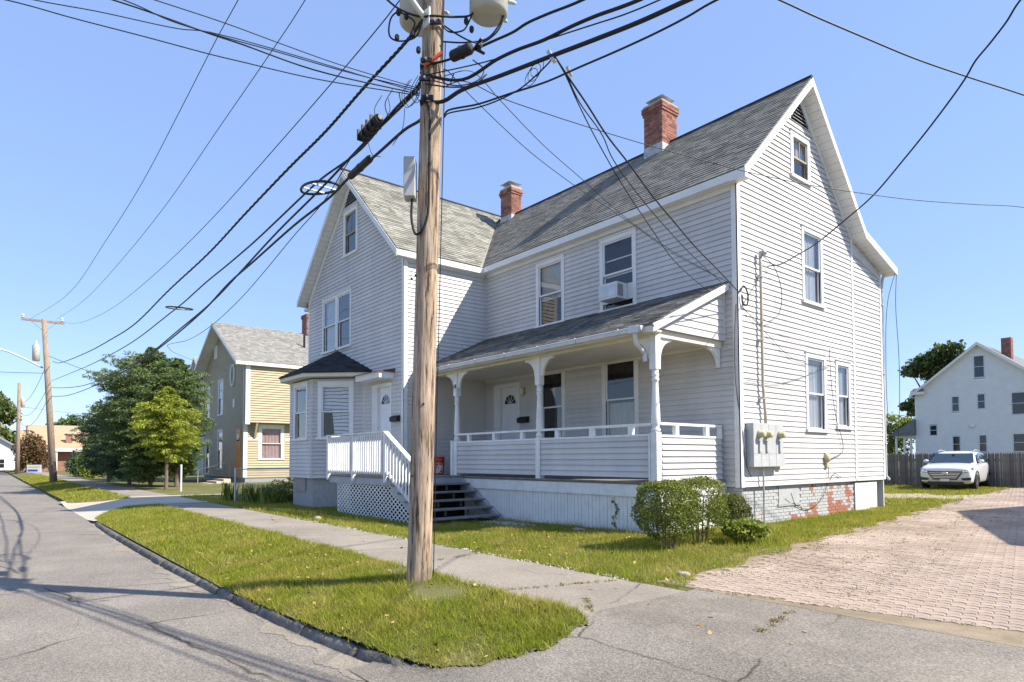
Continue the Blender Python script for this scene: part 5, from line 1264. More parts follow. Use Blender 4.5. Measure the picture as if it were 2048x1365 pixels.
def far_pole(name, x, y, zb, zt, R, lean, label, arm=True, tr=False, lamp=False):
    p = thing(name, (x, y, zb), label, 'utility pole', 'utility poles along the street')
    MB().tube([(x, y, zb-.2), (x+lean[0]*.5, y+lean[1]*.5, .5*(zb+zt)), (x+lean[0], y+lean[1], zt)], [R*1.1, R*.9, R*.72], 14).build('shaft', FARP, p, smooth=True)
    tx, ty = x+lean[0], y+lean[1]
    if arm:
        A_ = MB().beam((tx+.0, ty-1.35, zt-.15), (tx+.0, ty+1.25, zt-.15), .12, .16).build('crossarm', FARP, p)
        for dy in (-1.25, 1.1): MB().lathe((tx, ty+dy, zt-.07), [(.03, 0), (.1, .08), (.06, .14), (.1, .2), (.05, .32)], 10).build('insulator', PORC, A_)
        for sg in (-1, 1): MB().beam((tx, ty+sg*.75, zt-.22), (tx, ty, zt-.9), .05, .03).build('arm_brace', FARP, p)
    if tr: MB().lathe((tx-.0, ty+.42*tr, zt-3.1), [(.2, -.02), (.24, 0), (.24, 1.1), (.1, 1.25), (.03, 1.5)], 14).build('transformer', TANK, p, smooth=True)
    if lamp:
        a = MB().tube(catmull([(tx, ty, zt-3.6), (tx+.2, ty-1.2, zt-3.0), (tx+.35, ty-2.4, zt-2.55), (tx+.4, ty-3.3, zt-2.5)], 5), .06, 8).build('lamp_arm', STEEL, p, smooth=True)
        MB().lathe((tx+.4, ty-3.2, zt-2.5), [(.06, 0), (.16, .2), (.18, .6), (.08, .9)], 12, (0, -1, .03)).build('lamp_head', STEEL, a, smooth=True)
    return p
far_pole('utility_pole', -49.4, -8.52, -1.0, 11.0, .22, (-1.0, -.75), 'leaning wooden pole with crossarm and street lamp beside the evergreens', tr=-1, lamp=True)
far_pole('utility_pole', -94.5, -9.2, -1.05, 10.5, .24, (-.5, 0), 'second wooden pole along the street with a small transformer near its top', arm=False, tr=1)
far_pole('utility_pole', -150, -10.2, -1.05, 8.0, .24, (.6, -.3), 'thin pale pole farthest away at the left edge', arm=False)

WIRES = [
 ('primary', 0.009, [(0.72, -8.2, 11.3), (-6.55, -8.45, 10.46), (-7.82, -8.5, 10.34), (-10.69, -8.6, 9.96), (-15.34, -8.76, 9.41), (-21.89, -8.99, 9.13), (-30.22, -9.28, 8.99), (-51.0, -10.1, 10.98)]),
 ('primary', 0.009, [(0.72, -7.3, 11.3), (-5.37, -7.44, 10.25), (-7.15, -7.49, 10.08), (-11.33, -7.59, 9.84), (-16.72, -7.71, 9.54), (-25.33, -7.92, 9.49), (-36.27, -8.18, 9.84), (-49.6, -8.55, 10.98)]),
 ('primary', 0.008, [(0.66, -8.2, 7.0), (-0.26, -8.16, 6.91), (-2.06, -8.18, 6.78), (-4.72, -8.21, 6.66), (-8.68, -8.25, 6.53), (-13.58, -8.3, 6.55), (-21.72, -8.39, 6.87), (-28.34, -8.46, 7.44), (-35.69, -8.54, 8.35), (-49.4, -8.5, 10.75)]),
 ('secondary', 0.016, [(0.6, -8.25, 6.2), (0.03, -8.16, 6.25), (-1.23, -8.17, 6.17), (-2.5, -8.18, 6.06), (-4.09, -8.2, 6.01), (-6.53, -8.23, 5.89), (-9.22, -8.26, 5.73), (-13.52, -8.3, 5.67), (-18.65, -8.36, 5.51), (-24.17, -8.42, 5.72), (-31.06, -8.49, 6.11), (-46.04, -8.66, 7.3), (-50.1, -8.7, 7.9)]),
 ('comm', 0.017, [(0.68, -8.32, 5.56), (0.38, -8.15, 5.53), (-0.26, -8.16, 5.45), (-1.29, -8.17, 5.27), (-2.69, -8.19, 5.3), (-3.5, -8.2, 5.26), (-4.68, -8.21, 5.19), (-6.03, -8.22, 5.12), (-7.68, -8.24, 5.07), (-9.63, -8.26, 5.04), (-11.78, -8.28, 4.96), (-13.51, -8.3, 4.94), (-18.87, -8.36, 4.91), (-28.68, -8.47, 5.27), (-50.0, -8.75, 6.45)]),
 ('comm', 0.018, [(0.68, -8.32, 5.45), (0.5, -8.15, 5.51), (-1.22, -8.17, 5.32), (-2.69, -8.19, 5.14), (-4.67, -8.21, 4.96), (-6.8, -8.23, 4.7), (-8.87, -8.25, 4.46), (-12.04, -8.29, 4.28), (-17.42, -8.35, 4.05), (-23.99, -8.42, 4.21), (-31.36, -8.5, 4.46), (-40.85, -8.6, 5.14), (-50.0, -8.75, 5.95)]),
 ('comm', 0.02, [(0.68, -8.32, 5.08), (0.44, -8.15, 5.04), (0.01, -8.16, 5.05), (-0.77, -8.17, 5.0), (-1.7, -8.18, 4.96), (-2.3, -8.18, 4.89), (-3.83, -8.2, 4.85), (-6.02, -8.22, 4.72), (-7.66, -8.24, 4.62), (-9.66, -8.26, 4.38), (-13.9, -8.31, 4.12), (-18.79, -8.36, 4.0), (-24.03, -8.42, 4.07), (-31.33, -8.5, 4.23), (-40.75, -8.6, 4.63), (-50.0, -8.75, 5.3)]),
 ('drop', 0.007, [(0.0, -8.16, 5.46), (-0.69, -8.16, 5.4), (-1.53, -8.17, 5.28), (-2.58, -8.18, 4.9), (-3.82, -8.2, 4.67), (-5.44, -8.22, 4.34), (-6.93, -8.23, 4.09), (-8.96, -8.26, 3.87), (-11.15, -8.28, 3.83), (-13.7, -8.31, 4.02), (-40.5, 0.9, 6.9)]),
 ('span', 0.016, [(0.69, -8.32, 5.53), (0.93, -8.09, 5.58), (1.7, -7.92, 5.51), (1.95, -7.86, 5.5), (2.12, -7.82, 5.52), (2.4, -7.76, 5.5), (2.86, -7.66, 5.45), (6.76, -6.78, 5.47), (11.64, -5.67, 5.52), (28.22, -1.92, 5.85)]),
 ('span', 0.02, [(0.69, -8.32, 5.42), (1.17, -8.03, 5.24), (1.68, -7.9, 5.29), (1.96, -7.83, 5.29), (2.31, -7.74, 5.26), (2.66, -7.66, 5.26), (2.94, -7.59, 5.25), (3.44, -7.47, 5.2), (7.32, -6.51, 5.22), (12.18, -5.32, 5.27), (28.68, -1.25, 5.6)]),
 ('span', 0.008, [(0.69, -8.32, 5.4), (1.68, -7.9, 5.3), (2.15, -7.78, 5.27), (2.56, -7.68, 5.22), (2.93, -7.59, 5.17), (3.27, -7.5, 5.13), (3.65, -7.41, 5.11), (7.53, -6.45, 5.13), (12.38, -5.24, 5.18), (28.88, -1.14, 5.51)]),
 ('span', 0.026, [(0.69, -8.32, 5.09), (0.82, -8.11, 5.09), (1.14, -8.03, 5.12), (1.74, -7.88, 5.08), (2.35, -7.72, 5.05), (2.92, -7.57, 5.02), (3.42, -7.44, 5.0), (3.92, -7.32, 5.0), (7.79, -6.33, 5.02), (12.64, -5.08, 5.07), (29.1, -0.85, 5.4)]),
 ('span', 0.012, [(0.72, -8.0, 5.0), (0.95, -8.08, 4.94), (1.4, -7.96, 4.86), (1.84, -7.84, 4.83), (2.34, -7.71, 4.79), (2.72, -7.61, 4.8), (3.16, -7.49, 4.81), (3.57, -7.38, 4.83), (3.87, -7.3, 4.86), (4.16, -7.23, 4.9), (8.03, -6.21, 4.92), (12.86, -4.93, 4.97), (29.3, -0.59, 5.3)]),
 ('span', 0.009, [(0.72, -8.0, 4.97), (0.95, -8.08, 4.9), (1.4, -7.96, 4.82), (1.74, -7.88, 4.8), (2.0, -7.81, 4.83), (2.26, -7.75, 4.92), (2.4, -7.71, 5.0), (2.44, -7.7, 5.04)]),
 ('drop', 0.011, [(2.44, -7.7, 5.04), (2.35, -7.4, 4.96), (2.21, -6.96, 4.87), (2.04, -6.42, 4.73), (1.84, -5.76, 4.63), (1.56, -4.88, 4.49), (1.29, -4.02, 4.4), (0.98, -3.02, 4.3), (0.49, -1.44, 4.22), (0.05, -0.04, 4.14)]),
 ('drop', 0.007, [(2.44, -7.7, 5.04), (2.35, -7.43, 4.97), (2.23, -7.1, 4.83), (2.0, -6.44, 4.72), (1.9, -6.16, 4.57), (1.59, -5.29, 4.43), (1.15, -4.04, 4.34), (0.6, -2.46, 4.29), (-0.26, -0.03, 4.33)]),
 ('drop', 0.007, [(2.44, -7.7, 5.04), (2.33, -7.42, 4.98), (2.21, -7.12, 4.85), (2.05, -6.7, 4.69), (1.72, -5.88, 4.49), (1.47, -5.24, 4.37), (1.1, -4.29, 4.23), (0.65, -3.16, 4.1), (-0.55, -0.1, 4.2)]),
 ('drop', 0.0055, [(0.72, -8.02, 5.5), (0.69, -7.53, 5.76), (0.63, -7.02, 5.59), (0.57, -6.52, 5.41), (0.51, -6.01, 5.25), (0.4, -5.1, 5.04), (0.28, -4.08, 4.79), (0.13, -2.82, 4.6), (-0.02, -1.57, 4.49), (-0.2, -0.03, 4.41)]),
 ('drop', 0.0055, [(0.72, -8.02, 5.52), (0.75, -8.02, 5.58), (0.7, -7.62, 5.44), (0.63, -6.99, 5.23), (0.55, -6.35, 5.06), (0.43, -5.34, 4.89), (0.39, -4.94, 4.84), (0.22, -3.57, 4.68), (0.08, -2.37, 4.51), (-0.2, -0.03, 4.41)]),
 ('long', 0.0065, [(0.72, -8.02, 5.35), (0.82, -7.78, 5.48), (1.02, -7.3, 5.34), (1.27, -6.71, 5.22), (1.49, -6.18, 5.13), (1.82, -5.38, 5.01), (1.98, -5.0, 4.96), (2.45, -3.87, 4.83), (2.91, -2.76, 4.76), (3.22, -2.01, 4.75), (3.68, -0.91, 4.76), (4.19, 0.3, 4.83), (4.62, 1.33, 4.9), (8.4, 12, 4.9)]),
 ('over', 0.012, [(2.2, -9.0, 6.7), (3.36, -4.53, 6.6), (3.52, -3.91, 6.57), (3.78, -2.93, 6.54), (4.06, -1.91, 6.51), (4.39, -0.68, 6.54), (4.78, 0.78, 6.6), (9, 16, 6.8)]),
 ('bigdrop', 0.013, [(9.5, -4.5, 8.0), (5.35, -2.05, 6.6), (5.17, -1.94, 6.45), (4.95, -1.82, 6.31), (4.75, -1.7, 6.21), (4.6, -1.61, 6.06), (4.12, -1.32, 5.74), (3.58, -1.01, 5.43), (2.97, -0.65, 5.13), (2.28, -0.24, 4.96), (1.6, 0.16, 4.82), (1.07, 0.47, 4.79), (0.56, 0.77, 4.78), (0.12, 1.03, 4.89)]),
 ('cross', 0.006, [(0.62, -8.3, 5.28), (0.45, -9.32, 5.28), (0.32, -10.01, 5.33), (0.23, -10.52, 5.37), (0.1, -11.19, 5.4), (-0.82, -16.1, 5.55), (-2.11, -22.99, 5.76)]),
 ('cross', 0.007, [(0.62, -8.3, 5.26), (0.41, -9.23, 5.25), (0.22, -10.01, 5.28), (0.09, -10.57, 5.29), (-0.02, -11.03, 5.32), (-0.12, -11.44, 5.41), (-1.29, -16.3, 5.56), (-2.92, -23.11, 5.77)]),
 ('cross', 0.009, [(0.6, -8.3, 5.22), (0.32, -9.56, 5.18), (0.13, -10.32, 5.27), (0.05, -10.63, 5.3), (-0.17, -11.52, 5.4), (-1.38, -16.37, 5.55), (-3.07, -23.16, 5.76)]),
 ('cross', 0.007, [(0.6, -8.3, 5.2), (0.14, -9.48, 5.19), (-0.15, -10.24, 5.24), (-0.28, -10.55, 5.27), (-0.52, -11.17, 5.34), (-0.78, -11.83, 5.41), (-1.0, -12.38, 5.48), (-2.83, -17.03, 5.63), (-5.4, -23.55, 5.84)]),
 ('cross', 0.006, [(0.6, -8.3, 5.24), (-0.19, -10.58, 5.47), (-0.3, -10.88, 5.44), (-0.56, -11.63, 5.45), (-0.76, -12.19, 5.44), (-2.43, -16.9, 5.59), (-4.77, -23.5, 5.8)]),
]
LABELS = ['bare wire running to the left end of the far crossarm', 'bare wire running to the right end of the far crossarm', 'bare wire sagging lowest to the far crossarm tip',
 'twisted black power cable from the near pole to the far pole', 'black cable carrying two oval slack racks toward the far pole', 'black cable passing the large splice case left of the pole',
 'thick black cable with the long black sleeve left of the pole', 'thin blue-black wire dropping toward the tan house',
 'topmost black cable running right from the pole past a splice box', 'second black cable running right carrying the service drop clamp', 'thin cable just under the second right-hand span',
 'thickest black cable crossing the sky to the upper right', 'lowest black cable running up to the right of the pole', 'looped cable from the pole up to the service drop clamp',
 'thickest service drop from the clamp to the house corner', 'middle service drop from the clamp to the porch roof', 'steepest service drop from the clamp ending above the porch roof',
 'upper thin wire from the pole to the porch roof peak', 'lower thin wire from the pole to the porch roof peak', 'long thin wire crossing the chimney and gable to the right edge',
 'bundled cable crossing the upper right corner of the sky', 'heavy service drop from the upper right to the gable wall mast',
 'top wire crossing the street toward the upper left', 'second wire crossing the street toward the upper left', 'thickest wire crossing the street toward the upper left', 'lowest wire crossing the street toward the upper left', 'short-looking wire joining the street crossing bundle at upper left']
wo = []
for i, (nm, r, pts) in enumerate(WIRES):
    cat = 'cable' if r > .01 else 'wire'
    c = catmull(pts, 6); 
    if nm == 'secondary':        # three conductors twisted together
        rad = []; q = []
        t = thing('power_cable', pts[0], LABELS[i], 'cable'); d = (Vector(pts[-1])-Vector(pts[0])).normalized(); s_ = Vector((-d.y, d.x, 0)).normalized()
        dense = catmull(pts, 40)
        for k in range(3):
            MB().tube([p+(s_*math.cos(j*.55+2.09*k)+Vector((0, 0, 1))*math.sin(j*.55+2.09*k))*.014 for j, p in enumerate(dense)], .011, 5).build('strand', CABLE, t, smooth=True)
        wo.append(t); continue
    o = MB().tube(c, r, 6).build('overhead_cable' if cat == 'cable' else 'overhead_wire', CABLE, None, smooth=True); tag(o, LABELS[i], cat, 'overhead cables and wires'); WL[o.name] = Vector((0, 0, 0)); wo.append(o)
def wob(pts, k=.012): return [Vector(p)+Vector((RND.uniform(-k, k), RND.uniform(-k, k), RND.uniform(-k, k))) for p in pts]
# slack racks (oval storage loops)
def slack_rack(c, L_, Wd, o):
    c = Vector(c); d = Vector((-1, 0, .18)).normalized(); y = Vector((0, 1, 0)); n = 28; pts = []
    for k in range(n+1):
        t = 2*math.pi*k/n; a = math.cos(t); e = 1-.35*(a+1)/2; pts.append(c+d*(L_*a)+y*(Wd*math.sin(t)*e*1.2))
    r = MB().tube(pts, .022, 8).build('slack_rack', BLACK, o, smooth=True)
    for f_ in (-.35, .35):
        MB().beam(c+d*(L_*f_)-y*Wd*.95, c+d*(L_*f_)+y*Wd*.95, .03, .02).build('cross_bar', METALG, r)
slack_rack((-2.9, -8.15, 5.22), .60, .24, wo[4]); slack_rack((-12.6, -8.25, 4.95), .85, .30, wo[4])
def along(o_pts, a, b): return [Vector(p) for p in (a, b)]
# splice cases
def case(o, a, b, R, name='splice_case'):
    a = Vector(a); b = Vector(b); L_ = (b-a).length; d = (b-a).normalized()
    s = MB().lathe(a, [(R*.5, 0), (R*.9, L_*.06), (R, L_*.1), (R, L_*.45), (R*1.12, L_*.47), (R*1.12, L_*.53), (R, L_*.55), (R, L_*.9), (R*.85, L_*.95), (R*.5, L_)], 12, d).build(name, BLACK, o)
    return s
sc1 = case(wo[5], (-.42, -8.30, 5.36), (-1.02, -8.30, 5.285), .072)
for k in range(4): MB().box(-.58-.13*k, -.55-.13*k, -8.385, -8.215, 5.27-.017*k, 5.425-.017*k).build('clasp', BLACK, sc1)
case(wo[6], (-.92, -8.17, 5.02), (-1.66, -8.18, 4.965), .055, 'cable_sleeve'); case(wo[8], (1.05, -8.12, 5.545), (1.38, -8.04, 5.53), .068)
for k in range(9): p = Vector((1.42, -8.03, 5.5)); MB().tube([p, p+Vector((RND.uniform(.0, .16), RND.uniform(-.04, .06), RND.uniform(-.10, .05)))], .018, 6).build('case_port', BLACK, wo[8])
# drop clamp cluster on the second span
cl = Vector((2.41, -7.705, 5.06)); MB().beam(cl+Vector((-.05, 0, .06)), cl+Vector((.02, .02, -.08)), .05, .04).build('drop_clamp', METALG, wo[9])
for k in range(3):
    c0 = cl+Vector((-.22-.05*k, -.05, -.05-.03*k)); MB().tube([c0+Vector((.11*math.cos(t*.45), .03, .09*math.sin(t*.45))) for t in range(15)], .004, 5).build('slack_loop', CABLE, wo[9])
MB().tube([(2.49, -7.55, 4.94), (2.46, -7.45, 4.90)], .02, 8).build('dead_end_grip', METALG, wo[14])
# small wires far down the street
for i, (a, b, sg, lab) in enumerate((((-50.2, -9, 7.9), (-94.8, -9.2, 8.2), 1.2, 'sagging wire between the two far poles, topmost'), ((-50.1, -8.9, 6.2), (-94.8, -9.2, 7.0), 1.4, 'sagging cable between the two far poles, middle'),
        ((-50.1, -8.9, 5.3), (-94.8, -9.2, 6.0), 1.6, 'sagging cable between the two far poles, lowest'), ((-50.2, -9, 7.0), (-62, -30, 9), .5, 'wire leaving the far leaning pole to the left edge'), ((-50.2, -9, 8.3), (-66, 4.8, 6.9), .4, 'wire from the far leaning pole toward the green house'),
        ((-94.8, -9.2, 7.5), (-100, 8.2, 7.0), .4, 'wire from the second pole toward the brown roofed house'))):
    a = Vector(a); b = Vector(b); pts = [a.lerp(b, t/12)-Vector((0, 0, 4*sg*(t/12)*(1-t/12))) for t in range(13)]
    o = MB().tube(pts, .018, 5).build('overhead_wire', CABLE, None); tag(o, lab, 'wire', 'overhead cables and wires')
# loose cables on the gable wall
def wall_cable(pts, r, lab): 
    o = MB().tube(catmull(pts, 8), r, 6).build('wall_cable', CABLE if r > .005 else mat('grey_wire', (.25, .25, .26), rough=.6), None, smooth=True); tag(o, lab, 'cable', 'loose cables on the gable wall'); return o
wall_cable([(.12, .82, 5.1), (.14, 1.3, 4.9), (.14, 1.6, 4.4), (.12, 1.5, 3.9), (.1, 1.0, 3.65), (.1, .8, 3.7)], .008, 'large black cable loop hanging from the service mast top')
wall_cable([(.06, -.02, 4.15), (.08, .10, 4.3), (.10, .22, 4.15), (.09, .2, 3.9), (.07, .08, 3.9), (.07, .03, 4.1)], .016, 'coiled black cable at the house corner above the porch roof')
wall_cable([(.06, .05, 3.95), (.05, .8, 3.65), (.05, 2.0, 3.45), (.05, 3.3, 3.35), (.05, 4.1, 3.38)], .004, 'upper thin wire sagging from corner to a staple above the window')
wall_cable([(.06, .05, 3.85), (.05, 1.0, 3.42), (.05, 2.2, 2.95), (.05, 3.4, 2.88), (.05, 4.0, 2.9)], .006, 'middle wire sagging from corner toward the cable knot')
wall_cable([(.06, .18, 2.28), (.05, 1.4, 2.28), (.05, 2.6, 2.52), (.05, 4.0, 2.88)], .006, 'lower wire rising from the corner to the cable knot')
wall_cable([(.06, 4.1, 3.36), (.05, 4.15, 2.9), (.06, 4.2, 2.3), (.06, 4.4, 1.6), (.06, 4.75, .95), (.06, 4.7, .75), (.07, 4.2, .62), (.06, 3.95, .5), (.05, 3.9, .1)], .008, 'black cable dropping past the lower windows to the cable box')
wall_cable([(.06, 2.0, -.2), (-.03, 2.4, -.5), (-.02, 3.0, -.62), (-.02, 3.6, -.45), (.0, 3.95, -.1), (.05, 4.2, .2), (.05, 4.6, .12)], .007, 'black cable looping low over the brick foundation')
wall_cable([(-.02, -.05, 3.9), (-.06, -.06, 3.2), (-.05, -.06, 2.2), (.035, .02, 1.2), (.05, .12, .5), (.06, .3, .2)], .007, 'thin black cable running down the front corner board')
wall_cable([(.36, 7.75, 5.95), (.30, 7.8, 5.0), (.33, 7.85, 3.5), (.30, 7.9, 2.2), (.28, 7.8, 1.2)], .008, 'loose cable hanging free beside the rear eave')
wall_cable([(.36, 7.72, 5.98), (.16, 7.62, 5.1), (.08, 7.58, 3.0), (.09, 7.66, .4), (.06, 7.6, -.1)], .008, 'loose cable hanging along the rear corner downspout')
# ------------------------------------------------------------------ vegetation helpers
def rot_basis(n, up=.0):
    a = NPR.normal(size=(n, 3)); a[:, 2] = a[:, 2]*.8+up; a /= np.linalg.norm(a, axis=1)[:, None]
    b = NPR.normal(size=(n, 3)); b -= a*np.sum(a*b, 1)[:, None]; b /= np.linalg.norm(b, axis=1)[:, None]
    return b, np.cross(a, b)
def leaf_quads(P, size, aspect=.5, D=None, up=.6, spread=.5):
    """rhombus leaves at points P; D optional main direction per leaf"""
    n = len(P); size = np.asarray(size).reshape(-1, 1)*np.ones((n, 1))
    if D is None: u, v = rot_basis(n, up)
    else:
        u = D+NPR.normal(size=(n, 3))*spread; u /= np.linalg.norm(u, axis=1)[:, None]
        w_ = NPR.normal(size=(n, 3)); v = np.cross(u, w_); v /= np.linalg.norm(v, axis=1)[:, None]
    V = np.stack([P-u*size*.5, P+v*size*aspect*.5+u*size*.05, P+u*size*.5, P-v*size*aspect*.5+u*size*.05], 1).reshape(-1, 3)
    return V, np.arange(4*n).reshape(-1, 4)
def leaves(name, P, size, m, parent, aspect=.5, D=None, up=.6, spread=.5, kind='stuff'):
    V, F = leaf_quads(np.asarray(P, float), size, aspect, D, up, spread)
    off = wl(parent); V = V-np.array(off)
    return obj(name, npmesh(name, V, F, m), parent, kind)
LEAFB = mat('boxwood_leaf', (.10, .155, .022), (.27, .28, .05), 3., .55, island=.45, hue=.03, transl=.3)
LEAFY = mat('sunny_leaf', (.19, .26, .03), (.29, .31, .06), 2., .55, island=.4, hue=.03, transl=.4)
LEAFD = mat('evergreen_leaf', (.05, .095, .05), (.11, .17, .08), .7, .6, island=.5, hue=.03, transl=.2)
LEAFM = mat('evergreen_leaf_mid', (.09, .145, .045), (.20, .25, .085), .7, .6, island=.5, hue=.03, transl=.35)
LEAFL = mat('lime_conifer_leaf', (.23, .29, .03), (.38, .40, .06), .8, .6, island=.45, hue=.03, transl=.35)
LEAFT = mat('tree_leaf', (.07, .11, .03), (.17, .21, .06), .5, .55, island=.5, hue=.03, transl=.3)
LEAFR = mat('reddish_leaf', (.17, .07, .04), (.13, .12, .04), .5, .6, island=.4, transl=.3)
BARK = mat('bark', (.12, .085, .06), (.22, .17, .125), 5, .9, .6, 20, stretch=(4, 4, .6))

# ------------------------------------------------------------------ grass
GRASS = mat('grass_blade', (.26, .30, .022), (.45, .38, .09), 1.1, .6, island=.5, hue=.025, transl=.45, detail=6, lo=.40, hi=.72)
def vnoise(x, y, s=1., seed=0):
    return .5+.25*(np.sin(x*1.7*s+seed+1.3*np.sin(y*1.1*s+seed))+np.sin(y*2.3*s-seed+1.7*np.sin(x*.9*s+2*seed)))
def blades(name, n, x0, x1, y0, y1, keep, hmin, hmax, wd, dz=.0, lean=.5, m=None):
    x = NPR.uniform(x0, x1, n); y = NPR.uniform(y0, y1, n)
    ok = np.array([keep(a, b) for a, b in zip(x, y)]); x = x[ok]; y = y[ok]
    d = np.vectorize(lambda a, b: terr(a, b))(x, y)+dz if len(x) else np.zeros(0)
    n = len(x); h = NPR.uniform(hmin, hmax, n)*(0.45+.6*vnoise(x, y, 1.3)+.5*vnoise(x, y, 4.7, 2)); th = NPR.uniform(0, 6.283, n); le = NPR.uniform(0, lean, n)*h; ph = NPR.uniform(0, 6.283, n)
    w_ = wd*NPR.uniform(.6, 1.3, n)
    c, s = np.cos(th)*w_, np.sin(th)*w_
    V = np.stack([np.stack([x-c, y-s, d-.004], 1), np.stack([x+c, y+s, d-.004], 1), np.stack([x+le*np.cos(ph), y+le*np.sin(ph), d+h], 1)], 1).reshape(-1, 3)
    o = obj(name, npmesh(name, V, np.arange(3*n).reshape(-1, 3), m or GRASS), None, 'stuff')
    o['label'] = GL[name][0]; o['category'] = 'grass'; return o
GL = {'verge_grass': ['mown yellow-green grass on the strip between road and pavement'], 'lawn_grass': ['front lawn grass between the pavement and the porch'],
      'side_grass': ['grass strip along the paver driveway beside the gable wall'], 'back_grass': ['rough grass around the parked white car'], 'far_verge_grass': ['grass strip farther down the street'],
      'tall_grass': ['long unmown grass tufts along the porch and hedge']}
def thin(x, y, p): return RND.random() < p
def kv(x, y):
    if not in_verge(x+RND.gauss(0, .025), y+RND.gauss(0, .025)): return False
    d = math.hypot(x-.36, y+8.14)
    if d < .18: return False
    nn = vnoise(x, y, 2.1, 3)
    bare = (math.exp(-((x-.9)**2/.5+(y+8.25)**2/.12))+.6*math.exp(-((x+.5)**2/.5+(y+8.05)**2/.05)))
    return RND.random() > bare*.9+max(0, nn-.66)*1.6+.55*max(0, vnoise(x, y, 5.1, 9)-.62)
blades('verge_grass', 105000, -3.5, 3.3, -9.84, -7.80, kv, .02, .075, .0035, .012, 1.5)
blades('verge_grass', 9000, -6, 3.3, -9.84, -7.80, kv, .07, .13, .004, .012, 1.3)
blades('verge_grass', 60000, -19, -3.5, -9.84, -7.82, kv, .04, .09, .006, .012, .9)
blades('far_verge_grass', 45000, -75, -22, -9.84, -7.84, kv, .05, .10, .012, .012, .8)
def klawn(x, y):
    if y < -6.17+.06*math.sin(x*3.1)+.05*math.sin(x*7.7): return False
    if x > pleft(y)-.03+.12*math.sin(y*4): return False
    if -7.4 < x < -.36 and y > PY-.02: return False
    if x < -6.9 and y > DY0+.05 and x > -10.7: return False
    if -7 < x < -5.2 and y > DY0: return False
    if x < -8.8 and y > WY: return False
    if (x+13.5)**2+(y+3.3)**2 < 1.6: return False
    sh = math.exp(-((x+4.2)**2/1.8+(y+2.9)**2/.25))
    if x > -.36 and y > 0 and x < .02: return False
    return RND.random() > .85*sh+max(0, vnoise(x, y, 1.7, 8)-.75)*1.2
blades('lawn_grass', 95000, -7, 2.8, -6.2, -2.2, klawn, .02, .08, .0045, 0, 1.4)
blades('lawn_grass', 40000, -22, -7, -6.2, -3.0, klawn, .04, .09, .007, 0, .9)
blades('side_grass', 60000, -.36, 2.8, -2.2, 9.5, klawn, .035, .08, .0065, 0, .9)
def kback(x, y):
    if x > pleft(y)-.05 or (y < 8 and x < .05): return False
    tr_ = abs(y-13.4-.12*x-.3*math.sin(x*2.1)) < 1.45+.35*math.sin(x*3.3)
    return RND.random() > (.93 if tr_ else .15)
blades('back_grass', 60000, -7, 1.5, 7.6, 22, kback, .04, .10, .012, 0, .8)
def ktall(x, y): return klawn(x, y) and RND.random() < (math.exp(-((y-(PY-.25))/.35)**2)*.8*(x > -5)+.5*math.exp(-((x-1.2)**2/1.2+(y+2.5)**2/1.6)) + .25*math.exp(-((y+4.9)/.5)**2)*(x > -3)+.12*math.exp(-((y+6.1)/.12)**2))
blades('tall_grass', 22000, -5.5, 2.8, -6.2, -.5, ktall, .09, .2, .0045, 0, .9)
# weeds in the paver joints and along cracks
wp_ = []
for k in range(1300):
    t = RND.random(); y = -5.2+13*t**1.3
    if RND.random() < .6: x = 4.05-.115*(y+5)+RND.choice((-.28, .28))+RND.gauss(0, .13)
    else: x = pleft(y)+abs(RND.gauss(0, .45))
    wp_.append((x, y))
wp_ = [(x, y) for x, y in wp_ if pleft(y) < x < 7 and RND.random() < .25+vnoise(x, y, 1.9, 5)]
def tufts(name, pts, zf, h, wd, m, lab, nb=7):
    V = []
    for x, y in pts:
        z = zf(x, y); k = RND.uniform(.5, 1.2)
        for j in range(nb):
            a = RND.uniform(0, 6.28); b = RND.uniform(0, 6.28); px_, py_ = x+RND.gauss(0, .02), y+RND.gauss(0, .02); w2_ = wd*RND.uniform(.6, 1.3); hh = h*k*RND.uniform(.5, 1.1); ln = hh*RND.uniform(.3, 1.2)
            V += [(px_-w2_*math.cos(a), py_-w2_*math.sin(a), z), (px_+w2_*math.cos(a), py_+w2_*math.sin(a), z), (px_+ln*math.cos(b), py_+ln*math.sin(b), z+hh)]
    o = obj(name, npmesh(name, np.array(V), np.arange(len(V)).reshape(-1, 3), m), None, 'stuff'); o['label'] = lab; o['category'] = 'weeds'
DRYG = mat('dry_weed', (.17, .16, .035), (.30, .22, .08), 2, .7, island=.4, hue=.02, transl=.3)
tufts('joint_weeds', wp_, lambda x, y: PVZ(x, y)+.008, .032, .005, DRYG, 'dry weeds growing in the joints of the paver driveway', 5)
ck = []
for (x0, y0), (x1, y1), n_ in (((4.21, -6.2), (4.45, -7.15), 34), ((2.45, -7.3), (2.95, -7.72), 22), ((2.0, -6.3), (1.6, -7.7), 40), ((-.9, -6.2), (-.75, -7.75), 26), ((3.0, -6.0), (6.3, -5.35), 40)):
    for k in range(n_):
        t = RND.random(); ck.append((x0+(x1-x0)*t+RND.gauss(0, .02), y0+(y1-y0)*t+RND.gauss(0, .02)))
tufts('crack_weeds', ck, lambda x, y: terr(x, y)+.004, .03, .006, DRYG, 'small weeds growing along cracks in the pavement', 6)
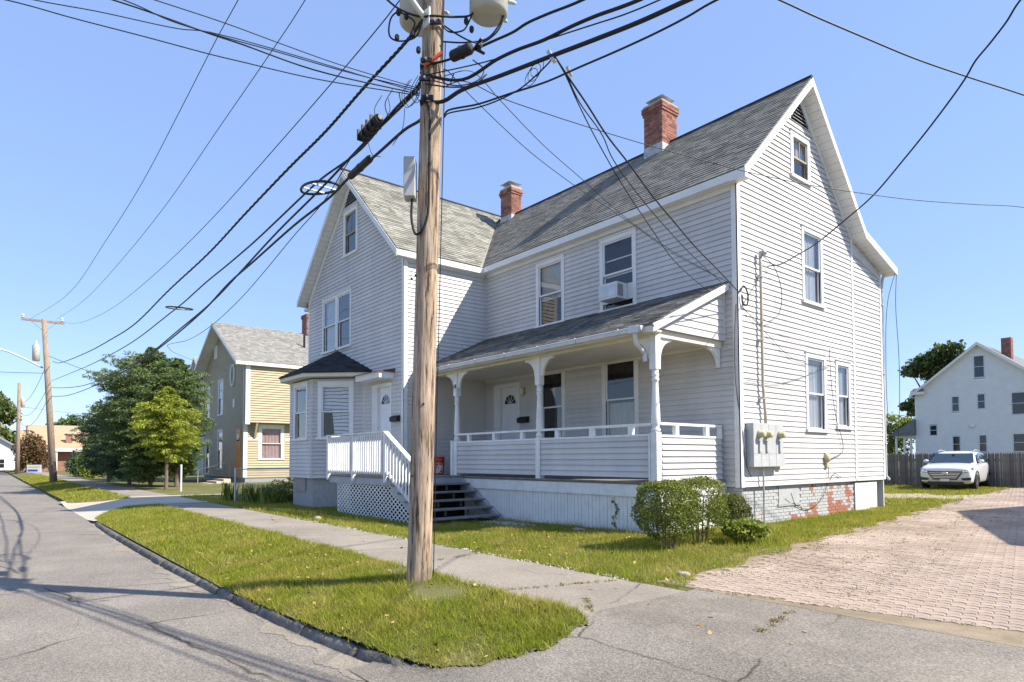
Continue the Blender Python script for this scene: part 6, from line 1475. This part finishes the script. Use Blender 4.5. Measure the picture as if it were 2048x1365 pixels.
# fallen leaves, pebbles and stones
FL = mat('fallen_leaf', (.28, .16, .06), (.42, .30, .14), 20, .8, island=.4)
P = [(x, y, terr(x, y)+.05) for x, y in [(RND.uniform(-6, 3), RND.uniform(-9.7, -7.9)) for _ in range(230)]+[(RND.uniform(-6, 2.6), RND.uniform(-6.2, -2.5)) for _ in range(160)] if in_verge(x, y) or y > -6.2]
P += [(x, y, -.905) for x, y in [(RND.uniform(-10, 6), RND.uniform(-7.8, -6.2)) for _ in range(40)]]
fl = leaves('fallen_leaves', np.array(P), NPR.uniform(.03, .075, len(P)), FL, None, .7, None, 2.5); fl['label'] = 'dry brown leaves scattered over the grass and pavement'; fl['category'] = 'leaves'
V = []; F = []
def pebble(x, y, z, r):
    n0 = len(V); 
    for i in range(3):
        for k in range(6): t = k*1.047; q = (1, .75, .05)[i]*r; V.append((x+q*math.cos(t)*RND.uniform(.8, 1.2), y+q*math.sin(t)*RND.uniform(.8, 1.2), z+(0, .5, .8)[i]*r))
    for i in range(2):
        for k in range(6): F.append((n0+i*6+k, n0+i*6+(k+1) % 6, n0+i*6+6+(k+1) % 6, n0+i*6+6+k))
    F.append(tuple(n0+12+k for k in range(6)))
for k in range(420):
    x = RND.gauss(-4.7, .55); y = RND.gauss(-2.75, .22)
    if y < PY-.04 and not (x < -5.2): pebble(x, y, terr(x, y), RND.uniform(.012, .03))
for k in range(260):
    x = RND.uniform(-9, 2.2); y = -6.12+RND.gauss(0, .05); pebble(x, y, -.92, RND.uniform(.01, .026))
for k in range(60): x = RND.gauss(-.8, .5); y = PY-RND.uniform(.05, .4); pebble(x, y, terr(x, y), RND.uniform(.012, .03))
o = obj('pebbles', mesh('pebbles', V, F, mat('white_pebble', (.36, .34, .30), (.50, .47, .43), 8, .8)), None, 'stuff'); o['label'] = 'white pebbles by the porch steps and lawn edge'; o['category'] = 'pebbles'
def stone(x, y, s, lab, m):
    z = terr(x, y); n = 10; V = []; F = []
    for i, (r, h) in enumerate(((.9, -.15), (1, .15), (.8, .42), (.35, .55))):
        for k in range(n): t = 2*math.pi*k/n; q = r*(1+.18*math.sin(k*2.4+i)); V.append((s[0]*q*math.cos(t), s[1]*q*math.sin(t), s[2]*h*(1+.1*math.sin(k*3.))))
    for i in range(3):
        for k in range(n): F.append((i*n+k, i*n+(k+1) % n, (i+1)*n+(k+1) % n, (i+1)*n+k))
    F.append(tuple(3*n+k for k in range(n)))
    o = obj('stone', mesh('stone', V, F, m, True), None, loc=(x, y, z)); tag(o, lab, 'stone'); WL[o.name] = Vector((0, 0, 0))
stone(2.35, -5.35, (.10, .085, .08), 'pale stone at the lawn corner by the driveway', mat('pale_stone', (.34, .31, .27), (.46, .42, .36), 6, .9, .4))
stone(-8.3, -5.85, (.12, .10, .16), 'brown stone at the pavement edge near the lattice', mat('brown_stone', (.34, .25, .17), (.42, .33, .24), 6, .9, .4))
stone(-2.1, -2.75, (.2, .12, .1), 'flat brown stone in the grass below the porch skirt', MATS['brown_stone'])

# ------------------------------------------------------------------ shrubs by the porch corner
def shrub(name, c, rx, ry, h, n, lab, m, size=.04, flat=2.6, gap=.0, stems=6, low=.12, inner=.25, sparse=None):
    s = thing(name, (c[0], c[1], lot(c[0], c[1])), lab, 'shrub', 'clipped shrubs at the porch corner'); z0 = lot(c[0], c[1])
    q = NPR.normal(size=(int(n*1.6), 3)); q /= (np.abs(q)**flat).sum(1)[:, None]**(1/flat)
    rad = NPR.uniform(.86, 1.03, len(q)); k = NPR.random(len(q)) < inner; rad[k] = NPR.uniform(.35, .9, k.sum())
    lump = 1+.05*np.sin(q[:, 0]*7+1)+.05*np.sin(q[:, 1]*6+q[:, 2]*5)+.03*np.sin(q[:, 2]*13+q[:, 0]*11)
    P = np.stack([c[0]+q[:, 0]*rx*rad*lump, c[1]+q[:, 1]*ry*rad*lump, z0+low*h+(h*(1-low))*(q[:, 2]*rad*.5*np.minimum(lump, 1.02)+.5)], 1)
    hz = (P[:, 2]-z0)/h
    taper = np.clip(.55+hz*1.1, .5, 1.); P[:, 0] = c[0]+(P[:, 0]-c[0])*taper; P[:, 1] = c[1]+(P[:, 1]-c[1])*taper
    gp = np.sin(P[:, 0]*11+c[0]*5)+np.sin(P[:, 1]*12+1)+np.sin(P[:, 2]*10+2)
    keep = NPR.random(len(P)) < np.clip(.35+.9*hz, .25, 1)*(1 if gap == 0 else np.where((gp > 1.1-gap*1.2) & (hz < .85), .16, 1))
    P = P[keep][:n]
    leaves('foliage', P, NPR.uniform(size*.7, size*1.3, len(P)), m, s, .6, None, .7)
    for i in range(stems):
        a = i*2.4; e = Vector((c[0]+.5*rx*math.cos(a), c[1]+.5*ry*math.sin(a), z0+h*.75)); b = Vector((c[0]+.1*math.cos(a), c[1]+.1*math.sin(a), z0-.03)); mid = b.lerp(e, .5)+Vector((.03*math.sin(a*3), .03*math.cos(a), 0))
        MB().tube([b, mid, e], [.016, .012, .006], 6).build('stem', BARK, s)
    return s
shrub('clipped_shrub', (.86, -3.70), .45, .46, 1.12, 15000, 'largest clipped green shrub at the porch corner, nearest the pavement', LEAFB, .036, 3.2, .25)
shrub('clipped_shrub', (.86, -2.78), .40, .42, 1.14, 9000, 'middle clipped shrub with gaps showing the white porch skirt', LEAFB, .036, 3.2, .9)
shrub('clipped_shrub', (.72, -1.62), .36, .40, .80, 8000, 'low rounded shrub nearest the gable wall', mat('boxwood_sunny', (.09, .125, .02), (.20, .19, .05), 3., .55, island=.4, hue=.03, transl=.3), .036, 2.2, .35)
shrub('leafy_undergrowth', (1.42, -2.25), .38, .42, .40, 1700, 'sprawling yellow-green leafy plant in front of the rounded shrub', LEAFY, .09, 2.0, .2, 3)
# creeper on the porch skirt
cv = thing('creeper_vine', (-1.55, PY-.02, -.95), 'thin green vine climbing the white porch skirt boards', 'vine')
pts = [(-1.52+.05*math.sin(t*1.3), PY-.015, -.98+.09*t) for t in range(9)]
MB().tube(catmull(pts, 4), .004, 5).build('stem', BARK, cv)
P = np.array([(p[0]+RND.gauss(0, .04), PY-.03, p[2]+RND.gauss(0, .03)) for p in pts for _ in range(4)]); leaves('vine_leaves', P, NPR.uniform(.05, .09, len(P)), LEAFB, cv, .7, None, .2)

# ------------------------------------------------------------------ conifers beside the tan house
def conifer(name, c, H, R, z0f, nbr, per, lab, m, size=.16, trunk_r=.12, prof=None, droop=.15, group='evergreens beside the tan house', upw=.35):
    zb = lot(c[0], c[1]); t = thing(name, (c[0], c[1], zb), lab, 'tree', group)
    P = []; D = []
    for b in range(nbr):
        f = (b+RND.random())/nbr; z = zb+z0f+(H-z0f)*f**.9
        pr_ = (prof(f) if prof else (1-f)**.75*(.65+.35*min(1, f*5)))
        r_ = R*pr_*RND.uniform(.55, 1.12)+.15; a = RND.uniform(0, 6.283); rise = upw*r_*RND.uniform(.4, 1.2)
        dirv = np.array([math.cos(a), math.sin(a), 0.]); s0 = .12
        k = int(per*(.35+.65*pr_)); s = NPR.uniform(s0, 1, k)**.75; tip = .09*r_
        side = np.array([-math.sin(a), math.cos(a), 0.]); fan = NPR.normal(size=k)*.24*r_*s*(1.15-s)*1.6
        zz = z+rise*s-droop*r_*s**2.5+NPR.normal(size=k)*.09*r_*(1.15-s)
        pts = np.array([c[0], c[1], 0.])+dirv*(r_*s)[:, None]+side*fan[:, None]; pts[:, 2] = zz
        P.append(pts); dd = dirv*.9+side*np.sign(fan)[:, None]*NPR.uniform(.2, .9, k)[:, None]; dd = dd.copy(); dd[:, 2] = .25-.4*s; D.append(dd)
    P = np.concatenate(P); D = np.concatenate(D); D /= np.linalg.norm(D, axis=1)[:, None]
    crown = leaves('crown', P, NPR.uniform(size*.6, size*1.35, len(P)), m, t, .24, D, .6, .75)
    MB().tube([(c[0], c[1], zb-.1), (c[0]+.05, c[1], zb+H*.4), (c[0], c[1]+.04, zb+H*.92)], [trunk_r, trunk_r*.7, .02], 9).build('trunk', BARK, t)
    for i in range(10):
        a = i*2.4; f = .1+.07*i; z = zb+z0f+(H-z0f)*f; r_ = R*(1-f)*.7; MB().tube([(c[0], c[1], z), (c[0]+r_*math.cos(a), c[1]+r_*math.sin(a), z+.3*r_)], [.035, .01], 5).build('branch', BARK, t)
    return t
full = lambda f: (math.sin(math.pi*min(1, .12+f*.88))**.55)*(1 if f < .55 else (1-(f-.55)/.45)**.7+.05)
conifer('evergreen_tree', (-34.3, -5.0), 8.0, 2.9, .1, 520, 190, 'tallest feathery evergreen in the clump beside the tan house', LEAFM, .20, prof=full, upw=.95, droop=.35)
conifer('evergreen_tree', (-38.6, -5.4), 6.6, 2.5, .1, 380, 170, 'dark broad evergreen left of the tallest one in the clump', LEAFD, .20, prof=full, upw=.9, droop=.35)
conifer('evergreen_tree', (-45.0, -5.7), 5.3, 2.3, .1, 280, 150, 'smallest dark evergreen at the left edge of the clump', LEAFD, .20, prof=full, upw=.8, droop=.3)
conifer('evergreen_tree', (-33.0, -3.9), 7.3, 1.8, .3, 320, 150, 'evergreen directly behind the lime one, nearest the tan house', LEAFM, .20, prof=full, upw=.95, droop=.35)
conifer('lime_conifer', (-29.4, -5.15), 5.3, 1.55, 1.5, 240, 170, 'bright lime-green conifer with a bare pale trunk in front of the dark evergreens', LEAFL, .17, .10, prof=full, droop=.35, upw=.45)
def round_bush(name, c, r, h, n, lab, m, size, cat='shrub', z=None, grp=None):
    zb = lot(c[0], c[1]) if z is None else z; t = thing(name, (c[0], c[1], zb), lab, cat, grp)
    q = NPR.normal(size=(n, 3)); q /= np.linalg.norm(q, axis=1)[:, None]; rad = NPR.uniform(.55, 1.05, n)
    lump = 1+.10*np.sin(q[:, 0]*5+c[0])+.10*np.sin(q[:, 1]*6+q[:, 2]*4+c[1])+.06*np.sin(q[:, 2]*9)
    P = np.stack([c[0]+q[:, 0]*r*rad*lump, c[1]+q[:, 1]*r*rad*lump, zb+h*.5+q[:, 2]*h*.5*rad*lump], 1)
    P[:, 2] = np.maximum(P[:, 2], zb+.02)
    leaves('foliage', P, NPR.uniform(size*.7, size*1.3, n), m, t, .5, None, .6)
    for i in range(4): MB().tube([(c[0], c[1], zb-.05), (c[0]+.4*r*math.cos(i*1.7), c[1]+.4*r*math.sin(i*1.7), zb+h*.6)], [.04, .015], 5).build('stem', BARK, t)
    return t
round_bush('rounded_bush', (-56.5, -5.4), 1.0, 2.9, 5000, 'rounded bright green bush left of the dark evergreens', LEAFY, .22)
round_bush('lime_bush', (-45.3, -1.2), 1.1, 3.4, 4200, 'sunlit lime-green bush beside the tan house corner', LEAFY, .22)
round_bush('low_dark_bush', (-63, -5.5), 1.2, 2.2, 3000, 'low dark bush behind the rounded bright bush', LEAFD, .22)
round_bush('red_leaf_tree', (-98, -7.6), 1.9, 5.0, 5000, 'small reddish tree in front of the brick bungalow', LEAFR, .35, 'tree', -1)
# strap-leaved plants along the chain-link fence
def strap_clump(c, r, h, n, lab):
    t = thing('strap_leaf_clump', (c[0], c[1], lot(*c)), lab, 'plant', 'plants along the chain link fence'); V = []; F = []
    for k in range(n):
        a = RND.uniform(0, 6.28); b = RND.uniform(0, r); x0, y0 = c[0]+b*math.cos(a*1.7), c[1]+b*math.sin(a*1.7); hh = h*RND.uniform(.3, 1.15); w_ = .012; ln = hh*RND.uniform(.3, .9); sx, sy = -math.sin(a)*w_, math.cos(a)*w_; z = lot(x0, y0); n0 = len(V)
        for f, zz, ww in ((0, 0, 1), (.35, .65, 1), (.75, 1, .7), (1.15, .85, .1)): V += [(x0+ln*f*math.cos(a)-sx*ww, y0+ln*f*math.sin(a)-sy*ww, z+hh*zz), (x0+ln*f*math.cos(a)+sx*ww, y0+ln*f*math.sin(a)+sy*ww, z+hh*zz)]
        for i in range(3): F.append((n0+2*i, n0+2*i+1, n0+2*i+3, n0+2*i+2))
    off = wl(t); obj('foliage', npmesh('foliage', np.array(V)-np.array(off), np.array(F), LEAFB), t, 'stuff')
strap_clump((-17.5, -5.35), .35, .62, 170, 'spiky green plant clump at the pavement corner of the chain link fence'); strap_clump((-16.3, -4.9), .5, .6, 220, 'middle clump of long-leaved plants along the chain link fence')
strap_clump((-15.2, -4.6), .5, .62, 220, 'long-leaved plant clump against the bay foundation')
round_bush('low_plant', (-16.2, -3.6), .9, .8, 1800, 'leafy low plants behind the chain link fence', LEAFB, .1)

# ------------------------------------------------------------------ broadleaf trees
def broadleaf(name, c, zb, clumps, n, lab, m, size, tr=.35, grp=None):
    t = thing(name, (c[0], c[1], zb), lab, 'tree', grp); P = []
    for (x, y, z, r) in clumps:
        k = int(n*(r**2)); q = NPR.normal(size=(k, 3)); q /= np.linalg.norm(q, axis=1)[:, None]; rad = NPR.uniform(.3, 1.05, k)**.6
        sub = 1+.22*np.sin(q[:, 0]*6+x)+.2*np.sin(q[:, 1]*7+q[:, 2]*5+y)
        P.append(np.stack([x+q[:, 0]*r*rad*sub, y+q[:, 1]*r*rad*sub, z+q[:, 2]*r*.75*rad*sub], 1))
        MB().tube([(c[0], c[1], zb+(z-zb)*.45), (.6*x+.4*c[0], .6*y+.4*c[1], zb+(z-zb)*.75), (x, y, z)], [tr*.4, tr*.25, .04], 6).build('limb', BARK, t)
    P = np.concatenate(P); leaves('crown', P, NPR.uniform(size*.6, size*1.4, len(P)), m, t, .5, None, .8)
    top = max(q[2] for q in clumps); MB().tube([(c[0], c[1], zb-.2), (c[0]+.1, c[1], zb+(top-zb)*.5)], [tr, tr*.6], 10).build('trunk', BARK, t)
    return t
cl_ = [(-18.9, 66, 10.0, .9), (-18.0, 66, 10.8, 1.0), (-17.0, 66, 11.1, 1.1), (-16.0, 66, 11.7, 1.1), (-14.9, 66, 11.9, 1.0), (-17.4, 67, 9.8, 1.1), (-16.2, 67, 10.2, 1.3), (-16.9, 67, 8.6, 1.0), (-18.2, 66, 6.9, .9), (-19.3, 66, 6.2, .7), (-17.3, 66, 7.2, 1.1), (-16.6, 67, 5.4, 1.3), (-17.6, 67, 4.4, 1.0), (-18.5, 66, 5.6, .8), (-15, 67, 10.5, 1.4), (-14, 67, 10.6, 1.2)]
broadleaf('broadleaf_tree', (-16, 67), -.7, cl_, 520, 'dark green tree with drooping clumps behind the white house', LEAFT, .42, .4)
broadleaf('yellow_green_tree', (-22.5, 70), -.7, [(-22.5, 70, 4.6, 1.5), (-21.3, 70, 3.2, 1.4), (-23.4, 70, 2.6, 1.5), (-22, 70, 1.4, 1.5), (-20.6, 70, 4.6, .9)], 260, 'small yellow-green tree between the gable wall and the white house porch', LEAFY, .4, .2)
rb = random.Random(5)
broadleaf('distant_tree', (-190, -14), -1, [(-190+rb.uniform(-6, 6), -14+rb.uniform(-6, 6), 9+rb.uniform(-4, 5.5), 3.2) for _ in range(9)], 95, 'distant leafy tree above the white house at the left edge', LEAFT, 1.2, .6)
broadleaf('distant_tree', (-170, 4), -1, [(-170+rb.uniform(-5, 5), 2+rb.uniform(-4, 4), 7+rb.uniform(-3, 3), 2.6) for _ in range(7)], 110, 'distant dark tree behind the brick bungalow', LEAFT, 1.1, .5)
broadleaf('roadside_tree', (-118, -15), -1, [(-118+rb.uniform(-2, 2), -15.5+rb.uniform(-3, 3), 2.2+rb.uniform(-1.2, 1.6), 1.5) for _ in range(6)], 160, 'small tree in front of the far white house', LEAFT, .6, .2)
broadleaf('backyard_tree', (-60, 46), -1, [(-60+rb.uniform(-5, 5), 46+rb.uniform(-5, 5), 8+rb.uniform(-3, 5), 2.6) for _ in range(9)], 100, 'tree top showing between the green house and the tan house', LEAFT, .8, .4)

# ------------------------------------------------------------------ cars
PAINT = mat('white_car_paint', (.72, .73, .74), rough=.22, spec=.5, coat=.6); CARG = mat('car_glass', (.02, .035, .05), rough=.04, spec=.8)
CHROME = mat('chrome', (.7, .7, .72), rough=.12, metal=1.); DGREY = mat('dark_grille', (.03, .03, .035), rough=.4); TYRE = mat('tyre_rubber', (.02, .02, .02), rough=.85)
RIM = mat('alloy_rim', (.55, .52, .48), rough=.3, metal=.8); LENS = mat('headlamp_lens', (.16, .17, .19), rough=.08, spec=.8)
def car_body(root, paint):
    """compact SUV, nose towards -y, origin on the ground at its centre; half width profile by stations"""
    L0, L1 = -2.24, 2.24
    # station y: (z bottom, z belt, z top of lower body, half width at sill, at belt, at top)
    st = [(-2.24, .42, .62, .80, .66, .70, .62), (-2.17, .28, .60, .90, .82, .86, .78), (-1.95, .22, .62, .98, .90, .93, .86), (-1.55, .24, .66, 1.03, .92, .945, .88), (-1.05, .24, .70, 1.08, .92, .95, .89),
          (-.6, .24, .74, 1.10, .92, .95, .90), (.2, .24, .76, 1.12, .92, .95, .90), (1.0, .24, .78, 1.14, .92, .95, .90), (1.6, .26, .80, 1.15, .91, .94, .88), (2.05, .32, .82, 1.14, .88, .90, .84), (2.22, .45, .82, 1.08, .78, .80, .76)]
    V = []; F = []; prof_n = 14
    for y, zb, zm, zt, ws, wb, wt in st:
        half = [(ws*.55, zb), (ws*.93, zb+.02), (ws, zb+.12), (wb, zm), (wb*.985, zm+(zt-zm)*.6), (wt, zt-.02), (wt*.6, zt+.035)]
        ring = [(-a, z) for a, z in half]+[(a, z) for a, z in half[::-1]]
        V += [(a, y, z) for a, z in ring]
    m = prof_n
    for i in range(len(st)-1):
        for k in range(m): F.append((i*m+k, i*m+(k+1) % m, (i+1)*m+(k+1) % m, (i+1)*m+k))
    F.append(tuple(range(m))[::-1]); F.append(tuple((len(st)-1)*m+k for k in range(m)))
    b = obj('body', mesh('body', V, F, paint, True), root); sm = b.modifiers.new('sub', 'SUBSURF'); sm.levels = 1; sm.render_levels = 2
    # cabin
    cs = [(-1.02, .88, 1.07, 1.08), (-.25, .86, 1.07, 1.50), (.2, .86, 1.07, 1.60), (1.0, .85, 1.07, 1.61), (1.65, .82, 1.08, 1.55), (2.1, .76, 1.08, 1.18)]
    V = []; F = []
    for y, w_, z0, z1 in cs:
        hw = [(w_, z0-.05), (w_*.985, z0+.02), (w_*.84 if z1 > 1.3 else w_*.95, z1-.05), (w_*.68, z1), (0, z1+.02)]
        ring = [(-a, z) for a, z in hw[:-1]]+[(0, hw[-1][1])]+[(a, z) for a, z in hw[:-1][::-1]]; V += [(a, y, z) for a, z in ring]
    m = 9
    for i in range(len(cs)-1):
        for k in range(m-1): F.append((i*m+k, i*m+k+1, (i+1)*m+k+1, (i+1)*m+k))
    F.append(tuple((len(cs)-1)*m+k for k in range(m)))
    c = obj('cabin', mesh('cabin', V, F, paint, True), root); sm = c.modifiers.new('sub', 'SUBSURF'); sm.levels = 1; sm.render_levels = 1
    return b
def wheel(root, x, y, R=.345, w_=.22, m=None):
    W_ = MB().lathe((x-w_/2, y, R), [(R*.66, 0), (R*.92, .0), (R, .04), (R, w_-.04), (R*.92, w_), (R*.66, w_)], 26, (1, 0, 0)).build('wheel', TYRE, root, local=True, smooth=False)
    sg = 1 if x > 0 else -1; rim = MB().lathe((x+sg*(w_/2-.03), y, R), [(R*.68, -.02), (R*.68, .02), (R*.62, .022), (R*.60, -.05), (.07, -.03), (.06, .0)] if False else [(R*.68, 0), (R*.68, .025), (R*.61, .028), (R*.60, .005)], 26, (sg, 0, 0)).build('rim', RIM, W_, local=True)
    for k in range(5):
        a = 2*math.pi*k/5; MB().beam((x+sg*(w_/2-.015), y, R), (x+sg*(w_/2-.012), y+R*.62*math.cos(a), R+R*.62*math.sin(a)), .03, .06, (sg, 0, 0)).build('spoke', RIM, W_, local=True)
def suv(loc, rz, label, paint, detailed=True, name='parked_car'):
    r = thing(name, loc, label, 'car', rz=rz); car_body(r, paint)
    L = lambda mb, n_, m_, p=None, s=False: mb.build(n_, m_, p or r, local=True, smooth=s)
    for x in (-.83, .83):
        for y in (-1.36, 1.36): wheel(r, x, y)
        for y in (-1.36, 1.36):
            mb = MB(); sg = 1 if x > 0 else -1
            pts = [(sg*.935, y+.42*math.cos(t*math.pi/10), .345+.42*math.sin(t*math.pi/10)) for t in range(11)]; mb.tube(pts, .035, 6); L(mb, 'wheel_arch', DGREY)
    # glazing, set just proud of the cabin
    L(MB().add([(-.80, -1.055, 1.11), (.80, -1.055, 1.11), (.66, -.30, 1.505), (-.66, -.30, 1.505)], [(0, 1, 2, 3)]), 'windscreen', CARG)
    for sg in (-1, 1):
        q = [(sg*.885, -.75, 1.12), (sg*.90, .2, 1.12), (sg*.775, .2, 1.53), (sg*.765, -.12, 1.50)]; L(MB().add(q, [(0, 1, 2, 3)]), 'side_window', CARG)
        q = [(sg*.90, .26, 1.12), (sg*.89, 1.15, 1.14), (sg*.77, 1.1, 1.53), (sg*.775, .26, 1.54)]; L(MB().add(q, [(0, 1, 2, 3)]), 'side_window', CARG)
        q = [(sg*.885, 1.2, 1.15), (sg*.85, 1.72, 1.2), (sg*.755, 1.5, 1.50), (sg*.77, 1.16, 1.53)]; L(MB().add(q, [(0, 1, 2, 3)]), 'side_window', CARG)
        mb = MB(); mb.lathe((sg*.97, -.62, 1.17), [(.02, -.10), (.065, -.07), (.08, .0), (.065, .08), (.02, .11)], 12, (sg, -.05, .02)); L(mb, 'side_mirror', paint, None, True)
        mb = MB(); mb.beam((sg*.86, -.6, 1.10), (sg*.95, -.62, 1.13), .05, .04); L(mb, 'mirror_arm', DGREY)
        # headlamps: swept-back wedges
        q = [(sg*.52, -2.235, .775), (sg*.72, -2.17, .82), (sg*.915, -1.90, .93), (sg*.925, -1.95, .84), (sg*.78, -2.19, .72), (sg*.56, -2.25, .70)]
        mb = MB(); mb.prism(q, (0, -.02, .012)); hl = L(mb, 'headlight', LENS)
        for t in (.35, .7): mb = MB(); mb.lathe((sg*(.52+.32*t), -2.26+.10*t, .745+.05*t), [(.04, 0), (.045, .015), (.02, .02)], 12, (0, -1, .1)); L(mb, 'projector', CHROME, hl)
        q = [(sg*.54, -2.25, .49), (sg*.86, -2.14, .53), (sg*.86, -2.14, .41), (sg*.60, -2.24, .41)]; L(MB().prism(q, (0, -.03, 0)), 'fog_lamp', DGREY)
        L(MB().beam((sg*.56, -2.235, .365), (sg*.84, -2.12, .385), .02, .025), 'bumper_trim', CHROME)
        mb = MB(); mb.tube([(sg*.62, -.1, 1.60), (sg*.63, .5, 1.66), (sg*.62, 1.5, 1.60)], .018, 6); L(mb, 'roof_rail', METALG)
        for y in (-.1, .75): L(MB().box(min(sg*.935, sg*.955), max(sg*.935, sg*.955), y+.35, y+.55, .93, .96), 'door_handle', paint)
    # hexagonal grille with bars, emblem and plate
    q = [(-.52, -2.24, .77), (.52, -2.24, .77), (.58, -2.235, .69), (.40, -2.26, .43), (-.40, -2.26, .43), (-.58, -2.235, .69)]; g = L(MB().prism(q, (0, -.02, 0)), 'grille', DGREY)
    for i in range(4):
        z = .70-.065*i; h = .54-.045*i; L(MB().box(-h, h, -2.285-.004*i, -2.268, z-.009, z+.009), 'grille_bar', CHROME, g)
    em = MB(); em.tube([(.10*math.cos(t*.3142), -2.30, .685+.052*math.sin(t*.3142)) for t in range(21)], .008, 6)
    em.beam((-.05, -2.30, .655), (-.035, -2.30, .715), .012, .02, (0, 1, 0)); em.beam((.035, -2.30, .655), (.05, -2.30, .715), .012, .02, (0, 1, 0)); em.beam((-.043, -2.30, .68), (.043, -2.30, .692), .012, .014, (0, 1, 0)); L(em, 'emblem', CHROME, g)
    L(MB().box(-.16, .16, -2.30, -2.27, .36, .46), 'number_plate', TRIM); L(MB().box(-.60, .60, -2.25, -2.18, .235, .345), 'lower_intake', DGREY)
    L(MB().box(-.62, .62, -2.16, 2.0, .2, .3), 'underbody', DGREY)
    L(MB().beam((-.70, -1.07, 1.105), (.1, -1.03, 1.125), .02, .015), 'wiper', DGREY); L(MB().lathe((0, -.45, 1.41), [(.02, 0), (.06, .01), (.06, .05)], 8, (0, -1, 0)), 'rear_mirror', DGREY)
    return r
suv((-1.85, 20.1, lot(-2, 20.1)), math.radians(6), 'white compact SUV parked nose-out on the grass by the stockade fence', PAINT)
suv((-97.0, -2.2, -.95), math.radians(-80), 'dark grey SUV parked outside the brick bungalow far down the street', mat('grey_car_paint', (.06, .065, .07), rough=.3, coat=.5), name='distant_car')

# yard sign down the street
ys = thing('yard_sign', (-76, -8.4, -1.0), 'small white yard sign with yellow and blue print on the far verge', 'sign')
SF = Frame((-76, -8.4, -1.0), Vector((.63, .777, 0)), Vector((.777, -.63, 0)))
mb = MB(); mb.fb(SF, -.75, .75, -.02, .02, .35, 1.15); mb.build('panel', WHT, ys)
mb = MB(); mb.fb(SF, -.62, .62, .021, .025, .85, .97); mb.build('yellow_print', mat('sign_yellow', (.7, .5, .12)), ys)
mb = MB(); mb.fb(SF, -.65, .4, .021, .025, .45, .66); mb.build('blue_print', mat('sign_blue', (.06, .08, .35)), ys)
for u in (-.5, .5): mb = MB(); mb.fb(SF, u-.02, u+.02, -.01, .01, -.05, .35); mb.build('stake', METALG, ys)
# white utility hut beyond the poles
ht = thing('white_shed', (-140, -9, -1), 'white low shed wall at the far left end of the street', 'shed')
MB().box(-144, -140, -12, -3, -1.05, 1.0).build('wall', WHS, ht); MB().box(-144.3, -139.8, -12.3, -2.7, 1.0, 1.2).build('roof', MATS['grey_roof'], ht)
bn = MB().box(-137.9, -137.2, -9.6, -8.9, -1.05, .2).build('recycling_bin', mat('bin_blue', (.05, .12, .35)), None); tag(bn, 'blue bin in front of the far white shed', 'bin')
